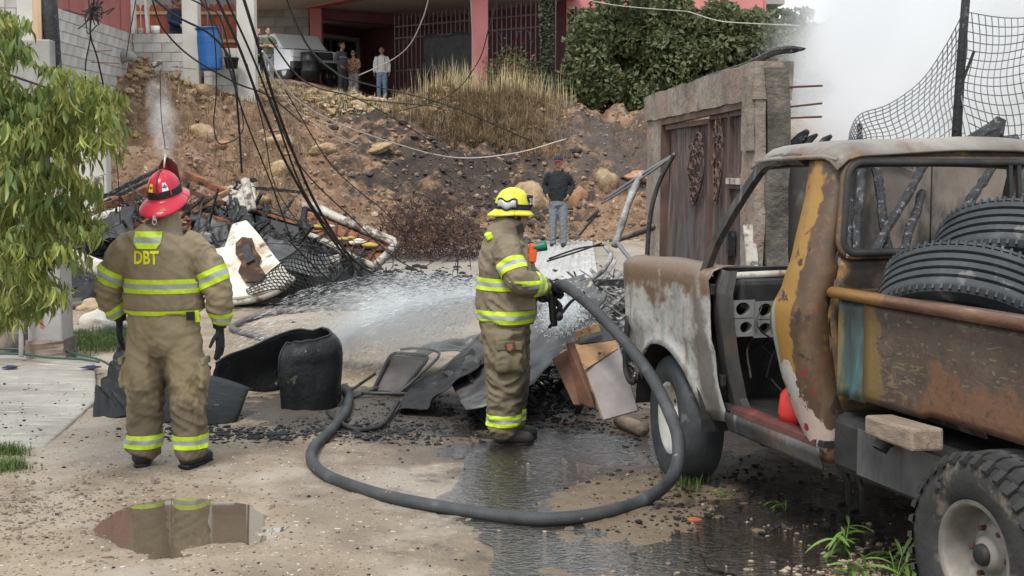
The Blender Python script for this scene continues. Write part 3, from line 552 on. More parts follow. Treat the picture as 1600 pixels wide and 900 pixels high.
def grn(c, sx, sy):
    def f(rg):
        x = rg.gauss(c.x, sx); y = rg.gauss(c.y, sy); return x, y
    return f
blades(1600, grn(gp(150, 536), .22, .35), lambda r: r.uniform(.04, .16), M_GRASS, 'grass_patch', 'green grass at the foot of the concrete pillar', 6, .004, .6)
blades(700, grn(gp(183, 524), .18, .25), lambda r: r.uniform(.03, .12), M_GRASS, 'grass_patch', 'thin grass beside the pale rubble stones', 7, .004, .6)
blades(420, grn(gp(8, 708), .07, .06), lambda r: r.uniform(.03, .10), M_GRASS, 'grass_tuft', 'small grass tuft at the corner of the concrete apron', 8, .003, .7)
blades(420, grn(gp(6, 734), .07, .06), lambda r: r.uniform(.03, .09), M_GRASS, 'grass_tuft', 'small grass tuft on the bare road edge by the apron', 9, .003, .7)
blades(160, grn(gp(1078, 757), .05, .07), lambda r: r.uniform(.03, .10), M_GRASS, 'grass_tuft', 'low grass tuft beside the hose at the front wheel', 10, .003, .7)
# ---------------------------------------------------------------- block house on the left
def block_mesh(w, h, d, m, bevw=.006):
    bm = bmesh.new(); bmesh.ops.create_cube(bm, size=1)
    for v in bm.verts: v.co = Vector((v.co.x * w, v.co.y * d, v.co.z * h))
    bmesh.ops.bevel(bm, geom=list(bm.edges), offset=bevw, segments=1, affect='EDGES')
    me = bpy.data.meshes.new('block'); bm.to_mesh(me); bm.free(); me.materials.append(m); return me
BL, BLH = block_mesh(.39, .19, .15, M_BLOCK), block_mesh(.19, .19, .15, M_BLOCK)
def block_wall(root, p0, direction, length, z0, z1, core=True, bw=.4, bh=.2, meshes=None, d=.15, skip=None):
    dr = Vector((math.cos(direction), math.sin(direction), 0)); me, mh = meshes or (BL, BLH); p0 = Vector(p0)
    if core:
        mb = MB(); c = p0 + dr * (length / 2); mb.box((c.x, c.y, (z0 + z1) / 2), (length, d * .86, z1 - z0 - .004), Matrix.Rotation(direction, 3, 'Z')); mb.build('mortar', M_MORT, root)
    r = 0; z = z1 - bh / 2
    while z > z0:
        x = -(bw / 2 if r % 2 else 0)
        while x < length - .02:
            a, b = max(x, 0), min(x + bw, length)
            if b - a > bw * .3 and not (skip and skip((a + b) / 2, z)):
                full = b - a > bw * .8; o = link('block', me if full else mh, root, False)
                wl = p0 + dr * ((a + b) / 2); o.location = (Vector((wl.x, wl.y, z)) - root.location); o.rotation_euler = (random.gauss(0, .004), 0, direction + random.gauss(0, .004))
                if full: o.scale.x = (b - a) / bw
                else: o.scale.x = (b - a) / (bw / 2)
            x += bw
        z -= bh; r += 1
lh = thing('block_house', 'grey concrete block house with red sheets and open window bays, above the bank', 'house', (-8.25, 28, 0))
block_wall(lh, (-8.25, 22.4, 0), R(90), 5.6, 2.3, 4.72)            # side wall, its lower part behind the tree and the shack
lowc = MB(); lowc.box((-8.25, 25.2, 1.1), (.16, 5.6, 2.4)); lowc.build('footing', M_PLAST, lh)
block_wall(lh, (-8.15, 28.0, 0), 0, 1.16, 3.7, 4.72)               # under the first bay
block_wall(lh, (-6.66, 28.05, 0), 0, .86, 3.5, 4.42)                # under the second bay
c = MB(); c.box((-8.27, 22.25, 2.6), (.3, .3, 5.4)); bev(c.build('column', M_COLM, lh), .02)
for (u0, u1) in ((287, 312), (372, 400)):
    a, b = at(u0, 60, 28), at(u1, 60, 28); c = MB(); c.box(((a.x + b.x) / 2, 28.02, 4.9), (b.x - a.x, .3, 3.4)); bev(c.build('column', M_COLM, lh), .02)
c = MB(); c.box((-8.2, 28.05, 5.6), (.14, .2, 1.75)); bev(c.build('window_post', M_WHITE, lh), .01)
# red corrugated sheets above the side wall: each sheet a part
for k in range(7):
    mb = MB(); y0 = 22.5 + k * .79; n = 32; rows = []
    for z in (4.70, 7.0): rows.append([Vector((-8.21 + .012 * math.cos(j * math.pi / 2) + .004 * k % .01, y0 + .81 * j / n, z + random.uniform(-.03, .03) * (z < 5))) for j in range(n + 1)])
    mb.grid(rows); solid(mb.build('wall_sheet', M_REDSHEET, lh), .003)
mb = MB(); mb.bar((-8.1, 28.0, 5.62), (-6.2, 28.0, 5.62), .05, .08); mb.bar((-7.86, 28.0, 4.74), (-7.90, 28.0, 5.6), .05, .04); mb.build('window_frame', M_WHITE, lh)
mb = MB(); mb.box((-7.7, 31.4, 5.6), (2.8, .1, 3.8)); mb.build('inner_wall', M_PLAST, lh)
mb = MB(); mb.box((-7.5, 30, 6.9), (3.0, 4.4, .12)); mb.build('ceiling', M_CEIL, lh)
mb = MB(); mb.box((-7.3, 29.9, 3.86), (2.0, 3.4, .1)); mb.build('floor', M_CONC, lh)
# red picket fence behind the open bays: planks are parts
pf = thing('picket_fence', 'red-brown wooden picket fence behind the open bays of the block house', 'fence', (-7, 29.6, 4.0))
pk = [(-.075, 0), (.075, 0), (.075, .92), (.05, .98), (0, 1), (-.05, .98), (-.075, .92)]
pm = bpy.data.meshes.new('picket'); vs = [(x, y, z * 1.35) for y in (-.01, .01) for x, z in pk]; n = len(pk)
pm.from_pydata(vs, [], [tuple(range(n))[::-1], tuple(range(n, 2 * n))] + [(i, (i + 1) % n, n + (i + 1) % n, n + i) for i in range(n)]); pm.update(); pm.materials.append(M_REDW)
for k in range(16):
    o = link('picket', pm, pf, False); o.location = (-1.70 + k * .168, random.uniform(-.01, .01), .22 + random.uniform(-.03, .02)); o.rotation_euler = (0, random.gauss(0, .012), 0)
for z in (4.72, 5.35):
    mb = MB(); mb.bar((-8.75, 29.55, z), (-6.12, 29.55, z), .04, .07); mb.build('rail', M_TIMBER, pf)
for x in (-7.4, -6.2): mb = MB(); mb.box((x, 29.53, 4.9), (.08, .05, 1.4)); mb.build('post', M_TIMBER, pf)
# blue barrel
p = at(330, 108, 27.5); br = thing('plastic_barrel', 'blue ribbed plastic barrel standing on the bank by the block house', 'barrel', (p.x, p.y, p.z - .02), 0)
mb = MB(); prof = [(0, .0), (.215, 0), (.225, .02)]
for k in range(30):
    z = .04 + k * .027; r = .232 + .012 * math.sin(z * 3.6 / .86); prof += [(r + (.008 if k in (3, 5, 7, 20, 22, 24) else 0), z)]
prof += [(.245, .86), (.25, .88), (.235, .885), (.22, .86), (.215, .5), (0, .5)]
mb.lathe(prof, 36); o = mb.build('shell', M_BLUE, br, False, True); o.rotation_euler = (0, R(-4), 0)
mb = MB(); mb.lathe([(.247, .855), (.262, .862), (.262, .885), (.247, .89)], 36); o = mb.build('rim', M_BLUE, br, False, True); o.rotation_euler = (0, R(-4), 0)
# buckets on the sill
for (u, lab, m, s) in ((219, 'small dented paint tin at the post end of the sill', M_WHITEM, .075), (243, 'white paint bucket on the sill below the person in blue', M_WHITE, .1)):
    p = at(u, 53, 28); t = thing('paint_bucket', lab, 'bucket', (p.x, p.y, 4.72)); mb = MB(); mb.lathe([(0, 0), (s * .85, 0), (s, s * 1.7), (s * .92, s * 1.7), (s * .8, .02)], 20); mb.build('bucket_body', m, t, False, True)
    mb = MB(); mb.tube([Vector((s * math.cos(a), 0, s * 1.7 - s * .9 * math.sin(a))) for a in np.linspace(0, math.pi, 9)], .004, 5); mb.build('handle', M_WIRE, t, False)
p = at(362, 105, 27.6); t = thing('black_bucket', 'black plastic tub on the crest beside the blue barrel', 'bucket', (p.x, p.y, p.z - .03)); mb = MB(); mb.lathe([(0, 0), (.12, 0), (.15, .2), (.165, .2), (.165, .23), (.14, .23), (.11, .02)], 20); mb.build('tub', M_BLACKP, t, False, True)
mb = MB(); mb.tube([(-.15, 0, .2), (-.12, -.05, .08), (0, -.08, .02), (.12, -.05, .08), (.15, 0, .2)], .006, 6); mb.build('handle', M_WIRE, t, False)
p = at(198, 97, 27.2); o = mb = MB(); mb.tube(catmull([p + Vector((-.16, 0, .02)), p + Vector((-.05, -.05, .1)), p + Vector((.08, -.05, .12)), p + Vector((.2, 0, .04))], 5), [.07, .09, .1, .11, .12, .12, .13, .13, .13, .12, .12, .11, .1, .09, .08, .05], 10); o = mb.build('cement_sack', M_PLAST, None, True, True); tag(o, 'slumped grey sack at the corner of the block wall', 'sack')
for (u, v, du, dv, lab) in ((238, 103, 14, -6, 'grey pipe end lying on the crest below the sill'), (268, 103, 38, 4, 'thin pale board lying on the crest of the bank')):
    a, b = at(u, v, 27.1), at(u + du, v + dv, 27.2); mb = MB()
    if du < 20: mb.tube([a, b], .06, 12); nm = 'scrap_pipe'
    else: mb.bar(a, b, .2, .03); nm = 'scrap_board'
    tag(mb.build(nm, M_WHITEM), lab, 'scrap')
# plastered wall, pillar, black post and pipe beside the apron
mb = MB(); a = at(-60, 55, 12.6); b = at(82, 55, 12.6); mb.box(((a.x + b.x) / 2, 12.6, 1.5), (b.x - a.x, .15, 3.2)); o = bev(mb.build('rendered_wall', M_PLAST), .015); tag(o, 'grey cement-rendered yard wall behind the leafy tree', 'wall')
gpz = thing('gate_pillar', 'cracked grey concrete pillar with a red paint streak beside the apron', 'pillar', at(85, 552, 12))
a, b = at(52, 500, 12), at(106, 500, 12); mb = MB(); mb.box(((a.x + b.x) / 2, 12, 1.28), (b.x - a.x, .32, 2.2)); sh = mb.build('shaft', M_PLAST, gpz); bev(sh, .02)
rows = []
for k in range(9):
    z = .04 + k * .028; rows.append([Vector(((a.x + b.x) / 2 + s * ((b.x - a.x) / 2 + .02 + .03 * float(vnoise(k * .7, s * 3 + t, 5))), 12 + t * (.18 + .03 * float(vnoise(k * .9, t * 5 + s, 6))), z)) for s, t in ((-1, -1), (0, -1.05), (1, -1), (1, 1), (-1, 1), (-1, -1))])
mb = MB(); mb.grid(rows); mb.add(rows[-1][:-1], [(0, 1, 2, 3, 4)]); mb.build('footing', M_BACKWALL, gpz)
mb = MB(); sx = at(75, 480, 12).x; mb.grid([[Vector((sx + dx + .012 * math.sin(z * 9), 11.835, z)) for dx in (-.016, .016)] for z in np.linspace(.38, 1.75, 14)]); mb.build('paint_streak', flat('faded_red_paint', (.42, .10, .09), .8), gpz)
mb = MB(); mb.tube([at(33, 558, 11.7), at(34, 200, 11.75)], .022, 10); o = mb.build('plastic_pipe', M_WHITE, None, True, True); tag(o, 'thin white plastic downpipe against the yard wall', 'pipe')
mb = MB(); mb.box(((at(0, 540, 12.3).x + at(52, 540, 12.3).x) / 2 - .4, 12.3, .3), (1.2, .2, .9)); mb.box((at(20, 540, 12.15).x - .35, 12.22, .12), (1.4, .2, .34)); tag(mb.build('low_wall', M_BACKWALL), 'low dark masonry wall joining the concrete pillar', 'wall')
bp_ = thing('black_post', 'charred black wooden utility post rising beside the yard wall', 'post', at(92, 310, 13))
mb = MB(); mb.tube([at(99, 330, 13), at(97, 180, 13)], [.03, .03], 10); mb.tube([at(93, 200, 13), at(84, 100, 13), at(74, -30, 13)], [.045, .075, .085], 12); mb.build('shaft', M_CHAR, bp_, True, True)
mb = MB(); mb.bar(at(60, 95, 12.95), at(58, -20, 12.95), .09, .05); mb.build('splint', M_TIMBER, bp_)
# a bit of the neighbour's wall beyond, seen above the leaves
nb = thing('block_outhouse', 'pale block outhouse with red boards behind the black post', 'outhouse', (-10, 25, 3))
block_wall(nb, (-10.6, 24.2, 0), 0, 2.25, 3.2, 5.0)
for k in range(9): o = link('board', pm, nb, False); o.location = (-.55 + k * .17 , -.8, 2.0); o.scale = (.95, 1, .7)
cm = MB(); cm.tube([at(150, 205, 22), at(166, 300, 22)], [.2, .2], 4); 
a = at(125, 130, 22.2); b = at(172, 130, 22.2); cm = MB(); cm.box(((a.x + b.x) / 2, 22.0, 1.3), (b.x - a.x, .25, 3.3)); o = bev(cm.build('concrete_post', M_COLM), .02); tag(o, 'square pale concrete post at the near end of the block side wall', 'post')
pg = thing('broken_wire_panel', 'broken wall panel with rusty bars in front of the concrete post', 'panel', at(150, 300, 20.5))
mb = MB(); mb.box(at(128, 292, 20.6), (.7, .06, .35)); mb.build('louvre_board', M_WHITEM, pg)
for k in range(6): mb = MB(); mb.tube([at(105, 286 + k * 4, 20.5), at(152, 289 + k * 4, 20.5)], .008, 5); mb.build('louvre', M_IRON, pg)
mb = MB()
for (u0, v0, u1, v1) in ((150, 80, 175, 79), (142, 97, 186, 99), (130, 250, 150, 120), (140, 285, 146, 210), (112, 290, 165, 272)): mb.tube([at(u0, v0, 21.5), at(u1, v1, 21.6)], .007, 5)
mb.build('bare_rods', M_RUSTWIRE, pg)

# ---------------------------------------------------------------- pink house with porch
ph = thing('pink_house', 'pink-painted house with a deep shaded porch above the bank', 'house', (-2, 44, 4))
ZF, ZC = 4.15, 7.1
def wall_between(name, p, q, z0, z1, m, th=.2):
    p = Vector((*p, 0)); q = Vector((*q, 0)); c = (p + q) / 2; d = q - p; mb = MB(); mb.box((c.x, c.y, (z0 + z1) / 2), (d.length, th, z1 - z0), Matrix.Rotation(math.atan2(d.y, d.x), 3, 'Z')); return mb.build(name, m, ph)
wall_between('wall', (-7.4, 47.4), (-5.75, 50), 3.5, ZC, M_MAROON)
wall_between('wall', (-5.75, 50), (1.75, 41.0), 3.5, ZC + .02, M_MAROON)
wall_between('wall', (1.70, 41.0), (8.0, 41.6), 2.5, 9.6, M_PINK, .25)
wall_between('wall', (8.0, 41.6), (9.5, 50), 2.5, 9.5, M_PINK, .25)
mb = MB(); n = 6; cp = [(-12, 41.5), (-.9, 33.0), (2.2, 39.8), (1.9, 41.4), (-5.6, 50.6), (-7.6, 48), (-12, 47.6)]
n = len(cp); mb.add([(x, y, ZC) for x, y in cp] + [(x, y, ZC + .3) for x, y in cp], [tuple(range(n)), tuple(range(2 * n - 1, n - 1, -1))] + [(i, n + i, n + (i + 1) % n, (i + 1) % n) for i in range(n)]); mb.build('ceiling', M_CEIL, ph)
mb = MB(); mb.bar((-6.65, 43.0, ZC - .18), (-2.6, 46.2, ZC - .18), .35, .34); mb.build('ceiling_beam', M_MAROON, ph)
mb = MB(); mb.bar((-6.65, 42.9, ZC + .2), (-.8, 35.6, ZC + .2), .4, .5); mb.build('front_beam', M_PINK, ph)
fp = [(-7.6, 42.3), (-6.6, 42.0), (-.6, 35.4), (1.6, 40), (-5.8, 50.2), (-7.6, 48)]; n = len(fp); mb = MB(); mb.add([(x, y, ZF - .1) for x, y in fp], [tuple(range(n))]); mb.build('porch_floor', M_CONC, ph)
for (u, w, Y) in ((496, 18, 43), (750, 25, 35.5)):
    p = at(u, 130, Y); s = Y / FPX * w; mb = MB(); mb.box((p.x, Y, 5.4), (s, s, 4.2)); bev(mb.build('pillar', M_PINK, ph), .02)
# door with three panes
dv = Vector((-5.75 + 7.4, 50 - 47.4, 0)).normalized(); nrm = Vector((dv.y, -dv.x, 0))
def on_left(s, z, off): b = Vector((-7.4, 47.4, 0)) + dv * s + nrm * off; return Vector((b.x, b.y, z))
mr = Matrix.Rotation(math.atan2(dv.y, dv.x), 3, 'Z')
def facing(name, s, z, w, h, off, m, par): mb = MB(); mb.box(on_left(s, z, off), (w, .05, h), mr); return mb.build(name, m, par)
dd = facing('door', 1.35, 5.35, 2.5, 2.5, .12, flat('grey_door', (.19, .18, .18), .6), ph)
for s in (.12, 2.6): facing('door_frame', s, 5.4, .14, 2.7, .16, M_COLM, dd)
facing('door_frame', 1.35, 6.68, 2.6, .14, .16, M_COLM, dd)
for k in range(3): facing('pane', .62 + k * .74, 6.25, .56, .6, .165, M_GLASSD, dd)
# window slot in the sunlit wall, and the window of the green house
p = at(925, 33, 41); mb = MB(); mb.box((p.x, 41.0, p.z), (.45, .12, .35)); mb.build('wall_opening', M_GLASSD, ph)
gh = thing('green_house', 'green-walled house with a white-framed window behind the vine', 'house', (8, 52, 4))
mb = MB(); mb.box((8.6, 52, 5.5), (4.0, .3, 8)); mb.build('wall', M_GREENW, gh); mb = MB(); mb.box((8.6, 51.7, 8.4), (4.3, .9, .3)); mb.build('ledge', M_PLAST, gh)
p = at(1110, 2, 51.8); mb = MB(); mb.box((p.x, 51.8, p.z), (1.1, .08, .7)); w = mb.build('window', M_WHITE, gh)
for k in range(4): mb = MB(); mb.box((p.x - .37 + k * .25, 51.74, p.z), (.2, .05, .5)); mb.build('pane', M_GLASSD, w)
# grey block side of the house by the left pillar, patched with pale blocks
gw = thing('grey_block_wall', 'grey block wall patched with pale mortar left of the pink pillar', 'wall', (-8.6, 43.6, 4))
b1 = block_mesh(.62, .29, .15, mat('patched_block', [(.3, (.25, .25, .235)), (.7, (.40, .395, .36))], scale=2.5, rough=.95, bump=.3, rand=.2)); b2 = block_mesh(.30, .29, .15, M_BLOCK)
block_wall(gw, (-10.2, 43.7, 0), R(-2), 3.4, 3.6, 8.4, True, .64, .31, (b1, b2))
# iron fence with each bar a part
fe = thing('iron_fence', 'grey wrought-iron fence with spear tips along the porch', 'fence', (-1, 40, 4))
f0, f1 = Vector((at(617, 60, 42.5).x, 42.5, 0)), Vector((at(868, 50, 38.6).x, 38.6, 0)); fl = (f1 - f0).length; fd = (f1 - f0).normalized(); zt = 6.42
bm_ = bpy.data.meshes.new('bar'); q = MB(); q.tube([(0, 0, 0), (0, 0, 2.55)], .018, 6); q.tube([(0, 0, 2.55), (0, 0, 2.62), (0, 0, 2.74)], [.018, .035, .002], 6); bm_.from_pydata(q.v, [], q.f); bm_.materials.append(M_IRON)
for k in range(36):
    pp = f0 + fd * (k / 35 * fl); o = link('bar', bm_, fe, False); o.location = Vector((pp.x, pp.y, 4.1)) - fe.location
for z in (4.35, 5.0, 6.05, zt):
    mb = MB(); mb.bar((f0.x, f0.y, z), (f1.x, f1.y, z), .04, .04); mb.build('rail', M_IRON, fe)
for k in (2, 8, 14, 21, 27):
    pp = f0 + fd * ((k + 1.5) / 35 * fl); mb = MB(); mb.tube([Vector((pp.x, pp.y, 5.75)) + fd * (.26 * math.cos(a)) + Vector((0, 0, .26 * math.sin(a))) for a in np.linspace(0, math.pi, 11)], .016, 6); mb.build('arch', M_IRON, fe)
t0, t1 = at(662, 75, 41.4), at(742, 70, 39.9); rows = []
for i in range(9):
    z = 6.0 - i * .16; rows.append([Vector((t0.x + (t1.x - t0.x) * j / 22, t0.y + (t1.y - t0.y) * j / 22 - .12 - .05 * float(fbm(j * .4, i * .5, 3, 8)), z + .05 * math.sin(j * .5) * (i == 0))) for j in range(23)])
mb = MB(); mb.grid(rows); o = mb.build('tarp', M_TARP, None, True, True); solid(o, .005); tag(o, 'dark grey tarp hung on the iron fence beside the pink pillar', 'tarp')
# low white picket and red rail by the cypress
lf = thing('low_rail_fence', 'low red rail fence on a pale plinth between cypress and vine', 'fence', at(880, 150, 36.5))
a, b = at(845, 160, 36.4), at(905, 160, 36.6); mb = MB(); mb.bar(a, b, .15, .35); mb.build('plinth', M_COLM, lf)
for v in (137, 146): mb = MB(); mb.bar(at(840, v, 36.4), at(905, v, 36.6), .04, .05); mb.build('rail', M_REDW, lf)
for u in (846, 862, 878, 893): mb = MB(); mb.bar(at(u, 133, 36.38), at(u, 152, 36.4), .04, .04); mb.build('upright', M_REDW, lf)
# the parked pickup by the grey wall, nose to the right
car = thing('parked_car', 'white and blue pickup parked nose towards the pink pillar', 'car', at(440, 128, 39.5), 0)
M_CARW = flat('white_car_paint', (.62, .64, .66), .25, .05, bump=0); M_CARB = flat('blue_car_glass', (.05, .09, .18), .12, .2, bump=0)
def carp(name, prof, y0, y1, m, bv=.03):
    mb = MB(); n = len(prof); mb.add([(x, y, z) for y in (y0, y1) for x, z in prof], [tuple(range(n)), tuple(range(2 * n - 1, n - 1, -1))] + [(i, n + i, n + (i + 1) % n, (i + 1) % n) for i in range(n)]); return bev(mb.build(name, m, car, False), bv, 3)
carp('body', [(-2.6, .35), (.55, .35), (.72, .45), (.78, .72), (.70, .92), (-.1, 1.02), (-2.6, 1.02)], -.02, 1.75, M_CARW)
carp('cabin', [(-2.2, 1.02), (-.05, 1.03), (-.62, 1.52), (-2.0, 1.55)], .10, 1.63, M_CARW)
carp('windscreen', [(-.12, 1.06), (-.10, 1.06), (-.60, 1.47), (-.63, 1.47)], .2, 1.5, M_CARB, .005)
carp('side_window', [(-1.9, 1.08), (-.35, 1.08), (-.75, 1.44), (-1.85, 1.46)], .085, .11, M_CARB, .005)
carp('bonnet_stripe', [(-.05, 1.035), (.62, .955), (.62, .965), (-.05, 1.045)], .5, 1.25, M_CARB, .004)
carp('headlight', [(.66, .70), (.80, .70), (.775, .9), (.62, .92)], -.03, .35, M_LENS, .02); carp('headlight', [(.66, .70), (.80, .70), (.775, .9), (.62, .92)], 1.4, 1.77, M_LENS, .02)
carp('grille', [(.75, .66), (.81, .66), (.80, .88), (.75, .9)], .4, 1.35, M_BLACKP, .01); carp('bumper', [(.6, .32), (.86, .34), (.88, .58), (.6, .6)], -.04, 1.79, M_BLACKP, .04)
for x in (.15, -1.9):
    for y in (.1, 1.65):
        mb = MB(); mb.lathe([(.18, -.1), (.33, -.1), (.36, -.05), (.36, .05), (.33, .1), (.18, .1)], 24, Matrix.Translation((x, y, .36)) @ Matrix.Rotation(R(90), 4, 'X')); w = mb.build('wheel', M_TYRE, car, False, True)
        mb = MB(); mb.lathe([(0, -.08), (.19, -.09), (.2, .09), (0, .08)], 18, Matrix.Translation((x, y, .36)) @ Matrix.Rotation(R(90), 4, 'X')); mb.build('rim', M_CHROME, w, False)
car.rotation_euler = (0, 0, R(-52))
drum = thing('dark_barrel', 'dark drum standing beside the nose of the parked pickup', 'barrel', at(485, 128, 39)); mb = MB(); mb.lathe([(0, 0), (.27, 0), (.28, .3), (.29, .32), (.28, .34), (.28, .6), (.29, .62), (.28, .64), (.28, .88), (0, .88)], 26); mb.build('drum_shell', M_BLACKP, drum, False, True)
# ---------------------------------------------------------------- burnt gate, wall, net
GA, GB = Vector((1.573, 14.5, 0)), Vector((1.89, 9.7, 0)); gd = (GB - GA).normalized(); gn = Vector((gd.y, -gd.x, 0))     # gn points to the road
if gn.x > 0: gn = -gn
def gpt(Y, z, off=0):                 # point of the gate plane at depth Y
    s = (14.5 - Y) / (14.5 - 9.7) * (GB - GA).length; p = GA + gd * s + gn * off; return Vector((p.x, p.y, z))
gt = thing('gate_wall', 'fire-damaged rendered gateway with thick posts and a cracked lintel', 'gateway', (1.8, 12, 0))
def rough_slab(name, Y0, Y1, z0, z1, o0, o1, m, par, ny=14, nz=14, amp=.02, sd=0):
    L = abs(Y1 - Y0); ny = max(2, int(L / .12)); nz = max(2, int((z1 - z0) / .12)); mb = MB()
    def P(Y, z, off):
        return gpt(Y, z, off) + Vector((noise.noise(Vector((Y * 2.5, z * 2.5, sd + off))), noise.noise(Vector((Y * 2.5 + 9, z * 2.5, sd))), noise.noise(Vector((Y * 2.5, z * 2.5 + 9, sd))))) * amp
    Ys = [Y0 + (Y1 - Y0) * i / ny for i in range(ny + 1)]; Zs = [z0 + (z1 - z0) * j / nz for j in range(nz + 1)]
    for off in (o0, o1): mb.grid([[P(Y, z, off) for z in Zs] for Y in Ys])
    for Y in (Y0, Y1): mb.grid([[P(Y, z, o) for z in Zs] for o in (o0, (o0 + o1) / 2, o1)])
    for z in (z0, z1): mb.grid([[P(Y, z, o) for Y in Ys] for o in (o0, (o0 + o1) / 2, o1)])
    return mb.build(name, m, par)
rough_slab('post', 14.5, 13.62, 0, 2.62, .05, -.30, M_GATEP, gt, sd=1); rough_slab('post', 10.12, 9.7, 0, 2.63, .06, -.02, M_GATEP, gt, sd=2)
rough_slab('stone_edge', 10.0, 9.66, 0, 2.60, -.02, -.19, M_GATED, gt, amp=.05, sd=3)
rough_slab('lintel', 14.52, 9.69, 2.38, 2.66, .08, -.22, M_GATEP, gt, sd=4)
rough_slab('plaster_flake', 9.98, 9.72, 2.0, 2.58, .10, .06, M_GATEP, gt, amp=.012, sd=6)
mb = MB(); mb.bar(gpt(13.6, 2.34, .04), gpt(10.12, 2.36, .04), .05, .06); mb.bar(gpt(13.58, .1, .04), gpt(13.58, 2.36, .04), .05, .05); mb.build('door_frame', M_DOORF, gt)
mb = MB(); mb.tube(catmull([gpt(13.7, 2.68, -.1), gpt(12, 2.70, -.05), gpt(10.4, 2.72, -.1), gpt(9.75, 2.74, -.1), gpt(9.5, 2.74, -.25)], 8), [.008] * 6 + [.015] * 10 + [.028] * 12 + [.03, .028, .02, .015, .006], 6); mb.build('charred_capping', M_CHARB, gt)
for k, z in enumerate((2.47, 2.32, 2.24)): mb = MB(); mb.tube([gpt(9.7, z, -.15), gpt(9.66, z + .02 * (k == 1), -.15) + Vector((.28, 0, .01))], .008, 6); mb.build('bare_rod', M_RUSTWIRE, gt)
# two leaves of ribbed sheet with scrollwork
def leaf(Y0, Y1, z0, z1, label, warp=0):
    t = thing('gate_leaf', label, 'gate', gpt((Y0 + Y1) / 2, z0)); L = abs(Y1 - Y0); n = max(6, int(L / .0125)) ; rows = []
    for z in np.linspace(z0, z1, 16):
        rows.append([gpt(Y0 + (Y1 - Y0) * i / n, z, -.02 + (.016 if (i % 8) in (0, 1, 2) else 0) + warp * math.sin(z * 2.2 + i * .05) * .02 + .012 * noise.noise(Vector((i * .06, z * 1.5, Y0)))) + Vector((0, warp * .02 * math.sin(z * 4 + i * .2), 0)) for i in range(n + 1)])
    mb = MB(); mb.grid(rows); solid(mb.build('ribbed_sheet', M_DOOR, t), .003)
    for (a, b) in (((Y0, z0), (Y0, z1)), ((Y1, z0), (Y1, z1)), ((Y0, z1), (Y1, z1)), ((Y0, z0), (Y1, z0))):
        mb = MB(); mb.bar(gpt(a[0], a[1], .01), gpt(b[0], b[1], .01), .045, .045); mb.build('leaf_frame', M_DOORF, t)
    return t
l1 = leaf(13.52, 11.45, .12, 2.28, 'wide left leaf of the burnt gate with a scroll ornament', 1)
l2 = leaf(11.40, 10.70, .12, 2.31, 'narrow middle leaf of the burnt gate with a scroll ornament', 1)
l3 = leaf(10.66, 10.14, .12, 1.72, 'lower door panel of the burnt gate next to the post'); l4 = leaf(10.66, 10.14, 1.80, 2.31, 'small upper panel of the burnt gate next to the post')
mb = MB(); mb.bar(gpt(10.66, 1.76, .03), gpt(10.14, 1.76, .03), .05, .05); mb.build('white_bar', M_WHITEM, l3)
mb = MB(); mb.box(gpt(10.55, 1.25, .03), (.06, .1, .2)); mb.build('lock_box', M_CHAR, l3)
def scrolls(t, Yc, zc, w, h, sd):
    rg = random.Random(sd); K = [(-.15, .42, .16, 1), (.30, .30, .13, -1), (-.32, .18, .15, 1), (.12, .08, .17, -1), (.38, -.02, .10, 1), (-.18, -.12, .15, 1), (.22, -.2, .14, -1), (-.02, -.34, .13, 1), (.16, -.44, .09, -1), (-.25, .33, .08, -1), (.02, .24, .09, 1)]
    for (dy, dz, r0, s) in K:
        ph = rg.uniform(0, 6.3); lead = [gpt(Yc + dy * w, zc + dz * h, .03)]
        pts = [gpt(Yc + dy * w + s * r0 * w * (1.15 - a / 9.5) * math.cos(a + ph) * 1.25, zc + dz * h + r0 * h * .62 * (1.15 - a / 9.5) * math.sin(a + ph), .03) for a in np.linspace(0, 8.6, 30)]
        mb = MB(); mb.tube(pts, [.0105 - .005 * i / 29 for i in range(30)], 5); mb.build('scroll', M_DOORF, t)
    for s in (-1, 1):
        mb = MB(); mb.tube([gpt(Yc + s * w * .45 * math.sin(f * 3.1) + w * .2 * (f - .5), zc + h * (.55 - f * 1.1), .025) for f in np.linspace(0, 1, 18)], .009, 5); mb.build('scroll', M_DOORF, t)
scrolls(l1, 11.98, 1.86, .75, .62, 1); scrolls(l2, 11.08, 1.95, .40, .72, 2)
mb = MB(); mb.bar(Vector((1.86, 9.4, .35)), Vector((1.80, 9.75, 1.45)), .09, .02); mb.build('leaning_lath', M_WHITEM); o = bpy.data.objects['leaning_lath']; tag(o, 'pale lath leaning on the gate post behind the windscreen pillar', 'lath')
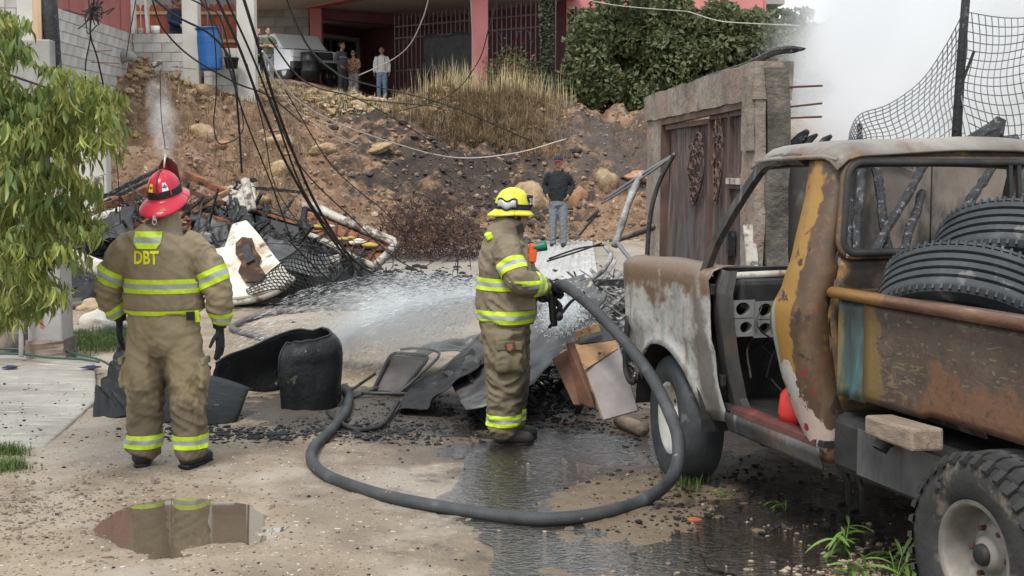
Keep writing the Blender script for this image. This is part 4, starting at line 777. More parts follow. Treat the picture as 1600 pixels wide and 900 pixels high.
# sooty yard wall behind the pickup
wl = thing('sooty_wall', 'soot-stained yard wall standing behind the burnt pickup', 'wall', (5, 10, 0))
for k in range(6):
    x0 = 2.02 + k * 1.25; mb = MB(); y0 = 9.82 + k * .16; h = [2.02, 2.04, 2.0, 2.05, 2.02, 2.0][k]
    rows = []
    for z in np.linspace(0, h, 18): rows.append([Vector((x0 + 1.235 * i / 12, y0 + .16 * i / 12 + .012 * noise.noise(Vector((x0 + i * .1, z * 1.3, 3))), z + (.05 * noise.noise(Vector((x0 + i * .2, 5, 1))) if z > h - .01 else 0))) for i in range(13)])
    mb.grid(rows); o = mb.build('wall_panel', M_BACKWALL, wl); solid(o, .12, -1)
for k, (u, v, r) in enumerate(((1258, 214, .05), (1273, 216, .03), (1295, 219, .035), (1560, 205, .10))):
    p = at(u, v, 10.0); mb = MB(); mb.tube([p + Vector((-.1 - r, 0, -.12)), p + Vector((-.02, .03, .0)), p + Vector((.02, 0, r))], [r, r * .9, r * .4], 7); mb.tube([p + Vector((-.1, 0, -.1)), p + Vector((.15, 0, -.07))], r * .5, 6)
    tag(mb.build('charred_stub', M_CHARB), ['charred post stub on the wall top nearest the gate', 'small charred knob on the wall top beside the post stub', 'low charred stick lying on the wall top', 'black burnt heap on the wall top beyond the net pole'][k], 'charred wood')
# charred posts leaning against that wall
for (u0, v0, u1, v1, Y0, Y1, r, lab) in ((1347, 235, 1337, 410, 9.7, 9.2, .036, 'upright charred post split by heat, seen through the cab window'), (1365, 235, 1390, 410, 9.7, 9.2, .036, 'crackled charred post leaning right against the sooty wall'), (1452, 245, 1362, 400, 9.75, 9.1, .033, 'long slanted charred post crossing the cab window'), (1563, 240, 1500, 340, 9.85, 9.2, .036, 'slanted charred post near the sliding window divider'), (1442, 300, 1415, 380, 9.7, 9.2, .035, 'short charred stump beside the long slanted post'), (1325, 345, 1300, 385, 9.6, 9.2, .022, 'thin charred stick low behind the cab window'), (1330, 300, 1325, 400, 9.65, 9.2, .03, 'dark charred post just left of the split one'), (1598, 240, 1588, 340, 9.9, 9.3, .05, 'thick charred post right of the window divider')):
    a, b = at(u1, v1, Y1), at(u0, v0, Y0); d = a - b; a = b + d * min(2.6, (b.z - .05) / max(.05, b.z - a.z)); n = 40; rg = random.Random(u0); pts = [a.lerp(b, i / n) + Vector((.006 * math.sin(i * .6), 0, 0)) for i in range(n + 1)]
    mb = MB(); mb.tube(pts, [r * (1 + rg.uniform(-.10, .10)) * (1 if i % 4 else .86) for i in range(n + 1)], 9); tag(mb.build('charred_post', M_CHARB), lab, 'charred post', 'charred posts behind the pickup')
# net pole, net
np_ = thing('net_pole', 'tall thin black pole holding up the sagging net', 'pole', at(1493, 300, 10.5)); mb = MB(); mb.tube([at(1490, 330, 10.5), at(1495, 205, 10.5), at(1502, 90, 10.5), at(1512, -40, 10.5)], [.045, .04, .036, .034], 10); mb.build('shaft', M_CHAR, np_, True, True); mb = MB(); mb.tube([at(1503, 130, 10.48), at(1522, 80, 10.48)], .012, 6); mb.build('hook', M_CHAR, np_)
mb = MB(); mb.tube([at(1344, 240, 10.5), at(1343, 193, 10.5)], .022, 8); tag(mb.build('short_stake', M_CHAR), 'short black stake at the low end of the net', 'stake')
def net(name, label, fn, na, nb, r=.005, sub_=3):
    mb = MB()
    for i in range(na + 1): mb.tube([fn(i / na, j / (nb * sub_)) for j in range(nb * sub_ + 1)], r, 3, False)
    for j in range(nb + 1): mb.tube([fn(i / (na * sub_), j / nb) for i in range(na * sub_ + 1)], r, 3, False)
    return tag(mb.build(name, M_WIREL), label, 'net')
topc = catmull([Vector((1506, 18, 0)), Vector((1478, 70, 0)), Vector((1440, 125, 0)), Vector((1390, 162, 0)), Vector((1345, 178, 0)), Vector((1330, 200, 0)), Vector((1325, 225, 0))], 10)
def netl(a, b):
    i = min(len(topc) - 1.001, a * (len(topc) - 1)); k = int(i); t = topc[k].lerp(topc[k + 1], i - k); u = t.x + b * (1498 - 170 * a - t.x) * .6 + 9 * math.sin(b * 9 + a * 7) * b; v = t.y + (265 - t.y) * b ** 1.1 + 6 * math.sin(a * 11 + b * 5) * b
    return at(u, v, 10.5 + .35 * math.sin(a * 5 + b * 3) - .6 * a)
def netr(a, b):
    u = 1508 + a * 190 + 7 * math.sin(b * 8 + a * 3) * (.3 + b); v = 18 - 8 * a + 9 * math.sin(a * 3.1) + b * (205 + 14 * math.sin(a * 6)) ; v += 10 * math.sin(b * 6 + a * 4) * .5
    return at(u, v, 10.5 + .4 * math.sin(a * 4) + .25 * math.sin(b * 5 + a * 5))
net('wire_net', 'grey square-mesh net sagging left of the black pole', netl, 26, 15); net('wire_net', 'grey square-mesh net hanging in folds right of the black pole', netr, 19, 15)
# ---------------------------------------------------------------- burnt pickup (local: x forward, y left, z up)
TP = at(1026, 727, 7.47); TYAW = R(17.5)
tk = thing('burnt_pickup', 'burnt-out old pickup truck with a stepside bed, its cab door gone', 'pickup truck', (TP.x, TP.y, 0), R(90) + TYAW)
def T(x, w, z): return Vector((x, -w, z))
WID = 1.95
def tp(name, mb, m, smooth=False, par=None, so=0, bv=0, sb=0):
    o = mb.build(name, m, par or tk, False, smooth)
    if so: solid(o, so)
    if bv: bev(o, bv, 2)
    if sb: sub(o, sb)
    return o
def dent(p, a=.01, f=3): return a * noise.noise(p * f) + a * .5 * noise.noise(p * f * 2.3)
def winset(z): return float(np.interp(z, [.48, .62, .85, 1.1, 1.2, 1.38, 1.6, 1.9, 1.96], [.13, .10, .045, .005, 0, .035, .10, .19, .23]))
# front wing (both sides), cut out over the wheel
def wing(side):
    rows = []
    for x in np.r_[np.linspace(.70, .47, 6), np.linspace(.43, -.43, 23), np.linspace(-.47, -.66, 6)]:
        arch = .40 + math.sqrt(max(0, .445 ** 2 - x * x)) * .98 if abs(x) < .445 else .40
        zb = max(arch, .56 if x > 0 else .47 + max(0, (-x - .47)) * .15); col = []
        for k in range(13):
            z = zb + (1.27 - zb) * k / 12; w = winset(min(z, 1.2)) * (1 if z < .9 else .6) + .012 * math.sin(z * 7)
            if x > .5: w += (x - .5) ** 2 * 2.0
            flare = .035 * math.exp(-((z - arch) / .05) ** 2) if abs(x) < .47 else 0
            xx = x - (.06 * max(0, (.75 - z)) if x < -.5 else 0)
            p = T(xx, w - flare, z); q = p + Vector((0, dent(p, .012, 4), 0)); col.append(Vector((q.x, q.y if side > 0 else -WID - q.y, q.z)))
        for (w, z) in ((.03, 1.315), (.09, 1.335), (.17, 1.335)):
            p = T(x, w + (max(0, x - .5) ** 2) * 1.5, z - .05 * max(0, x) ** 1.5); q = p + Vector((0, 0, dent(p, .012, 4))); col.append(Vector((q.x, q.y if side > 0 else -WID - q.y, q.z)))
        rows.append(col)
    mb = MB(); mb.grid(rows); tp('front_wing', mb, M_FENDER, True, so=.006)
wing(1); wing(-1)
rows = [[(lambda p: p + Vector((0, 0, dent(p, .016, 3))))(T(x, w, 1.30 - .05 * max(0, x) ** 1.5 - .09 * (1 - ((w - WID / 2) / (WID / 2)) ** 4) - .04 * math.exp(-((x - .2) / .25) ** 2) * math.sin(w * 3))) for w in np.linspace(.17, WID - .17, 24)] for x in np.linspace(.72, -.50, 16)]
mb = MB(); mb.grid(rows); tp('hood', mb, M_HOOD, True, so=.006)
mb = MB(); mb.box(T(.70, WID / 2, 1.0), (.05, 1.6, .42)); tp('grille_panel', mb, M_SOOT); mb = MB(); mb.tube([T(.80, .2, .62), T(.84, .4, .62), T(.84, WID - .4, .62), T(.80, WID - .2, .62)], .05, 8); tp('front_bumper', mb, M_SOOT, True)
for w in (.33, WID - .33):
    mb = MB(); mb.lathe([(0, 0), (.08, 0), (.1, .03), (.1, .05), (.08, .05)], 18, Matrix.Translation(T(.71, w, 1.0)) @ Matrix.Rotation(R(90), 4, 'Y')); tp('headlight_bowl', mb, M_SOOT)
# hanging trim in front of the wheel arch
mb = MB(); mb.tube(catmull([T(.50, .02, .95), T(.49, 0, .75), T(.46, -.01, .62), T(.36, -.02, .56), T(.30, -.02, .57)], 6), .02, 6); tp('arch_lip', mb, M_SOOT, True)
# wheel houses, frame rails, firewall
for w in (.06, WID - .42):
    mb = MB(); mb.lathe([(.47, 0), (.47, .36)], 20, Matrix.Translation(T(0, w + .36, .40)) @ Matrix.Rotation(R(-90), 4, 'X'), 0, math.pi, 2 * math.pi); tp('wheel_house', mb, M_SOOT)
mb = MB(); mb.box(T(.1, .62, .8), (1.2, .5, .7)); mb.box(T(.1, WID - .62, .8), (1.2, .5, .7)); tp('engine_bay', mb, M_SOOT)
for w in (.55, WID - .55): mb = MB(); mb.box(T(-1.6, w, .5), (4.6, .07, .15)); tp('frame_rail', mb, M_SOOT)
mb = MB(); mb.box(T(-.52, WID / 2, .95), (.03, 1.75, .75)); tp('firewall', mb, M_SOOT)
# hinge pillar and windscreen pillar
def sect(name, pts, secs, m, par=None): mb = MB(); mb.tube(pts, secs, 5, True, ref=(1, 0, 0)); return tp(name, mb, m, False, par)
for sd in (0, 1):
    f = (lambda x, w, z: T(x, w, z)) if sd == 0 else (lambda x, w, z: T(x, WID - w, z))
    rows = [[f(x, winset(z) + dw, z) for (x, dw) in ((-.56 - .10 * max(0, .75 - z), .10), (-.60 - .10 * max(0, .75 - z), .05), (-.66, .045), (-.74 - .16 * max(0, .62 - z) * 3, .02), (-.79 - .2 * max(0, .62 - z) * 4, .03), (-.80 - .2 * max(0, .62 - z) * 4, .07))] for z in np.linspace(.52, 1.33, 14)]
    mb = MB(); mb.grid(rows); tp('hinge_pillar', mb, M_JAMB, False, so=.008)
    for z in (.72, 1.22): mb = MB(); mb.box(f(-.63, winset(z) + .02, z), (.07, .03, .06)); tp('hinge', mb, M_SOOT, bv=.006)
    path = catmull([f(-.52, .045, 1.30), f(-.60, .07, 1.47), f(-.72, .12, 1.66), f(-.84, .175, 1.83), f(-.92, .19, 1.895), f(-1.05, .195, 1.915), f(-1.28, .20, 1.915)], 6)
    sect('windscreen_pillar', path, [(.036, .030)] * len(path), M_JAMB)
mb = MB(); mb.tube(catmull([T(-.50, .06, 1.315), T(-.46, .5, 1.29), T(-.44, WID / 2, 1.28), T(-.46, WID - .5, 1.29), T(-.50, WID - .06, 1.315)], 6), .03, 8); tp('cowl', mb, M_SOOT, True)
mb = MB(); mb.tube(catmull([T(-.88, .19, 1.89), T(-.84, .5, 1.905), T(-.82, WID / 2, 1.91), T(-.84, WID - .5, 1.905), T(-.88, WID - .19, 1.89)], 6), .03, 8); tp('windscreen_header', mb, M_JAMB, True)
# roof
rows = []
for x in np.linspace(-.80, -1.63, 14):
    col = []
    for i, w in enumerate(np.linspace(.17, WID - .17, 29)):
        e = min(w - .17, WID - .17 - w); z = 1.965 + .045 * (1 - ((w - WID / 2) / .82) ** 2) - .055 * math.exp(-(e / .045) ** 2) - .06 * math.exp(-((x + 1.63) / .06) ** 2) - .05 * math.exp(-((x + .80) / .08) ** 2)
        p = T(x, w, z); col.append(p + Vector((0, 0, dent(p, .006, 3))))
    rows.append(col)
mb = MB(); mb.grid(rows); tp('roof', mb, M_ROOF, True, so=.012)
for w in (.175, WID - .175): mb = MB(); mb.tube([T(-.84, w, 1.90), T(-1.0, w - .006, 1.915), T(-1.5, w - .006, 1.925), T(-1.60, w + .01, 1.91)], .012, 6); tp('drip_rail', mb, M_ROOF, True)
# rear quarter beside the door opening, wrapping round to the cab back
def xj(z): return float(np.interp(z, [.48, .56, .7, .9, 1.12, 1.2, 1.3, 1.42, 1.7, 1.88, 1.94], [-1.54, -1.49, -1.41, -1.345, -1.30, -1.31, -1.37, -1.40, -1.375, -1.33, -1.30]))
for sd in (0, 1):
    rows = []
    for z in np.linspace(.48, 1.94, 40):
        w = winset(z); j = xj(z) if sd == 0 else -1.42; xr = -1.655 + max(0, z - 1.35) * .10
        col = [(j + .005, w + .17), (j + .003, w + .08), (j, w + .018), (j - .022, w), (j * .55 + xr * .45, w - .012), (xr + .07, w - .004), (xr + .02, w + .018), (xr, w + .06), (xr - .004, w + .13)]
        if z > 1.45: col[-1] = (xr, w + .105)
        col = [T(x, q if sd == 0 else WID - q, z) for x, q in col]
        rows.append([p + Vector((0, dent(p, .006, 5), 0)) for p in col])
    mb = MB(); mb.grid(rows); tp('rear_quarter', mb, M_QUARTER if sd == 0 else M_RUST, True, so=.006)
# far side door, window open
rows = [[T(x, WID - winset(z), z) for x in np.linspace(-.8, -1.42, 8)] for z in np.linspace(.52, 1.33, 10)]; mb = MB(); mb.grid(rows); tp('far_door', mb, M_SOOT, True, so=.05)
# cab back with its big window
mb = MB(); rows = [[(lambda p: p + Vector((dent(p, .006, 4), 0, 0)))(T(-1.657 + max(0, z - 1.35) * .1, w, z)) for w in np.linspace(winset(z) + .12, WID - winset(z) - .12, 26)] for z in np.linspace(.55, 1.485, 14)]; mb.grid(rows); tp('cab_back', mb, M_RUST, True, so=.01)
mb = MB(); rows = [[T(-1.60 + (z - 1.88) * .3, w, z + .035 * (1 - ((w - WID / 2) / .8) ** 2)) for w in np.linspace(.25, WID - .25, 26)] for z in (1.865, 1.88, 1.91, 1.945)]; mb.grid(rows); tp('cab_back_header', mb, M_RUST, True, so=.02)
def rr(w0, w1, z0, z1, r, xo, n=6):
    P = []
    for cw, cz, a0 in ((w1 - r, z1 - r, 0), (w0 + r, z1 - r, 90), (w0 + r, z0 + r, 180), (w1 - r, z0 + r, 270)):
        for k in range(n + 1):
            a = R(a0 + 90 * k / n); z = cz + r * math.sin(a); P.append(T(xo + (z - 1.5) * .12, cw + r * math.cos(a) + (.10 * (z - 1.5) if cw < 1 else -.10 * (z - 1.5)) * 1.3, z + .02 * (1 - ((cw - WID / 2) / .8) ** 2) * (z > 1.6)))
    return P
mb = MB(); mb.tube(rr(.185, WID - .185, 1.475, 1.895, .07, -1.662), .022, 6, False, closed=True); ws = tp('window_seal', mb, M_SOOT, True)
mb = MB(); mb.tube(rr(.165, WID - .165, 1.458, 1.912, .085, -1.656), .016, 6, False, closed=True); tp('window_surround', mb, M_RUST, True)
mb = MB(); mb.bar(T(-1.668, .20, 1.468), T(-1.668, WID - .2, 1.468), .012, .02); tp('window_sill', mb, M_CHROME)
for w in (1.13, 1.18, .3 + 1.25): mb = MB(); mb.bar(T(-1.662, w, 1.475), T(-1.618, w, 1.90), .02, .022); tp('window_divider', mb, M_SOOT)
# interior: floor, seat springs, dash with gauge openings, steering wheel
mb = MB(); mb.box(T(-1.08, WID / 2, .575), (1.15, 1.72, .03)); tp('cab_floor', mb, M_SOOT)
rows = [[T(x, w, z) for x in np.linspace(-.74, -1.6, 10)] for (w, z) in ((.16, .60), (.13, .598), (.105, .585), (.10, .555), (.115, .50), (.2, .49))]; mb = MB(); mb.grid(rows); tp('door_sill', mb, M_SILL, False, so=.004)
rows = [[T(x, .095 + .02 * (z < .5), z) for x in np.linspace(-.70, -1.66, 8)] for z in (.56, .52, .47, .455)]; mb = MB(); mb.grid(rows); tp('rocker_panel', mb, M_JAMB, True, so=.01)
mb = MB(); rg = random.Random(2)
for k in range(90):
    a = T(rg.uniform(-1.15, -1.55), rg.uniform(.35, 1.6), rg.uniform(.62, .85)); mb.tube([a + Vector((.05 * math.cos(t), .05 * math.sin(t), .012 * t)) for t in np.linspace(0, 9, 12)], .004, 3)
for z in (.86, 1.2): mb.tube([T(-1.5 + .1 * (z < 1), .3, z), T(-1.5 + .1 * (z < 1), 1.65, z)], .014, 6)
for w in (.3, .75, 1.2, 1.65): mb.tube([T(-1.25, w, .62), T(-1.42, w, .8), T(-1.52, w, 1.22)], .014, 6)
tp('seat_frame', mb, M_RUSTWIRE)
mb = MB(); mb.box(T(-.66, WID / 2, 1.2), (.22, 1.7, .16)); ds = tp('dashboard', mb, M_SOOT, bv=.03); mb = MB(); mb.tube([T(-.70, .12, 1.295), T(-.72, .6, 1.305), T(-.70, 1.2, 1.31), T(-.68, 1.8, 1.3)], .02, 7); tp('dash_top', mb, M_WHITEM, True, ds)
mb = MB()
rows = []
for k, (w, z, r) in enumerate(((.14, 1.125, .042), (.275, 1.115, .042), (.16, 1.025, .036), (.275, 1.015, .036))):
    n = 20; O = [T(-.785, w + (.07 if abs(math.cos(a)) > .55 else abs(math.cos(a)) * .09) * (1 if math.cos(a) > 0 else -1), z + (.048 * (1 if math.sin(a) > 0 else -1) if abs(math.sin(a)) > .5 else .09 * math.sin(a))) for a in np.linspace(0, 2 * math.pi, n, False)]
    I = [T(-.785, w + r * math.cos(a), z + r * .85 * math.sin(a)) for a in np.linspace(0, 2 * math.pi, n, False)]; J = [p + Vector((.05, 0, 0)) for p in I]
    mb.add(O + I + J, [(i, (i + 1) % n, n + (i + 1) % n, n + i) for i in range(n)] + [(n + i, n + (i + 1) % n, 2 * n + (i + 1) % n, 2 * n + i) for i in range(n)])
tp('gauge_panel', mb, flat('pale_burnt_alloy', (.20, .205, .205), .5), False, ds, so=.003)
mb = MB(); c = T(-.90, .40, 1.10); mb.tube([c + Matrix.Rotation(R(-25), 3, 'Y') @ Vector((0, .15 * math.cos(a), .15 * math.sin(a))) for a in np.linspace(0, 2 * math.pi, 28, False)], .011, 6, False, closed=True); sw = tp('steering_wheel', mb, M_WIREL, True)
mb = MB(); mb.tube([c, T(-.62, .40, .95)], .02, 7); mb.tube([c + Vector((0, .14, 0)), c + Vector((0, -.14, 0))], .009, 5); tp('steering_column', mb, M_SOOT, False, sw)
mb = MB(); rg = random.Random(5)
for k in range(26):
    a = T(rg.uniform(-.6, -.85), rg.uniform(.2, 1.2), rg.uniform(.65, 1.15)); mb.tube(catmull([a, a + Vector((rg.uniform(-.1, .1), rg.uniform(-.15, .15), -.1)), a + Vector((rg.uniform(-.12, .12), rg.uniform(-.2, .2), -.25))], 4), .005, 4)
tp('burnt_wiring', mb, M_WIRE)
mb = MB(); mb.lathe([(.0, 0), (.10, 0), (.11, .05), (.10, .14), (.06, .19), (0, .2)], 16, Matrix.Translation(T(-1.22, .24, .595))); tag(tp('fuel_can', mb, M_REDP, True), None); fc = bpy.data.objects['fuel_can']; fc.parent = None; fc.matrix_world = tk.matrix_basis.copy(); fc.name = 'red_plastic_can'; tag(fc, 'half-melted red plastic can on the cab floor of the pickup', 'can')
# brackets below the sill
for x in (-1.50, -1.62): mb = MB(); mb.tube([T(x, .3, .47), T(x - .02, .34, .34), T(x + .03, .38, .22)], .016, 6); tp('hanging_strap', mb, M_SOOT)
# bed
def bedside(w, m, name, sgn=1):
    rows = []
    for x in np.linspace(-1.92, -4.05, 40):
        zb = .83 - .05 * math.exp(-((x + 2.25) / .25) ** 2) * 0 + (.0 if x > -2.4 else .02)
        rows.append([(lambda p: p + Vector((0, dent(p, .007, 3), 0)))(T(x, w + sgn * (.010 * math.exp(-((z - zb) / .02) ** 2)), z)) for z in np.linspace(zb, 1.27, 14)])
    mb = MB(); mb.grid(rows); return tp(name, mb, m, True, so=.006)
bedside(.15, M_BED, 'bed_side'); bedside(WID - .20, M_RUST, 'bed_side', -1)
rows = [[T(x, w, z) for (x, w) in ((-1.70, .25), (-1.695, .185), (-1.705, .145), (-1.72, .14), (-1.735, .165), (-1.76, .18), (-1.80, .178), (-1.815, .145), (-1.83, .135), (-1.845, .15), (-1.93, .155))] for z in np.linspace(.82, 1.275, 10)]; mb = MB(); mb.grid(rows); tp('bed_corner', mb, M_TEAL, True, so=.005)
for w in (.115, WID - .115):
    q = -1 if w < 1 else 1; mb = MB(); mb.tube([T(-1.675, w, 1.30), T(-1.70, w, 1.302), T(-2.6, w, 1.305), T(-4.1, w, 1.31)], [(.018, .018), (.027, .027), (.027, .027), (.027, .027)], 12); mb.bar(T(-1.70, w - q * .06, 1.312), T(-4.1, w - q * .06, 1.320), .10, .012); tp('bed_rail', mb, M_RAIL, True)
mb = MB(); mb.grid([[T(-1.75, w, z) for w in np.linspace(.25, WID - .25, 20)] for z in (.85, 1.0, 1.15, 1.28)]); mb.bar(T(-1.75, .24, 1.29), T(-1.75, WID - .24, 1.29), .05, .04); tp('bed_front', mb, M_RUST, so=.006)
for k in range(9): mb = MB(); w = .27 + k * .176; mb.box(T(-2.9, w + .08, .85), (2.3, .165, .025)); tp('bed_plank', mb, M_CHARB)
mb = MB(); rows = [[T(x, w, z) for x in np.linspace(-1.74, -2.66, 10)] for (w, z) in ((.24, .80), (.22, .83))]; mb.grid(rows); tp('bed_flange', mb, M_JAMB, so=.006)
# fuel tank with cap and strap, timber block on it
rows = [[T(x, w, z) for x in np.linspace(-1.70, -2.62, 12)] for (w, z) in ((.50, .73), (.20, .73), (.17, .72), (.15, .69), (.15, .50), (.17, .47), (.20, .46), (.5, .46))]; mb = MB(); mb.grid(rows); mb.add([rows[i][0] for i in range(8)], [tuple(range(8))]); tp('fuel_tank', mb, M_SOOT, False, so=.005); 
rows = [[T(x, .143, z) for x in np.linspace(-1.90, -2.60, 10)] for z in (.70, .60, .49)]; mb = MB(); mb.grid(rows); tp('tank_face', mb, mat('rubbed_grey_steel', [(.3, (.05, .052, .052)), (.6, (.13, .135, .135)), (.8, (.30, .31, .31))], scale=4, stretch=(1.5, 1.5, .6), rough=.5, metal=.3, bump=.2), so=.004)
mb = MB(); mb.lathe([(0, .035), (.035, .035), (.042, .025), (.042, -.01), (.034, -.015), (.034, -.05)], 18, Matrix.Translation(T(-2.19, .09, .71)) @ Matrix.Rotation(R(35), 4, 'X')); tp('filler_cap', mb, M_SOOT, True)
mb = MB(); mb.bar(T(-2.12, .10, .765), T(-2.58, .02, .795), .13, .085, taper=1.08); o = mb.build('timber_block', M_TIMBERG); o.matrix_world = tk.matrix_basis.copy(); bev(o, .012, 2); tag(o, 'weathered timber block wedged between fuel tank and bed', 'timber')
mb = MB(); mb.tube([T(-2.87, .2, .41), T(-2.87, WID - .2, .41)], .05, 10); mb.ball(T(-2.87, WID / 2, .41), .17); mb.tube([T(0, .2, .38), T(0, WID - .2, .38)], .045, 10); tp('axles', mb, M_SOOT, True)
# wheels
def tyre_profile(r, wd, rim, ribs=0):
    P = [(rim, -wd * .42), (rim + .02, -wd * .5), (r * .82, -wd * .54), (r * .95, -wd * .5), (r, -wd * .40)]
    if ribs:
        for k in range(ribs):
            a = -wd * .40 + wd * .80 * k / ribs; b = a + wd * .80 / ribs; e = .008; P += [(r + .004 * (1 - abs(k - (ribs - 1) / 2) / ribs), a + e), (r + .004 * (1 - abs(k - (ribs - 1) / 2) / ribs), b - e), (r - .014, b - e + .001), (r - .014, b + e * .4)]
    else: P += [(r + .004, 0)]
    P += [(r, wd * .40), (r * .95, wd * .5), (r * .82, wd * .54), (rim + .02, wd * .5), (rim, wd * .42), (rim - .004, 0), (rim, -wd * .42)]
    return P
def wheel(name, x, w, z, r, wd, rimr, mt, mrim, lugs, steer=0, flip=1):
    M = Matrix.Translation(T(x, w, z)) @ Matrix.Rotation(steer, 4, 'Z') @ Matrix.Rotation(R(-90) * flip, 4, 'X')      # lathe z -> outward
    mb = MB(); mb.lathe(tyre_profile(r, wd, rimr), 56, M); wt = tp(name, mb, mt, True)
    mb = MB(); hw = wd * .42; mb.lathe([(rimr + .012, hw + .008), (rimr - .008, hw + .012), (rimr - .02, hw - .01), (rimr - .035, hw * .3), (rimr - .04, -.01), (rimr - .07, -.02), (rimr - .085, .02), (rimr - .11, .035), (.075, .03), (.07, .06), (.05, .075), (0, .078)], 40, M); rm = tp('rim', mb, mrim, True, wt)
    for k in range(6): a = k * math.pi / 3; mb = MB(); mb.lathe([(.011, .03), (.011, .055), (0, .058)], 8, M @ Matrix.Translation((.1 * math.cos(a) * rimr / .2, .1 * math.sin(a) * rimr / .2, .0))); tp('wheel_nut', mb, M_RUSTWIRE, False, rm)
    mb = MB(); mb.lathe([(0, .10), (.03, .10), (.042, .09), (.045, .06)], 18, M); tp('hub_cap', mb, M_SOOT, True, rm)
    if lugs:
        q = MB(); q.add([(-.030, -.055, 0), (.028, -.068, 0), (.036, .0, 0), (.024, .056, 0), (-.034, .054, 0), (-.024, 0, 0)] + [(-.028, -.051, .013), (.025, -.063, .013), (.033, .0, .014), (.021, .051, .013), (-.031, .049, .013), (-.021, 0, .014)], [(6, 7, 8, 9, 10, 11)] + [(i, (i + 1) % 6, 6 + (i + 1) % 6, 6 + i) for i in range(6)])
        q2 = MB(); q2.add([(-.017, -.03, 0), (.017, -.03, 0), (.014, .03, 0), (-.014, .03, 0), (-.014, -.026, .018), (.014, -.026, .018), (.011, .026, .018), (-.011, .026, .018)], [(4, 5, 6, 7), (0, 1, 5, 4), (1, 2, 6, 5), (2, 3, 7, 6), (3, 0, 4, 7)])
        ml, ms = bpy.data.meshes.new('tread_lug'), bpy.data.meshes.new('shoulder_lug')
        ml.from_pydata(q.v, [], q.f); ml.materials.append(mt); ms.from_pydata(q2.v, [], q2.f); ms.materials.append(mt)
        for k in range(34):
            for (me, zz, rad, tilt, off, s) in ((ml, .055, r + .003, 0, 0, 1), (ml, -.055, r + .003, 0, .5, -1), (ms, wd * .47, r * .975, 38, .25, 1)):
                a = 2 * math.pi * (k + off) / 34; o = link(me.name, me, wt, False); nm = Vector((math.cos(a), math.sin(a), 0)); tg = Vector((-math.sin(a), math.cos(a), 0)); B = Matrix((tg, Vector((0, 0, 1)), nm)).transposed().to_4x4()
                o.matrix_basis = M @ Matrix.Translation(nm * rad + Vector((0, 0, zz))) @ B @ Matrix.Rotation(R(-tilt), 4, 'X') @ Matrix.Rotation(.25 * s, 4, 'Z') @ Matrix.Diagonal((1, s, 1, 1))
    return wt
FWZ = float(H_road(TP.x, TP.y)) + .355; rwp = tk.matrix_basis @ T(-2.87, .14, 0); RWZ = float(H_road(rwp.x, rwp.y)) + .375
wheel('front_wheel', 0, .185, FWZ, .37, .23, .205, M_TYRE, M_RIM, False, R(-7)); wheel('front_wheel', 0, WID - .14, FWZ, .37, .23, .205, M_TYRE, M_RIM, False, 0, -1)
rwh = wheel('rear_wheel', -2.87, .15, RWZ, .375, .27, .205, M_MUD, M_RIMD, True); wheel('rear_wheel', -2.87, WID - .15, RWZ, .375, .27, .205, M_MUD, M_RIM, False, 0, -1)
me = text_mesh('AT', .055); me.materials.append(M_TYRE); o = link('tyre_lettering', me, rwh, False); Mx = Matrix.Translation(T(-2.87, .15, RWZ)) @ Matrix.Rotation(R(-90), 4, 'X')
a = R(52); o.matrix_basis = Matrix.Translation(T(-2.87 + .295 * math.cos(a), .15 - .1405 - .006, RWZ + .295 * math.sin(a))) @ Matrix.Rotation(R(180), 4, 'Z') @ Matrix.Rotation(R(90), 4, 'X') @ Matrix.Rotation(R(38), 4, 'Z'); solid(o, .006, 0)
# two loose tyres lying tilted in the bed
def loose_tyre(u, v, Y, r, tilt, roll, label, spin):
    p = at(u, v, Y); t = thing('loose_tyre', label, 'tyre', p, 0, 'tyres in the pickup bed'); fwd = Vector((p.x, p.y, 0)).normalized(); side = Vector((fwd.y, -fwd.x, 0))
    n = Vector((0, 0, 1)) * math.cos(tilt) + fwd * math.sin(tilt); n = (Matrix.Rotation(roll, 3, fwd) @ n).normalized(); Mq = n.to_track_quat('Z', 'Y').to_matrix().to_4x4()
    mb = MB(); mb.lathe(tyre_profile(r, .25, r * .56, 5), 72, Mq); o = mb.build('tread', M_TYRE, t, False, False); q = MB()
    for k in range(72):
        for j, zz in ((0, .105), (1, -.105)):
            a = 2 * math.pi * (k + .5 * j) / 72; rot = Matrix.Rotation(a, 4, 'Z'); c = (Mq @ rot @ Vector((r - .006, 0, zz))); B = (Mq @ rot).to_3x3(); q.box(c, (.012, .010, .035), B)
    tag(q.build('tread_sipes', M_TYRE, t, False), kind='stuff')
    return t
loose_tyre(1522, 493, 5.62, .42, R(35), R(12), 'worn ribbed tyre leaning over the bed rail of the pickup', 0)
loose_tyre(1604, 424, 5.8, .42, R(35), R(10), 'second ribbed tyre lying behind the first in the pickup bed', 1)
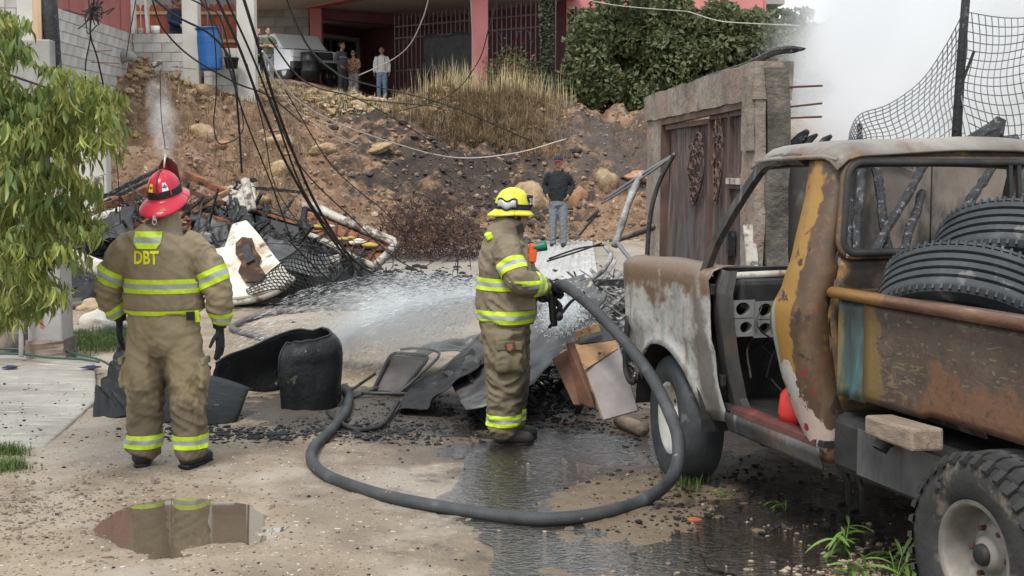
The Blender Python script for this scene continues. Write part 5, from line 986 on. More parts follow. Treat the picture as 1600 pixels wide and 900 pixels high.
# ---------------------------------------------------------------- people (local: facing +Y, x right, feet at z 0)
def hand(mb, wrist, d, palm_n, k=1.0, curl=.35, side=1, r=.009):
    d = Vector(d).normalized(); n = Vector(palm_n); n = (n - d * n.dot(d)).normalized(); s = d.cross(n) * side; w = Vector(wrist)
    mb.tube([w - d * .02 * k, w + d * .03 * k, w + d * .07 * k, w + d * .095 * k], [(.026 * k, .02 * k), (.036 * k, .018 * k), (.042 * k, .017 * k), (.038 * k, .014 * k)], 10, ref=s)
    for i, L in enumerate((.068, .078, .073, .056)):
        b = w + d * .088 * k + s * ((i - 1.5) * .0205 * k); p = [b]; a = .1
        for f in (.45, .32, .23): a += curl; p.append(p[-1] + (d * math.cos(a) + n * math.sin(a)) * (L * k * f))
        mb.tube(p, [r * k, r * k, r * .92 * k, r * .7 * k], 7)
    b = w + d * .03 * k - s * .034 * k; mb.tube([b, b + (d * .6 - s * .7 + n * .2).normalized() * .035 * k, b + (d * .6 - s * .7 + n * .2).normalized() * .035 * k + (d * .9 - s * .25 + n * .4).normalized() * .045 * k], [r * 1.25 * k, r * 1.1 * k, r * .8 * k], 7)
def head(mb, c, k=1.0, M=None):
    M = M or Matrix.Identity(3); c = Vector(c)
    def B(o, r, rot=None): mb.ball(c + M @ (Vector(o) * k), Vector(r) * k, 16, 10, M @ (rot or Matrix.Identity(3)))
    B((0, -.01, .03), (.076, .095, .088)); B((0, .03, -.045), (.058, .062, .062)); B((0, .055, -.075), (.035, .035, .028))
    B((0, .088, -.015), (.014, .022, .026), Matrix.Rotation(.4, 3, 'X')); B((0, .078, -.055), (.026, .014, .010)); B((0, .075, .018), (.055, .016, .014))
    for s in (-1, 1): B((s * .078, -.005, -.01), (.012, .026, .034))
def fold(p, a=.007, sz=(9, 9, 20), sd=0):
    w = Vector((noise.noise(p * 3 + Vector((sd, 0, 0))), noise.noise(p * 3 + Vector((0, sd + 5, 0))), noise.noise(p * 3 + Vector((0, 0, sd + 9))))) * .35
    q = Vector((p.x * sz[0] * .6 + sd, p.y * sz[1] * .6, p.z * sz[2] + p.x * sz[2] * .45)) + w * 4; n = noise.noise(q); n2 = noise.noise(Vector((q.x * 1.9, q.y * 1.9, p.z * sz[2] * 1.6 - p.x * sz[2] * .8)) + w * 5)
    m = noise.noise(Vector((p.x * 4, p.y * 4, p.z * 4 + sd)))
    return a * 1.6 * (.55 - abs(n) * 2) + a * .7 * (.4 - abs(n2) * 1.6) + a * 1.0 * m
def band(bvh, c, ax, hw, m, name, par, off=.005, n=56, rows=(M_LIME, M_SILV, M_LIME), maxr=.5, world=False, a0=0, a1=2 * math.pi, split=(0, .33, .67, 1)):
    ax = Vector(ax).normalized(); c = Vector(c); e1 = ax.orthogonal().normalized(); e2 = ax.cross(e1); vs = []; fs = []; mi = []; S = []
    for i in range(len(split) - 1): S += list(np.linspace(split[i], split[i + 1], 4))
    full = abs(a1 - a0 - 2 * math.pi) < 1e-6; cnt = n if full else n + 1
    for t in S:
        o = c + ax * (hw * (2 * t - 1)); rads = []
        for k in range(cnt):
            a = a0 + (a1 - a0) * k / n; d = e1 * math.cos(a) + e2 * math.sin(a); h = bvh.ray_cast(o, d, maxr); rads.append((h[0] - o).length if h[0] is not None else None)
        good = [q for q in rads if q is not None] or [.1]; med = sorted(good)[len(good) // 2]
        rads = [med if (q is None or q > med * 2.0) else q for q in rads]
        for k in range(cnt):
            a = a0 + (a1 - a0) * k / n; vs.append(o + (e1 * math.cos(a) + e2 * math.sin(a)) * (rads[k] + off))
    for i in range(len(S) - 1):
        if abs(S[i + 1] - S[i]) < 1e-9: continue
        for k in range(n): fs.append((i * cnt + k, i * cnt + (k + 1) % cnt, (i + 1) * cnt + (k + 1) % cnt, (i + 1) * cnt + k)); mi.append(min(len(rows) - 1, sum(1 for q in split[1:-1] if S[i] >= q - 1e-6)))
    o = obj(name, vs, fs, list(rows), par, world, True, mi); return o
def decal(me, M, bvh, d, m, name, par, off=.006):
    # drape flat lettering onto the cloth
    bm = bmesh.new(); bm.from_mesh(me); bmesh.ops.triangulate(bm, faces=bm.faces); bmesh.ops.subdivide_edges(bm, edges=list(bm.edges), cuts=1)
    for v in bm.verts:
        p = M @ v.co; h = bvh.ray_cast(p - Vector(d) * .3, Vector(d), .8); v.co = (h[0] if h[0] is not None else p) - Vector(d) * off
    out = bpy.data.meshes.new(name); bm.to_mesh(out); bm.free(); out.materials.append(m); return link(name, out, par, False)
def mlink(name, me, m, par): me.materials.append(m); return link(name, me, par, False)

def firefighter1():
    z0 = .03; loc = at(262, 722, 7.78); loc.z = ground_z(loc.x, loc.y); t = thing('firefighter', 'firefighter in tan turnout gear and red helmet seen from behind', 'firefighter', loc, R(-3)); t.scale = (.89, .94, .99)
    # body (head, neck and hands inside gloves), one continuous mesh
    b = MB(); head(b, (.02, .05, 1.64), 1.02); b.tube([(.02, .03, 1.40), (.02, .03, 1.57)], .06, 12); b.tube([(0, 0, .9), (0, 0, 1.2), (0, .0, 1.42)], [(.16, .11), (.18, .12), (.13, .08)], 14)
    for s in (-1, 1): b.tube([(s * .16, 0, 1.38), (s * .33, 0, 1.12), (s * .36, .04, .93)], [.05, .045, .035], 10); b.tube([(s * .10, 0, .92), (s * .13, 0, .5), (s * .16, 0, .08)], [.08, .06, .05], 10)
    mlink('body', remesh(b, .014, 3), M_SKIN, t)
    # coat
    c = MB(); c.tube([(0, .0, .955), (0, 0, 1.0), (0, .0, 1.12), (0, -.005, 1.26), (0, -.01, 1.36), (.0, -.005, 1.42), (.01, .005, 1.465), (.02, .02, 1.50)], [(.262, .185), (.272, .195), (.268, .19), (.272, .185), (.262, .172), (.225, .15), (.15, .125), (.10, .10)], 28, ref=(1, 0, 0))
    c.tube([(.02, .02, 1.45), (.02, .03, 1.545), (.02, .035, 1.58)], [(.118, .12), (.098, .105), (.094, .10)], 20)
    AL = [(-.15, -.005, 1.375), (-.255, -.01, 1.325), (-.335, -.01, 1.23), (-.385, .0, 1.10), (-.365, .035, 1.0), (-.335, .06, .93)]; AR = [(.15, -.005, 1.375), (.255, -.01, 1.325), (.335, -.015, 1.23), (.385, -.01, 1.09), (.385, .02, .98), (.375, .04, .89)]
    for A in (AL, AR): c.tube(catmull(A, 4), [.10] + list(np.linspace(.108, .102, 6)) + list(np.linspace(.10, .088, 8)) + list(np.linspace(.086, .062, 6)), 16)
    cm = remesh(c, .0095, 5, lambda p: fold(p, .0068, (7, 7, 13)) * (1.6 if abs(p.x) > .24 else .85)); bv = bvh_of(cm); coat = mlink('coat', cm, M_COAT, t)
    mb = MB(); mb.tube([(.0, -.005, .985), (0, -.005, 1.0)], [(.01, .01)] * 2, 4)
    band(bv, (0, 0, 1.135), (0, 0, 1), .043, None, 'reflective_stripe', coat); band(bv, (0, 0, .972), (0, 0, 1), .014, None, 'hem_stripe', coat, rows=(M_LIME,), split=(0, 1))
    for A, s in ((AL, -1), (AR, 1)):
        P = catmull(A, 6); i = 14; band(bv, P[i], P[i + 1] - P[i - 1], .048, None, 'reflective_stripe', coat, maxr=.16); i = 27; band(bv, P[i], P[i + 1] - P[i - 1], .042, None, 'reflective_stripe', coat, maxr=.13)
    M0 = Matrix.Translation((-.05, -.4, 1.308)) @ Matrix.Rotation(R(90), 4, 'X'); decal(text_mesh('DBT', .098), M0 @ Matrix.Diagonal((.95, 1.12, 1, 1)), bv, (0, 1, 0), M_YEL, 'back_lettering', coat)
    # neck patch
    q = MB(); rows = []; y = -.4
    for k in range(13): zt = 1.468 - .104 * k / 12; hw = .098 if zt > 1.40 else .098 - (1.40 - zt) * .9; rows.append([Vector((x, y, zt)) for x in np.linspace(-.045 - hw, -.045 + hw, 15)])
    q.grid(rows); me = bpy.data.meshes.new('p'); me.from_pydata(q.v, [], q.f)
    for v in me.vertices:
        h = bv.ray_cast(v.co, Vector((0, 1, 0)), .8); v.co = (h[0] if h[0] is not None else v.co + Vector((0, .3, 0))) + Vector((0, -.008, 0))
    for mm in (M_LIME, M_SILV): me.materials.append(mm)
    for p_ in me.polygons: r_ = p_.index // 14; p_.material_index = 1 if 4 <= r_ <= 7 else 0
    link('neck_patch', me, coat, False)
    me = text_mesh('THORN', .022); decal(me, Matrix.Translation((-.045, -.4, 1.418)) @ Matrix.Rotation(R(90), 4, 'X'), bv, (0, 1, 0), M_BLK, 'name_tag', coat, .012) if False else None
    M1 = Matrix.Translation((-.0, -.4, .995)) @ Matrix.Rotation(R(90), 4, 'X'); decal(text_mesh('RUIZ', .042), M1, bv, (0, 1, 0), M_YEL, 'tail_lettering', coat) if False else None
    # coat clip strap at right hip
    mb = MB(); mb.bar((.262, -.10, .985), (.272, -.11, .915), .03, .012); mb.build('hip_strap', M_LIME, coat, False); mb = MB(); mb.box((.235, -.15, .955), (.05, .03, .05)); mb.build('hip_clip', M_BLK, coat, False)
    # trousers
    q = MB(); q.tube([(0, 0, .72), (0, -.01, .80), (0, -.012, .90), (0, 0, 1.0)], [(.20, .15), (.242, .175), (.25, .175), (.235, .16)], 24, ref=(1, 0, 0))
    LG = [[(-.115, -.01, .80), (-.13, -.01, .66), (-.145, .0, .50), (-.150, .005, .33), (-.158, -.005, .20), (-.165, -.01, .10), (-.168, -.01, .06)], [(.115, -.01, .80), (.135, -.01, .66), (.15, .0, .50), (.158, .005, .33), (.165, -.005, .20), (.17, -.01, .10), (.172, -.01, .06)]]
    for L in LG: q.tube(catmull(L, 4), list(np.linspace(.142, .136, 8)) + list(np.linspace(.134, .118, 8)) + list(np.linspace(.117, .118, 5)) + [.115, .11, .105, .10], 20)
    for s in (-1, 1): q.tube([(s * .262, -.015, .66), (s * .28, -.015, .6), (s * .28, -.015, .5)], [(.02, .07), (.026, .085), (.022, .085)], 12, ref=(1, 0, 0))
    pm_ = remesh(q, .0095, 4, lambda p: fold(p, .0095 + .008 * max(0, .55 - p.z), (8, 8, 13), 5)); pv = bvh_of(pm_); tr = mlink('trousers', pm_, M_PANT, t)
    for L in LG: band(pv, (L[4][0], L[4][1], .165), (0, 0, 1), .042, None, 'reflective_stripe', tr, maxr=.2)
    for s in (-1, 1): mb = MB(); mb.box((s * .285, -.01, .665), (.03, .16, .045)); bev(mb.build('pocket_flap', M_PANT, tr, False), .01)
    # boots
    for s, a in ((-1, R(12)), (1, R(-25))):
        mb = MB(); Mz = Matrix.Translation((s * .17, -.02, 0)) @ Matrix.Rotation(a, 4, 'Z'); P = lambda y, z: (Mz @ Vector((0, y, z)))
        mb.tube([P(-.075, .05), P(-.06, .05), P(.0, .05), (P(.09, .045)), P(.17, .04), P(.205, .035)], [(.03, .04), (.052, .055), (.058, .06), (.058, .05), (.05, .042), (.02, .02)], 14, ref=Mz.to_3x3() @ Vector((1, 0, 0))); mb.tube([P(-.02, .04), P(-.02, .2)], .07, 14)
        me = remesh(mb, .011, 3); bo = mlink('boot', me, M_BOOT, t); sl = MB(); sl.tube([P(-.08, .012), P(-.05, .012), P(.08, .012), P(.19, .012)], [(.045, .013), (.056, .014), (.06, .014), (.035, .012)], 14, ref=Mz.to_3x3() @ Vector((1, 0, 0))); sl.build('sole', M_BLK, bo, False, True)
    # gloves
    for A, s, cu in ((AL, -1, .25), (AR, 1, .12)):
        w = Vector(A[-1]); d = Vector((s * .02, .0 if s < 0 else -.02, -1)); g = MB(); hand(g, w + d.normalized() * .03, d, (-s, .25, 0), 1.25, cu, s, .0105); g.tube([w + Vector((0, 0, .05)), w + Vector((0, 0, -.03))], [.05, .046], 12); mlink('glove', remesh(g, .0055, 2), M_GLOVE, t)
    # helmet
    hm = Matrix.Translation((.02, .03, 1.685)) @ Matrix.Rotation(R(17), 4, 'X') @ Matrix.Rotation(R(-5), 4, 'Y') @ Matrix.Diagonal((.94, .92, .92, 1)); rows = []; N_ = 48
    prof = [(0, .160), (.25, .157), (.5, .142), (.72, .118), (.88, .085), (.96, .045), (1.0, 0.01), (1.01, -.004)]
    for f, z in prof: rows.append([hm @ Vector((.118 * f * math.cos(a), .142 * f * math.sin(a), z)) for a in np.linspace(0, 2 * math.pi, N_ + 1)])
    for e in (.25, .5, .75, 1.0, 1.02):
        r_ = []
        for a in np.linspace(0, 2 * math.pi, N_ + 1):
            bk = max(0, -math.sin(a)); fr = max(0, math.sin(a)); ex = .042 + .075 * bk ** 1.5 + .03 * fr ** 2; r_.append(hm @ Vector(((.118 + ex * e * (1.0 if bk < .3 else 1)) * math.cos(a), (.142 + ex * e) * math.sin(a), -.006 - (.030 + .03 * bk ** 2) * e ** 1.4 * (1 - .5 * fr) - (.008 if e > 1.01 else 0))))
        rows.append(r_)
    mb = MB(); mb.grid(rows); he = mb.build('helmet', M_HELR, t, False, True); solid(he, .006)
    for k in range(4):
        ph_ = R(45 + 90 * k); mb = MB(); mb.tube([hm @ Vector((.1215 * math.sin(u) * math.cos(ph_), .1455 * math.sin(u) * math.sin(ph_), .162 * math.cos(u) + .003)) for u in np.linspace(.1, 1.5, 12)], .006, 6); mb.build('ridge', M_HELR, he, False, True)
    mb = MB(); mb.tube([hm @ Vector((0, .1455 * math.sin(u), .162 * math.cos(u) + .006)) for u in np.linspace(-1.45, 1.25, 18)], .008, 6); mb.build('crest', M_HELD, he, False, True)
    mb = MB(); mb.add([hm @ Vector(v) for v in ((-.075, .155, .03), (.075, .155, .03), (.07, .165, .15), (.04, .168, .19), (0, .17, .215), (-.04, .168, .19), (-.07, .165, .15))], [(0, 1, 2, 3, 4, 5, 6)]); fs_ = mb.build('front_shield', M_HELD, he, False); solid(fs_, .008, 0)
    mb = MB(); mb.tube([hm @ Vector((0, .08, .16)), hm @ Vector((0, .13, .205)), hm @ Vector((0, .165, .232))], [.006, .007, .012], 7); mb.build('shield_finial', M_CHROME, he, False, True)
    rows = [[hm @ Vector(((.118 * f + .007) * math.cos(a), (.142 * f + .007) * math.sin(a), z)) for a in np.linspace(0, 2 * math.pi, N_ + 1)] for f, z in ((1.0, .012), (.985, .028), (.965, .046), (.94, .058))]; mb = MB(); mb.grid(rows); mb.build('goggle_strap', M_BLK, he, False, True)
    def tetra(a, m, nm, wd=.024):
        P = [];
        for (da, z, f) in ((-wd * 8, .062, .938), (wd * 8, .062, .938), (wd * 5, .112, .745), (-wd * 5, .112, .745)): P.append(hm @ Vector(((.118 * f + .010) * math.cos(a + da), (.142 * f + .010) * math.sin(a + da), z)))
        q = MB(); q.add(P, [(0, 1, 2, 3)]); o = q.build(nm, m, he, False); solid(o, .002, 0); return P
    tetra(R(-118), M_LIME, 'reflective_patch'); P = tetra(R(-62), M_WHITE, 'reflective_patch')
    cP = (P[0] + P[1] + P[2] + P[3]) / 4; xx = (P[1] - P[0]).normalized(); yy = ((P[3] + P[2]) - (P[0] + P[1])).normalized(); nn = xx.cross(yy); yy = nn.cross(xx); me = text_mesh('4', .04); me.materials.append(flat('blue_print', (.03, .12, .34), .5)); o = link('helmet_number', me, he, False); Mm = Matrix((xx, yy, nn)).transposed().to_4x4(); Mm.translation = cP + nn * .005; o.matrix_basis = Mm
    for k in range(3):
        p_ = [hm @ Vector((.018 + k * .014 + j * .02, -.205 - j * .03, -.030 - j * .012)) for j in (0, 1)]; mb = MB(); mb.bar(p_[0], p_[1], .006, .003); mb.build('brim_stripe', M_DRYP, he, False)
    mb = MB(); c0 = hm @ Vector((-.01, -.265, -.072)); mb.tube([c0 + Vector((.014 * math.cos(a), 0, .02 * math.sin(a) - .02)) for a in np.linspace(0, 2 * math.pi, 14, False)], .004, 5, False, closed=True); mb.box(c0, (.018, .012, .03)); mb.build('brim_ring', M_CHROME, he, False)
    return t

def firefighter2():
    loc = at(788, 697, 8.62); loc.z = ground_z(loc.x, loc.y); t = thing('firefighter', 'firefighter in sooty turnout gear and yellow helmet holding the hose', 'firefighter', loc, R(-82)); t.scale = (.97, .94, .975)
    K = .965
    b = MB(); head(b, (.0, .07, 1.60), 1.02); b.tube([(0, .02, 1.38), (0, .045, 1.54)], .058, 12); b.tube([(0, 0, .85), (0, 0, 1.2), (0, .0, 1.42)], [(.15, .10), (.17, .11), (.12, .08)], 14)
    for s in (-1, 1): b.tube([(s * .09, 0, .9), (s * .09, .0, .5), (s * .09, -.01, .08)], [.08, .06, .05], 10); b.tube([(s * .16, 0, 1.38), (s * .3, .06, 1.2)], [.05, .045], 10)
    mlink('body', remesh(b, .014, 3), M_SKIN, t)
    mb = MB(); mb.tube([(0, .03, 1.45), (0, .04, 1.54), (0, .05, 1.60)], [(.10, .115), (.09, .105), (.088, .10)], 18); mlink('hood', remesh(mb, .012, 3, lambda p: fold(p, .004)), M_BLK, t)
    c = MB(); c.tube([(0, .01, .845), (0, .015, .90), (0, .02, 1.02), (0, .02, 1.15), (0, .01, 1.28), (0, .0, 1.38), (0, .0, 1.44), (0, .02, 1.49)], [(.23, .205), (.235, .218), (.235, .222), (.235, .215), (.235, .195), (.20, .165), (.145, .14), (.10, .115)], 28, ref=(1, 0, 0))
    c.tube([(0, .02, 1.46), (0, .045, 1.53), (0, .055, 1.565)], [(.115, .125), (.105, .118), (.10, .112)], 20)
    AR = [(.16, .0, 1.375), (.245, .0, 1.33), (.31, .02, 1.235), (.335, .07, 1.16), (.28, .17, 1.135), (.225, .265, 1.125)]; AL = [(-.16, .0, 1.375), (-.24, .02, 1.33), (-.28, .12, 1.22), (-.25, .22, 1.12), (-.15, .29, 1.06), (-.05, .33, 1.03)]
    for A in (AL, AR): c.tube(catmull(A, 4), [.11] + list(np.linspace(.112, .10, 6)) + list(np.linspace(.10, .088, 8)) + list(np.linspace(.085, .068, 6)), 16)
    cm = remesh(c, .0095, 5, lambda p: fold(p, .009, (7, 7, 13), 9)); bv = bvh_of(cm); coat = mlink('coat', cm, M_COAT2, t)
    band(bv, (0, .02, 1.125), (0, .0, 1), .042, None, 'reflective_stripe', coat); band(bv, (0, .015, .90), (0, 0, 1), .045, None, 'reflective_stripe', coat)
    P = catmull(AR, 6); band(bv, P[11], P[12] - P[10], .045, None, 'reflective_stripe', coat, maxr=.18); band(bv, P[25], P[26] - P[24], .042, None, 'reflective_stripe', coat, maxr=.15)
    mb = MB(); mb.box((.225, .13, 1.0), (.02, .13, .10)); bev(mb.build('coat_pocket', M_COAT2, coat, False), .012)
    mb = MB(); mb.box((.06, -.12, 1.45), (.10, .05, .05), Matrix.Rotation(R(25), 3, 'X')); bev(mb.build('neck_patch', M_LIME, coat, False), .012)
    mb = MB(); mb.box((.102, .10, 1.50), (.02, .05, .06), Matrix.Rotation(R(20), 3, 'X')); mb.build('collar_tab', M_BLK, coat, False)
    q = MB(); q.tube([(0, .0, .70), (0, -.0, .80), (0, .01, .95)], [(.19, .165), (.215, .185), (.21, .18)], 22, ref=(1, 0, 0))
    LG = [[(s * .10, .0, .80), (s * .105, .0, .64), (s * .105, .01, .48), (s * .10, -.0, .32), (s * .10, -.01, .2), (s * .10, -.01, .11), (s * .10, -.005, .06)] for s in (-1, 1)]
    for i, L in enumerate(LG):
        L = [(x, y + (.05 if i == 0 else -.01), z) for x, y, z in L]; LG[i] = L; q.tube(catmull(L, 4), list(np.linspace(.15, .142, 8)) + list(np.linspace(.14, .12, 8)) + list(np.linspace(.12, .118, 5)) + [.112, .11, .10, .095], 20)
    q.tube([(.235, .0, .73), (.25, .0, .68), (.25, .0, .56), (.235, 0, .52)], [(.02, .085), (.024, .095), (.024, .095), (.015, .09)], 12, ref=(1, 0, 0))
    pm_ = remesh(q, .0095, 4, lambda p: fold(p, .0115, (8, 8, 13), 15)); pv = bvh_of(pm_); tr = mlink('trousers', pm_, M_PANT2, t)
    for L in LG: band(pv, (L[4][0], L[4][1], .185), (0, 0, 1), .04, None, 'reflective_stripe', tr, maxr=.2)
    mb = MB(); mb.box((.262, .0, .715), (.02, .18, .06)); bev(mb.build('pocket_flap', M_PANT2, tr, False), .008)
    me = bpy.data.meshes.new('badge'); q = MB(); q.add([(.282, -.035, .745), (.282, .035, .745), (.284, .04, .715), (.282, .025, .685), (.28, 0, .67), (.282, -.025, .685), (.284, -.04, .715)], [(0, 1, 2, 3, 4, 5, 6)]); q.build('pocket_badge', flat('dark_badge', (.06, .045, .035), .6), tr, False)
    q = MB(); q.add([(.2865, -.02, .735), (.2865, .02, .735), (.2865, .02, .70), (.2865, -.0, .683), (.2865, -.02, .70)], [(0, 1, 2, 3, 4)]); q.build('badge_emblem', flat('badge_red', (.30, .10, .06), .6), tr, False)
    for s, dy in ((-1, .06), (1, 0)):
        mb = MB(); P_ = lambda y, z: Vector((s * .10, y + dy, z)); mb.tube([P_(-.085, .055), P_(-.06, .055), P_(.0, .055), P_(.09, .05), P_(.17, .043), P_(.20, .035)], [(.03, .045), (.052, .058), (.056, .06), (.058, .052), (.05, .044), (.02, .02)], 14, ref=(1, 0, 0)); mb.tube([P_(-.02, .05), P_(-.02, .22)], .072, 14)
        bo = mlink('boot', remesh(mb, .011, 3), M_BOOT, t); sl = MB(); sl.tube([P_(-.09, .012), P_(-.05, .012), P_(.08, .012), P_(.195, .012)], [(.045, .013), (.056, .014), (.06, .014), (.035, .012)], 14, ref=(1, 0, 0)); sl.build('sole', M_BLK, bo, False, True)
    g = MB(); w = Vector(AR[-1]); d = Vector((-.45, .8, -.25)); hand(g, w + d.normalized() * .03, d, (-.5, -.2, -.8), 1.2, .75, -1, .0105); g.tube([w - d.normalized() * .03, w + d.normalized() * .04], [.05, .044], 12); mlink('glove', remesh(g, .0055, 2), M_GLOVE, t)
    g = MB(); w = Vector(AL[-1]); d = Vector((.6, .5, -.5)); hand(g, w + d.normalized() * .03, d, (.2, -.5, -.6), 1.2, .75, 1, .0105); g.tube([w - d.normalized() * .03, w + d.normalized() * .04], [.05, .044], 12); mlink('glove', remesh(g, .0055, 2), M_GLOVE, t)
    hm = Matrix.Translation((0, .06, 1.640)) @ Matrix.Rotation(R(-3), 4, 'X') @ Matrix.Diagonal((.90, .86, .90, 1)); rows = []; N_ = 48
    for f, z in [(0, .150), (.3, .146), (.55, .132), (.76, .106), (.9, .072), (.97, .035), (1.0, 0), (1.01, -.02)]: rows.append([hm @ Vector((.118 * f * math.cos(a), .145 * f * math.sin(a), z)) for a in np.linspace(0, 2 * math.pi, N_ + 1)])
    for e in (.3, .65, 1.0, 1.02): rows.append([hm @ Vector(((.119 + .024 * e) * math.cos(a), (.146 + e * (.022 + .035 * max(0, -math.sin(a)) ** 2 + .008 * max(0, math.sin(a)))) * math.sin(a), -.022 - .022 * e - .018 * e * max(0, -math.sin(a)) - (.01 if e > 1.01 else 0))) for a in np.linspace(0, 2 * math.pi, N_ + 1)])
    mb = MB(); mb.grid(rows); he = mb.build('helmet', M_HELY, t, False, True); solid(he, .006)
    rows = [[hm @ Vector(((.118 * f + .008) * math.cos(a), (.145 * f + .008) * math.sin(a), z)) for a in np.linspace(0, 2 * math.pi, N_ + 1)] for f, z in ((1.0, -.012), (.995, .01), (.98, .032))]; mb = MB(); mb.grid(rows); mb.build('goggle_strap', M_BLK, he, False, True)
    rows = [[hm @ Vector(((.118 * f + .014) * math.cos(a), (.145 * f + .014) * math.sin(a), z + .012 * math.sin(j * .9))) for j, a in enumerate(np.linspace(R(-60), R(5), 11))] for f, z in ((1.0, -.005), (.985, .03), (.955, .06))]; mb = MB(); mb.grid(rows); gg = mb.build('goggle_lens', M_LENS, he, False, True); solid(gg, .006)
    mb = MB(); mb.tube(rows[2] + rows[1][::-1][:1] + rows[0][::-1], .006, 5); mb.build('goggle_frame', M_BLK, he, False, True)
    for s in (-1, 0, 1): mb = MB(); mb.tube([hm @ Vector((s * .05 * math.sin(u) + .0, .148 * math.sin(u) * (1 if s == 0 else .93), .152 * math.cos(u) + .002)) for u in np.linspace(-1.3, 1.2, 14)], .0055, 5); mb.build('ridge', M_HELY, he, False, True)
    sh_ = [hm @ Vector((.085 * math.sin(a), .135 * math.cos(a) * 1.0 + .028, z)) for z in (.012, .045, .08, .105) for a in np.linspace(-.75, .95, 7)]; rows = [sh_[i * 7:(i + 1) * 7] for i in range(4)]; mb = MB(); mb.grid(rows); fs_ = mb.build('front_shield', M_BLK, he, False, True); solid(fs_, .006, 0)
    me = text_mesh('210', .058); a = .62; pc = hm @ Vector((.085 * math.sin(a) + .0062, .135 * math.cos(a) + .037, .056)); nn = Vector((math.sin(a) * 1.25, math.cos(a), 0)).normalized(); xx = Vector((-nn.y, nn.x, 0)); me.materials.append(M_WHITE); o = link('helmet_number', me, he, False); Mm = Matrix((xx, Vector((0, 0, 1)), nn)).transposed().to_4x4(); Mm.translation = pc + nn * .004; o.matrix_basis = Mm @ Matrix.Diagonal((.72, 1, 1, 1))
    # chest torch
    tc = thing('hand_torch', 'orange and green torch clipped to the chest of the hose holder', 'torch', loc, R(-82)); tc.scale = (.97, .94, .975); mb = MB(); mb.box((.13, .185, 1.335), (.055, .06, .13), Matrix.Rotation(R(-8), 3, 'X')); bev(mb.build('torch_body', M_ORANGE, tc, False), .014, 3); mb = MB(); mb.lathe([(0, -.03), (.028, -.03), (.032, .0), (.036, .05), (.036, .07), (.03, .07), (.03, .06), (0, .06)], 20, Matrix.Translation((.13, .215, 1.375)) @ Matrix.Rotation(R(-80), 4, 'X')); mb.build('torch_head', M_TORCHG, tc, False, True)
    return t, loc

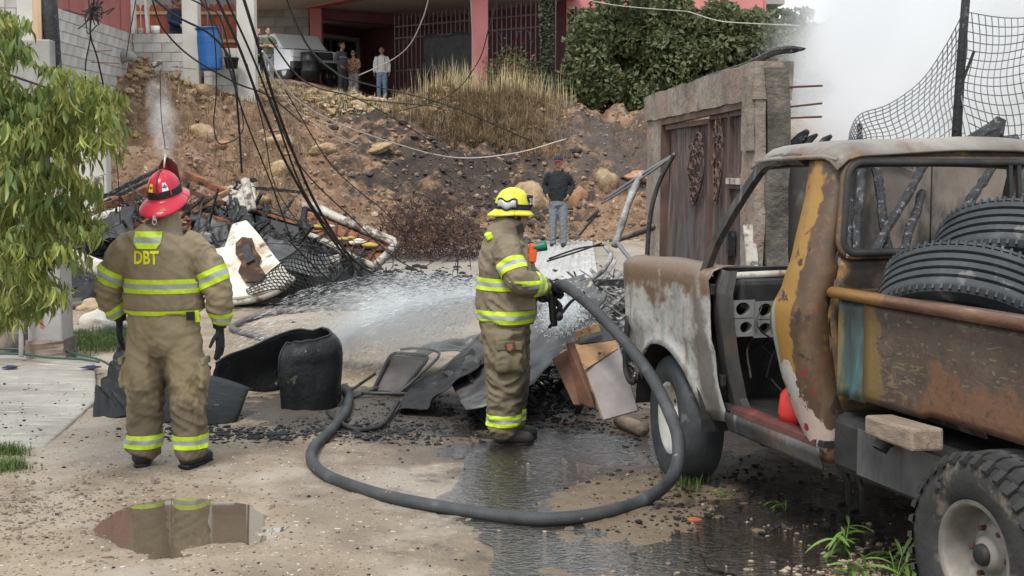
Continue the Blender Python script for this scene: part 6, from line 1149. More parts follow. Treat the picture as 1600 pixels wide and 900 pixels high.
def person(label, u, v, Y, rot, hgt, shirt, pants, sk=M_SKIN, pose='stand', sleeve=1.0, hairstyle='short', extra=None, name='person', zfix=None, coat_long=0, shoes=M_BLK, group='bystanders on the bank'):
    loc = at(u, v, Y); loc.z = loc.z if zfix is None else zfix; t = thing(name, label, 'person', loc, rot, group); k = hgt / 1.75; t.scale = (k, k, k)
    sh = [Vector((s * .175, 0, 1.42)) for s in (-1, 1)]
    E_ = {'stand': [((-.235, -.03, 1.16), (-.245, .02, .90)), ((.235, -.03, 1.16), (.245, .02, .90))], 'crossed': [((-.26, .04, 1.17), (.07, .21, 1.17)), ((.26, .04, 1.15), (-.08, .215, 1.13))], 'pockets': [((-.27, -.06, 1.17), (-.20, .10, 1.0)), ((.27, -.06, 1.17), (.20, .10, 1.0))], 'chin': [((-.23, .06, 1.16), (-.05, .18, 1.38)), ((.24, .04, 1.15), (-.02, .2, 1.15))], 'front': [((-.24, .06, 1.16), (-.10, .25, 1.08)), ((.24, .06, 1.16), (.10, .25, 1.08))]}[pose]
    b = MB(); head(b, (0, .02, 1.635)); b.tube([(0, -.01, 1.40), (0, .0, 1.55)], [.06, .052], 12); b.tube([(0, 0, .88), (0, 0, 1.0), (0, 0, 1.2), (0, 0, 1.36), (0, 0, 1.45)], [(.15, .10), (.145, .10), (.16, .11), (.17, .10), (.08, .06)], 16, ref=(1, 0, 0))
    for s_, (e, w) in zip(sh, E_):
        e, w = Vector(e), Vector(w); b.tube([s_, s_.lerp(e, .5), e, e.lerp(w, .5), w], [.052, .046, .04, .038, .028], 10); d = (w - e).normalized(); sd = 1 if s_.x > 0 else -1
        hand(b, w, d, (-sd, .3, 0) if pose in ('stand', 'pockets') else (0, -1, 0), 1, .3, sd)
    for s in (-1, 1): b.tube([(s * .085, 0, .92), (s * .095, .01, .5), (s * .10, -.01, .08)], [.085, .058, .042], 12); b.tube([(s * .10, -.03, .06), (s * .105, .1, .03)], [.04, .03], 10)
    mlink('body', remesh(b, .0095, 2), sk, t)
    c = MB(); zb = .90 - coat_long; c.tube([(0, 0, zb), (0, 0, 1.0), (0, .01, 1.15), (0, 0, 1.32), (0, 0, 1.41), (0, -.005, 1.47)], [(.19, .145), (.185, .145), (.19, .145), (.195, .13), (.165, .11), (.075, .075)], 22, ref=(1, 0, 0))
    for s_, (e, w) in zip(sh, E_):
        e, w = Vector(e), Vector(w); end = e.lerp(w, .93) if sleeve > .9 else (s_.lerp(e, .75))
        pts = [s_ + Vector((-.03 if s_.x > 0 else .03, 0, 0)), s_.lerp(e, .4)] + ([e, end] if sleeve > .9 else [end]); c.tube(pts, [.078, .07] + ([.062, .05] if sleeve > .9 else [.066]), 12)
    cl_ = mlink('top', remesh(c, .012, 3, lambda p: fold(p, .005, (8, 8, 14), u * .1)), shirt, t)
    q = MB(); q.tube([(0, 0, .80), (0, 0, .88), (0, 0, .98)], [(.16, .12), (.175, .13), (.165, .12)], 18, ref=(1, 0, 0))
    for s in (-1, 1): q.tube([(s * .085, 0, .86), (s * .092, .01, .66), (s * .10, .015, .48), (s * .105, -.005, .25), (s * .105, -.01, .06)], [.098, .09, .077, .07, .066], 14)
    mlink('trousers', remesh(q, .012, 3, lambda p: fold(p, .005, (8, 8, 16), u * .2)), pants, t)
    for s in (-1, 1): mb = MB(); mb.tube([(s * .105, -.07, .04), (s * .105, -.04, .045), (s * .11, .05, .04), (s * .115, .15, .03), (s * .115, .175, .025)], [(.03, .035), (.045, .045), (.048, .04), (.042, .03), (.02, .015)], 12, ref=(1, 0, 0)); mb.build('shoe', shoes, t, False, True)
    for s in (-1, 1): mb = MB(); mb.ball((s * .031, .102, 1.648), (.012, .008, .008), 8, 6); mb.build('eye', M_BLK, t, False, True); 
    for s in (-1, 1): mb = MB(); mb.tube([(s * .05, .098, 1.668), (s * .032, .108, 1.674), (s * .014, .106, 1.67)], .005, 5); mb.build('eyebrow', M_HAIR, t, False)
    if hairstyle != 'cap':
        q = MB(); q.ball((0, -.012, 1.685), (.086, .104, .082), 16, 10); q.ball((0, -.05, 1.645), (.08, .07, .075), 14, 8)
        if hairstyle == 'long': q.tube([(0, -.05, 1.66), (0, -.08, 1.55), (0, -.07, 1.45)], [(.085, .06), (.08, .05), (.06, .03)], 12, ref=(1, 0, 0)); [q.tube([(s * .07, .0, 1.66), (s * .085, .0, 1.56)], [.03, .022], 8) for s in (-1, 1)]
        me = remesh(q, .01, 2, lambda p: .006 * noise.noise(p * 40)); mlink('hair', me, M_HAIR, t)
    else:
        q = MB(); q.ball((0, -.05, 1.64), (.079, .06, .06), 14, 8); mlink('hair', remesh(q, .01, 2), M_HAIR, t)
    if extra: extra(t)
    return t
def capx(col, band_=None):
    def f(t):
        q = MB(); rows = [[Vector((.09 * s_ * math.cos(a), .108 * s_ * math.sin(a) + .008, z)) for a in np.linspace(0, 2 * math.pi, 29)] for s_, z in ((0, 1.765), (.45, 1.755), (.8, 1.725), (.97, 1.69), (1, 1.665))]; q.grid(rows); o = q.build('cap', col, t, False, True); solid(o, .004)
        q = MB(); q.grid([[Vector((x * (1 + .15 * r_), .11 * math.sqrt(max(0, 1 - (x / .092) ** 2)) + .01 + r_ * .07 * math.sqrt(max(.0, 1 - (x / .1) ** 2)), 1.668 - .014 * r_ + .006 * (1 - (x / .09) ** 2))) for x in np.linspace(-.085, .085, 11)] for r_ in (0, .5, 1)]); b_ = q.build('cap_peak', band_ or col, o, False, True); solid(b_, .004)
    return f
firefighter1(); FF2, FF2LOC = firefighter2()
C_ = lambda n, c, r=.85: flat(n, c, r, .12, bump=.2, bscale=60)
J_BLUE, J_GREY, J_JEAN, J_BLACK, J_GREEN = C_('navy_cloth', (.012, .022, .055)), C_('grey_knit', (.075, .075, .085)), C_('light_denim', (.20, .30, .40)), C_('black_cloth_2', (.015, .016, .02)), C_('moss_tshirt', (.10, .115, .075))
J_WHITE, J_GJEAN, J_PALE, J_BROWN, J_BEIGE = C_('white_jacket', (.66, .66, .66)), C_('washed_grey_denim', (.17, .19, .215)), C_('pale_trousers', (.36, .35, .34)), mat('patterned_blouse', [(.4, (.10, .03, .02)), (.5, (.4, .2, .08)), (.6, (.6, .5, .35))], scale=30, rough=.8, bump=0), C_('beige_shirt', (.36, .31, .25))
def beard(t):
    q = MB(); q.ball((0, .045, 1.575), (.056, .055, .045), 14, 8); mlink('beard', remesh(q, .009, 2), M_HAIR, t); capx(J_BLUE, flat('red_peak', (.3, .03, .03), .7))(t)
def zip_(t):
    q = MB(); q.tube([(0, .152, .95), (0, .158, 1.15), (0, .138, 1.38)], .006, 5); q.build('zip', M_BLACKP, t, False)
bz = gp(874, 377)
person('bearded bystander in a black jacket, cap and grey jeans at the foot of the bank', 872, 376, 24.6, R(172), 1.74, J_BLACK, J_GJEAN, M_SKIN, 'pockets', 1, 'cap', beard, zfix=ground_z(at(872, 376, 24.6).x, 24.6), group='bystanders')
def wjx(t):
    q = MB(); q.tube([(-.075, .06, 1.46), (0, .1, 1.40), (.075, .06, 1.46)], .022, 7); q.build('collar', J_WHITE, t, False, True)
    for s in (-1, 1): q = MB(); q.tube([(s * .235, -.02, 1.0), (s * .245, .012, .93)], [.056, .056], 10); q.build('cuff', flat('dark_trim', (.06, .02, .02), .8), t, False, True)
    for s in (-1, 1): q = MB(); q.tube([(s * .13, .135, .95), (s * .13, .14, 1.2), (s * .11, .10, 1.41)], .007, 5); q.build('trim', flat('dark_trim2', (.08, .03, .03), .8), t, False)
person('bystander in a white jacket and light blue jeans on the crest', 597, 156, 38.5, R(178), 1.55, J_WHITE, J_JEAN, M_SKIN, 'stand', 1, 'short', wjx)
def mask(t):
    q = MB(); q.ball((0, .055, 1.588), (.052, .052, .04), 14, 8); q.build('face_mask', M_WHITE, t, False, True)
    q = MB(); q.tube([(-.08, .05, 1.655), (-.05, .105, 1.65), (0, .118, 1.652), (.05, .105, 1.65), (.08, .05, 1.655)], .009, 6); q.build('dark_glasses', M_BLK, t, False)
person('bystander with a white face mask and a patterned blouse on the crest', 553, 156, 39.5, R(165), 1.50, J_BROWN, J_PALE, M_SKIN2, 'front', 1, 'long', mask)
def stripe(t):
    q = MB(); q.tube([(.19 * math.cos(a), .15 * math.sin(a), 1.27) for a in np.linspace(0, 2 * math.pi, 30, False)], .014, 6, False, closed=True); q.build('chest_stripe', C_('pale_blue_stripe', (.3, .34, .42)), t, False)
person('tall bystander in a grey sweater looking right along the crest', 535, 153, 39, R(-118), 1.66, J_GREY, C_('charcoal_trousers', (.045, .043, .05)), M_SKIN, 'pockets', 1, 'short', stripe)
person('small bystander in dark clothes beside the grey sweater', 516, 150, 39.8, R(-120), 1.22, J_BLACK, J_BLACK, M_SKIN2, 'stand', 1, 'short', None, coat_long=.15)
person('bystander in a dark cap and beige shirt behind the small one in dark clothes', 508, 150, 41, R(-110), 1.55, J_BEIGE, J_BLACK, M_SKIN, 'stand', 1, 'cap', capx(C_('dark_cap', (.04, .025, .02))))
person('young bystander with crossed arms in a moss-green T-shirt', 420, 128, 34.5, R(-160), 1.42, J_GREEN, J_GJEAN, M_SKIN2, 'crossed', .5, 'short')
person('bystander in navy half hidden by the white column', 405, 128, 35.2, R(-150), 1.44, J_BLUE, J_BLACK, M_SKIN2, 'chin', 1, 'short')
person('bystander whose head shows over the bonnet of the parked pickup', 463, 146, 42, R(-170), 1.58, J_BEIGE, J_GJEAN, M_SKIN2, 'stand', .5, 'short')
person('person in a navy jacket and pale cap standing in the window bay', 277, 88, 28.9, R(-125), 1.72, J_BLUE, J_BLACK, M_SKIN, 'front', 1, 'cap', capx(C_('pale_cap', (.5, .45, .45))), zfix=3.92, group='bystanders')
# ---------------------------------------------------------------- collapsed shack on the left
def slab_poly(name, pts, th, m, label=None, cat=None, par=None, bv=.008, group=None):
    P = [at(*p) for p in pts]; n = len(P); nm = Vector((0, 0, 0))
    for i in range(n): nm += P[i].cross(P[(i + 1) % n])
    nm.normalize(); nm = -nm if nm.y > 0 else nm
    Q = [p - nm * th for p in P]; o = obj(name, P + Q, [tuple(range(n)), tuple(range(2 * n - 1, n - 1, -1))] + [(i, n + i, n + (i + 1) % n, (i + 1) % n) for i in range(n)], m, par)
    bm = bmesh.new(); bm.from_mesh(o.data); bmesh.ops.recalc_face_normals(bm, faces=bm.faces); bm.to_mesh(o.data); bm.free()
    if bv: bev(o, bv, 2)
    return tag(o, label, cat, group) if label else o
def patch(name, A, B, m, label, cat, n=24, amp=.02, th=.006, corr=0, sd=0, par=None):
    A = catmull([at(*p) for p in A], 8); B = catmull([at(*p) for p in B], 8); k = min(len(A), len(B)); rows = []
    for i in range(n + 1):
        f = i / n; rows.append([A[j].lerp(B[j], f) + Vector((noise.noise(Vector((j * .25, i * .2, sd))), noise.noise(Vector((j * .25, i * .2, sd + 5))), noise.noise(Vector((j * .25, i * .2, sd + 9))))) * amp + Vector((0, 0, corr * math.sin(i * 1.6))) for j in range(k)])
    mb = MB(); mb.grid(rows); o = mb.build(name, m, par, True, True); solid(o, th); return tag(o, label, cat) if label else o
def beam(a, b, w, h, m, label, name='beam', cat='beam', group=None, par=None, rough=.5):
    A, B = at(*a), at(*b); n = 10; d = (B - A).normalized(); x = d.cross(Vector((0, 0, 1))).normalized(); y = x.cross(d); rows = []; rg = random.Random(a[0] * 7 + b[1])
    for i in range(n + 1):
        c = A.lerp(B, i / n); k = 1 + rg.uniform(-.12, .12) * rough; j = Vector((rg.gauss(0, .006), rg.gauss(0, .006), rg.gauss(0, .006))) * rough; rows.append([c + j + x * (w / 2 * sx * k) + y * (h / 2 * sy * k) for sx, sy in ((-1, -1), (1, -1), (1, 1), (-1, 1), (-1, -1))])
    mb = MB(); mb.grid(rows); mb.add(rows[0][:4], [(3, 2, 1, 0)]); mb.add(rows[-1][:4], [(0, 1, 2, 3)]); o = mb.build(name, m, par); return tag(o, label, cat, group)
CSL = ['long charred stick sloping behind the cream panel', 'level charred stick at the top of the crumpled panel', 'steep charred stick beside the upright white sheet', 'charred stick on the dark bent sheet', 'charred stick crossing above the cream panel', 'charred stick rising towards the orange batten', 'upright charred stick by the head of the bed frame', 'upright charred stick through the dark bent sheet', 'thin charred stick lying on the bank above the wreck', 'short charred stick by the smoked white pipe']
hx_ = np.arange(-7.2, -1.9, .09); hy_ = np.arange(16.3, 21.4, .09)
def heapz(x, y):
    e = ((x + 4.5) / 2.7) ** 2 + ((y - 18.9) / 2.5) ** 2; return -.15 + 1.15 * np.clip(1 - e, 0, 1) ** .8 + (.45 * np.abs(fbm(x * 2.2, y * 2.2, 3, 71)) + .12 * fbm(x * 8, y * 8, 2, 73)) * np.clip(1.3 - e, 0, 1)
heightfield('charred_heap', hx_, hy_, heapz, M_CHAR, 'stuff'); tag(bpy.data.objects['charred_heap'], 'black heap of charred remains of the collapsed shack')
rgw = random.Random(3); mb = MB()
for k in range(380):
    x, y = rgw.gauss(-4.6, 1.5), rgw.gauss(18.6, .8); z = max(float(heapz(x, y)), .1); L = rgw.uniform(.12, .7); a = rgw.uniform(0, 6.3); e = rgw.gauss(.2, .5); mb.bar((x, y, z), (x + L * math.cos(a) * math.cos(e), y + L * math.sin(a) * math.cos(e), z + abs(L * math.sin(e)) + .03), rgw.uniform(.015, .06), rgw.uniform(.01, .04))
tag(mb.build('charred_laths', M_CHARB), 'tangle of charred laths on the collapsed shack', kind='stuff')
beam((146, 330, 18.6), (246, 291, 19.2), .05, .10, M_BURNW, 'orange-brown scorched beam left of the red helmet', rough=1)
beam((152, 312, 19), (246, 266, 19.6), .07, .06, M_CHARB, 'thick charred rafter behind the orange-brown beam', rough=1); beam((150, 322, 18.9), (238, 280, 19.5), .06, .04, M_SOOT, 'thin charred rafter parallel to the orange-brown beam')
beam((290, 272, 19.4), (355, 301, 18.9), .12, .10, M_BURNW, 'short scorched roof plank right of the red helmet', rough=1); beam((357, 300, 18.8), (298, 330, 18.4), .06, .08, M_PLY, 'pale unburnt lath meeting the scorched roof plank')
beam((398, 331, 18.7), (466, 352, 18.4), .06, .14, M_SOOT, 'black-sided board with an orange top edge by the bed frame'); beam((398, 329, 18.66), (466, 349, 18.36), .08, .03, M_BURNW, 'orange charred batten on top of the black board')
beam((200, 318, 18.7), (215, 352, 18.5), .05, .09, M_CHARB, 'charred strut left of the firefighter in red helmet'); beam((178, 308, 19), (218, 345, 18.6), .10, .04, M_BURNW, 'scorched plank end sloping down beside the firefighter')
for (a, b) in (((335, 318, 18.6), (392, 440, 17.6)), ((310, 345, 18.5), (400, 345, 18.5)), ((365, 300, 19), (345, 430, 17.9)), ((430, 380, 18), (520, 425, 17.6)), ((350, 375, 18.3), (480, 420, 17.6)), ((330, 430, 17.8), (420, 330, 18.6)), ((455, 352, 18.5), (468, 430, 17.7)), ((405, 350, 18.4), (418, 420, 17.6)), ((380, 292, 19), (470, 300, 19.4)), ((370, 285, 19), (400, 280, 19.2))):
    beam(a, b, .07, .05, M_CHARB, CSL.pop(0), 'charred_stick', 'charred wood', 'charred sticks of the collapsed shack', rough=1.2)
for i, (a, b, r, lab) in enumerate((((112, 402, 16.6), (200, 437, 16.2), .11, 'scorched white column lying behind the concrete pillar'), ((132, 352, 17.8), (190, 332, 18.2), .09, 'short white metal roll beside the leaves'), ((383, 282, 18.6), (394, 330, 18.3), .07, 'smoked white pipe standing in the wreck'), ((108, 372, 17.4), (180, 356, 17.8), .10, 'dark round post lying under the white roll'))):
    A, B = at(*a), at(*b); n = 14; mb = MB(); mb.tube([A.lerp(B, k / n) for k in range(n + 1)], [r * (1 + .12 * noise.noise(Vector((k * .5, i * 3, 0)))) for k in range(n + 1)], 12); tag(mb.build('fallen_column', M_WHITEM if i != 3 else M_CHARB, None, True, True), lab, 'column')
slab_poly('burnt_side_panel', [(398, 335, 18.5), (466, 354, 18.2), (472, 398, 17.9), (440, 392, 17.95), (402, 368, 18.2)], .03, M_SOOT, 'black burnt side panel under the orange batten', 'panel')
slab_poly('burnt_side_panel', [(352, 318, 18.7), (392, 322, 18.6), (398, 352, 18.3), (362, 358, 18.2)], .03, M_CHARB, 'crumpled charred panel above the cream one', 'panel')
beam((300, 300, 18.9), (352, 318, 18.6), .05, .06, M_PLYRED, 'dark red lath crossing beside the pale unburnt lath', 'lath', 'lath', rough=1); beam((318, 335, 18.4), (372, 352, 18.1), .06, .05, M_BURNW, 'scorched lath low between helmet and cream panel', 'lath', 'lath', rough=1); beam((470, 396, 17.9), (520, 418, 17.6), .06, .03, M_WHITEM, 'smoked white strip bridging panel and bed frame', 'strip', 'scrap metal'); beam((160, 342, 18.4), (232, 372, 18), .04, .10, M_CHARB, 'broad charred board left of the shoulder stripe', 'board', 'board', rough=1); beam((120, 430, 16.4), (190, 452, 16.0), .06, .06, M_CHARB, 'charred stick under the scorched white column', 'charred_stick', 'charred wood', rough=1)
patch('bent_wreck_sheet', [(402, 362, 17.9), (440, 376, 17.7), (480, 392, 17.5), (514, 404, 17.4)], [(418, 402, 17.1), (450, 420, 16.9), (490, 432, 16.8), (516, 438, 16.8)], M_BURNSTEEL, 'dark bent sheet between cream panel and bed frame', 'metal sheet', 14, .07, .01, 0, 31)
patch('bent_wreck_sheet', [(108, 348, 17.9), (145, 338, 18), (175, 328, 18.1), (205, 322, 18.2)], [(112, 392, 17.2), (150, 378, 17.3), (180, 372, 17.4), (210, 366, 17.5)], M_SOOT, 'black buckled sheet beside the leaves of the tree', 'metal sheet', 14, .07, .01, 0, 33)
patch('bent_wreck_sheet', [(345, 296, 19.1), (362, 290, 19.1), (380, 284, 19.2), (398, 282, 19.2)], [(352, 336, 18.6), (370, 330, 18.6), (386, 322, 18.6), (400, 318, 18.7)], M_WHITEM, 'smoke-stained white sheet curled upright in the wreck', 'metal sheet', 12, .08, .01, 0, 35)
patch('bent_wreck_sheet', [(205, 352, 18.2), (235, 340, 18.4), (262, 330, 18.5), (290, 322, 18.6)], [(215, 392, 17.5), (245, 380, 17.6), (270, 372, 17.7), (300, 366, 17.8)], M_BURNW, 'scorched brown panel behind the firefighter in the red helmet', 'panel', 12, .06, .012, 0, 37)
patch('bent_wreck_sheet', [(300, 332, 18.4), (325, 338, 18.3), (345, 346, 18.2), (362, 352, 18.1)], [(300, 400, 17.4), (320, 400, 17.3), (338, 395, 17.3), (352, 385, 17.4)], M_BURNSTEEL, 'grey crumpled sheet left of the cream panel', 'metal sheet', 12, .08, .01, 0, 39)
# cream panel with a burnt hole
cp_ = thing('cream_panel', 'scorched cream metal panel with a burnt-through brown patch', 'panel', at(380, 465, 16.4))
slab_poly('panel_sheet', [(300, 460, 16.2), (330, 468, 16.1), (390, 462, 16.0), (440, 447, 16.0), (458, 432, 16.1), (430, 400, 16.6), (405, 365, 17.1), (385, 342, 17.4), (362, 349, 17.4), (350, 384, 17.0), (300, 395, 16.9)], .10, M_CREAM, par=cp_, bv=.03)
slab_poly('burnt_patch', [(368, 380, 16.90), (378, 370, 16.95), (394, 372, 16.90), (399, 390, 16.70), (408, 402, 16.52), (404, 412, 16.44), (416, 430, 16.22), (408, 439, 16.12), (384, 441, 16.10), (372, 424, 16.3), (378, 408, 16.5), (368, 396, 16.66)], .02, M_BURNT_PATCH, par=cp_, bv=0)
mb = MB(); mb.tube(catmull([at(300, 466, 16.1), at(345, 474, 16.0), at(400, 468, 15.95), at(445, 450, 15.95), at(459, 434, 16.05)], 6), .035, 8); mb.build('panel_rim', M_WHITEM, cp_, True, True)
slab_poly('folded_flap', [(376, 384, 16.80), (388, 380, 16.80), (398, 404, 16.44), (384, 412, 16.38)], .015, M_SOOT, par=cp_, bv=0)
# white bed frame
bf = thing('bed_frame', 'smoke-stained white bed frame tipped over with burnt stuffing inside', 'bed', at(540, 425, 18.8))
T1 = catmull([at(476, 326, 19.4), at(484, 322, 19.4), at(540, 347, 19.2), at(611, 377, 18.9), at(616, 382, 18.8), at(600, 402, 18.5), at(585, 417, 18.3)], 6); mb = MB(); mb.tube(T1, [(.075 * (1 + .2 * noise.noise(q_ * 5)), .045) for q_ in T1], 4, ref=(0, 0, 1)); mb.build('side_rail', M_WHITEM, bf, True, True)
T2 = catmull([at(480, 366, 18.8), at(520, 385, 18.5), at(556, 405, 18.3), at(585, 417, 18.3)], 6); mb = MB(); mb.tube(T2, [(.06 * (1 + .2 * noise.noise(q_ * 5)), .03) for q_ in T2], 4, ref=(0, 0, 1)); mb.build('side_rail', M_WHITEM, bf, True, True)
mb = MB(); mb.tube([at(477, 324, 19.4), at(474, 345, 19.3), at(480, 366, 18.8)], .05, 8); mb.build('head_post', M_SOOT, bf, True, True); slab_poly('foot_block', [(514, 400, 18.2), (530, 396, 18.2), (531, 433, 18.1), (517, 437, 18.1)], .2, M_WHITEM, par=bf, bv=.02)
slab_poly('burnt_base', [(482, 332, 19.38), (608, 386, 18.9), (582, 412, 18.4), (484, 366, 18.9)], .05, M_BURNW, par=bf, bv=0)
for k in range(7):
    f = (k + .5) / 7; mb = MB(); mb.tube([at(484 + 118 * f, 331 + 52 * f, 19.3 - .4 * f), at(486 + 96 * f, 366 + 46 * f, 18.75 - .4 * f)], .015, 6); mb.build('slat', M_RUSTWIRE, bf)
rgw = random.Random(8)
for k in range(16):
    u, v = rgw.uniform(490, 590), 0; v = 345 + (u - 484) * .42 + rgw.uniform(-4, 20); p = at(u, v, 18.75); mb = MB(); bmv, bmf = [], []; me = rock_mesh(60 + k, [M_PLY, M_CREAM, M_BURNT_PATCH, flat('yellow_foam_%d' % k, (.45, .33, .08), .9)][k % 4], 1); o = link('stuffing', me, bf, False); s = rgw.uniform(.05, .12); o.matrix_basis = Matrix.Translation(p - bf.location) @ Matrix.Diagonal((s * 1.4, s, s * .6, 1))
# tangled mesh in front of it
def tang(a, b): return at(395 + a * 130 + 10 * math.sin(b * 6 + a * 5), 405 + b * 55 - 20 * a * (1 - b) + 8 * math.sin(a * 8 + b * 3), 16.7 - .9 * b + .3 * math.sin(a * 7 + b * 4))
q = net('wire_tangle', 'crumpled burnt wire mesh in front of the bed frame', tang, 26, 12, .008, 2); q.data.materials[0] = M_CHAR
mb = MB(); rgw = random.Random(12)
for k in range(150):
    a = Vector((rgw.gauss(-4.2, 1.3), rgw.gauss(18.1, .6), rgw.uniform(.2, .9))); mb.tube(catmull([a, a + Vector((rgw.gauss(0, .3), rgw.gauss(0, .15), rgw.gauss(.1, .25))), a + Vector((rgw.gauss(0, .6), rgw.gauss(0, .2), rgw.gauss(-.1, .25)))], 4), .007, 4, False)
tag(mb.build('burnt_wires', M_WIRE), 'loose burnt wires over the collapsed shack', kind='stuff')
# pale rubble by the pillar
for (u, v, w, h, lab, k) in ((150, 500, 46, 40, 'white broken rubble stone beside the concrete pillar', 0), (178, 512, 44, 30, 'grey rubble stone right of the white one', 3), (140, 476, 40, 36, 'tan rubble stone leaning on the pillar', 1), (122, 515, 26, 20, 'small rubble stone at the base of the pillar', 2)):
    p = gp(u, v + h * .3); s = p.y / FPX * w / 2; o = link('rubble_stone', rock_mesh(80 + k, flat('rubble_%d' % k, [(.52, .49, .43), (.40, .31, .2), (.36, .33, .28), (.44, .42, .38)][k], .9, .2, bump=.6), 3, .4)); o.location = p + Vector((0, s * .5, s * .35)); o.scale = (s, s * .8, s * h / w); tag(o, lab, 'rubble')
# burnt brush heap at the foot of the bank and ash beyond
def heapb(rg):
    x = rg.gauss(-1.35, .55); y = rg.gauss(21.8, .5); return x, y
bh = MB(); rgw = random.Random(6)
for k in range(2600):
    a = rgw.uniform(0, 6.3); r_ = math.sqrt(rgw.random()); x = -1.45 + 1.0 * r_ * math.cos(a); y = 22.4 + .8 * r_ * math.sin(a); h = .95 * math.sqrt(max(0, 1 - r_ * r_)) + .15; z = .28 + h * rgw.random(); L = rgw.uniform(.1, .4); d = Vector((rgw.gauss(0, 1), rgw.gauss(0, 1), rgw.gauss(0, .8))).normalized() * L; p = Vector((x, y, z)); s = d.orthogonal().normalized() * .007; bh.add([p - s, p + s, p + d + s * .4, p + d - s * .4], [(0, 1, 2, 3)])
tag(bh.build('burnt_brush', mat('burnt_twigs', [(.3, (.03, .02, .018)), (.7, (.09, .045, .035))], scale=3, rough=.9, bump=0)), 'reddish-black burnt brush heaped at the foot of the bank', kind='stuff')
# ---------------------------------------------------------------- debris by the gate
ah = heightfield('ash_heap', np.arange(.2, 1.62, .04), np.arange(11.2, 15.5, .05), lambda x, y: -.1 + .62 * np.clip(1 - ((x - 1.1) / .85) ** 2 - ((y - 13.2) / 2.1) ** 2, 0, 1) + .16 * np.abs(fbm(x * 5, y * 5, 3, 13)) * np.clip(1.2 - ((x - 1.1) / .8) ** 2 - ((y - 13.2) / 2.) ** 2, 0, 1) + .05 * fbm(x * 14, y * 14, 2, 17), M_ASHM, 'stuff'); tag(ah, 'pale ash heap against the burnt gate')
mb = MB(); rgw = random.Random(21)
for k in range(420):
    x, y = rgw.gauss(.95, .32), rgw.gauss(12.6, .9); z = .05 + .62 * max(0, 1 - ((x - 1.1) / .85) ** 2 - ((y - 13.2) / 2.1) ** 2); L = rgw.uniform(.05, .35); a = rgw.uniform(0, 6.3); e = rgw.gauss(.15, .5); mb.bar((x, y, z), (x + L * math.cos(a), y + L * math.sin(a), z + L * math.sin(e)), rgw.uniform(.01, .06), .008)
tag(mb.build('ash_flakes', M_ASHM), 'curled ash flakes and scraps on the ash heap', kind='stuff')
mb = MB()
for k in range(500):
    x, y = rgw.gauss(.85, .3), rgw.gauss(11.6, .3); z = rgw.uniform(.02, .35); L = rgw.uniform(.1, .3); d = Vector((rgw.gauss(0, 1), rgw.gauss(0, 1), rgw.gauss(0, .6))).normalized() * L; p = Vector((x, y, z)); mb.tube([p, p + d], .005, 3, False)
tag(mb.build('wire_ball', M_WIRE), 'black ball of burnt tyre wire in front of the ash heap', kind='stuff')
for (P_, r, m, lab, nm) in (([(1055, 241, 12.3), (1000, 275, 12.6), (945, 312, 13)], .018, M_WIREL, 'long pale bar leaning down from the burnt gate', 'bent_bar'), ([(1052, 243, 12.2), (1030, 285, 12.1), (1016, 340, 11.9), (1010, 420, 11.7), (1008, 460, 11.6)], .022, M_CHAR, 'curved black rod hanging from the burnt gate', 'bent_rod'), ([(1050, 245, 12.3), (990, 287, 12.6), (940, 318, 13)], .012, M_WIREL, 'thinner pale bar under the long one', 'bent_bar'), ([(1002, 272, 12.6), (985, 310, 12.5), (972, 350, 12.4), (960, 385, 12.3)], .035, M_ASHM, 'ash-white twisted strip under the leaning bar', 'twisted_strip'), ([(855, 408, 11.5), (900, 394, 11.8), (940, 380, 12)], .009, M_WIRE, 'thin black rod lying from the ash heap to the hose holder', 'thin_rod'), ([(858, 404, 11.6), (905, 388, 11.9), (945, 383, 12)], .009, M_WIRE, 'second thin black rod above the first one', 'thin_rod'), ([(945, 385, 12), (955, 400, 11.6), (940, 425, 11.2), (915, 440, 11)], .02, M_ASHM, 'curled pale strip at the near edge of the ash heap', 'twisted_strip'), ([(965, 380, 12), (985, 405, 11.5), (1000, 418, 11.2)], .02, M_WIREL, 'pale bent strap on the ash heap', 'bent_strap'), ([(918, 345, 14), (935, 330, 13.8), (905, 368, 13.6)], .012, M_CHAR, 'small hooked black twig above the ash heap', 'burnt_twig'), ([(960, 375, 12.6), (1000, 362, 12.8), (1020, 355, 13)], .035, M_GATEP, 'grey pole lying behind the ash heap', 'fallen_pole'), ([(1020, 408, 9.7), (1060, 414, 9.5)], .012, M_CHAR, 'short black rod lying behind the hood', 'short_rod')):
    pts = catmull([at(*p) for p in P_], 6) if len(P_) > 2 else [at(*p) for p in P_]
    mb = MB(); mb.tube(pts, [r * (1 + .35 * noise.noise(p * 6)) if m is M_ASHM else r for p in pts], 7); tag(mb.build(nm, m, None, True, True), lab, 'scrap metal')
mb = MB(); rows = []
for i in range(15):
    f = i / 14; A, B = gp(800 + 40 * f, 440 - 55 * f), gp(935 - 10 * f, 440 - 62 * f); rows.append([A.lerp(B, j / 60) + Vector((0, 0, .035 + .015 * math.sin(j * 1.05) + .03 * noise.noise(Vector((i * .4, j * .08, 4))))) for j in range(61)])
mb.grid(rows); o = mb.build('fallen_roof_sheet', mat('ash_white_sheet', [(.3, (.34, .33, .32)), (.7, (.54, .53, .52))], scale=3, rough=.7, bump=.2, metal=.1)); solid(o, .004); tag(o, 'ash-white corrugated roof sheet lying on the road behind the hose holder', 'metal sheet')
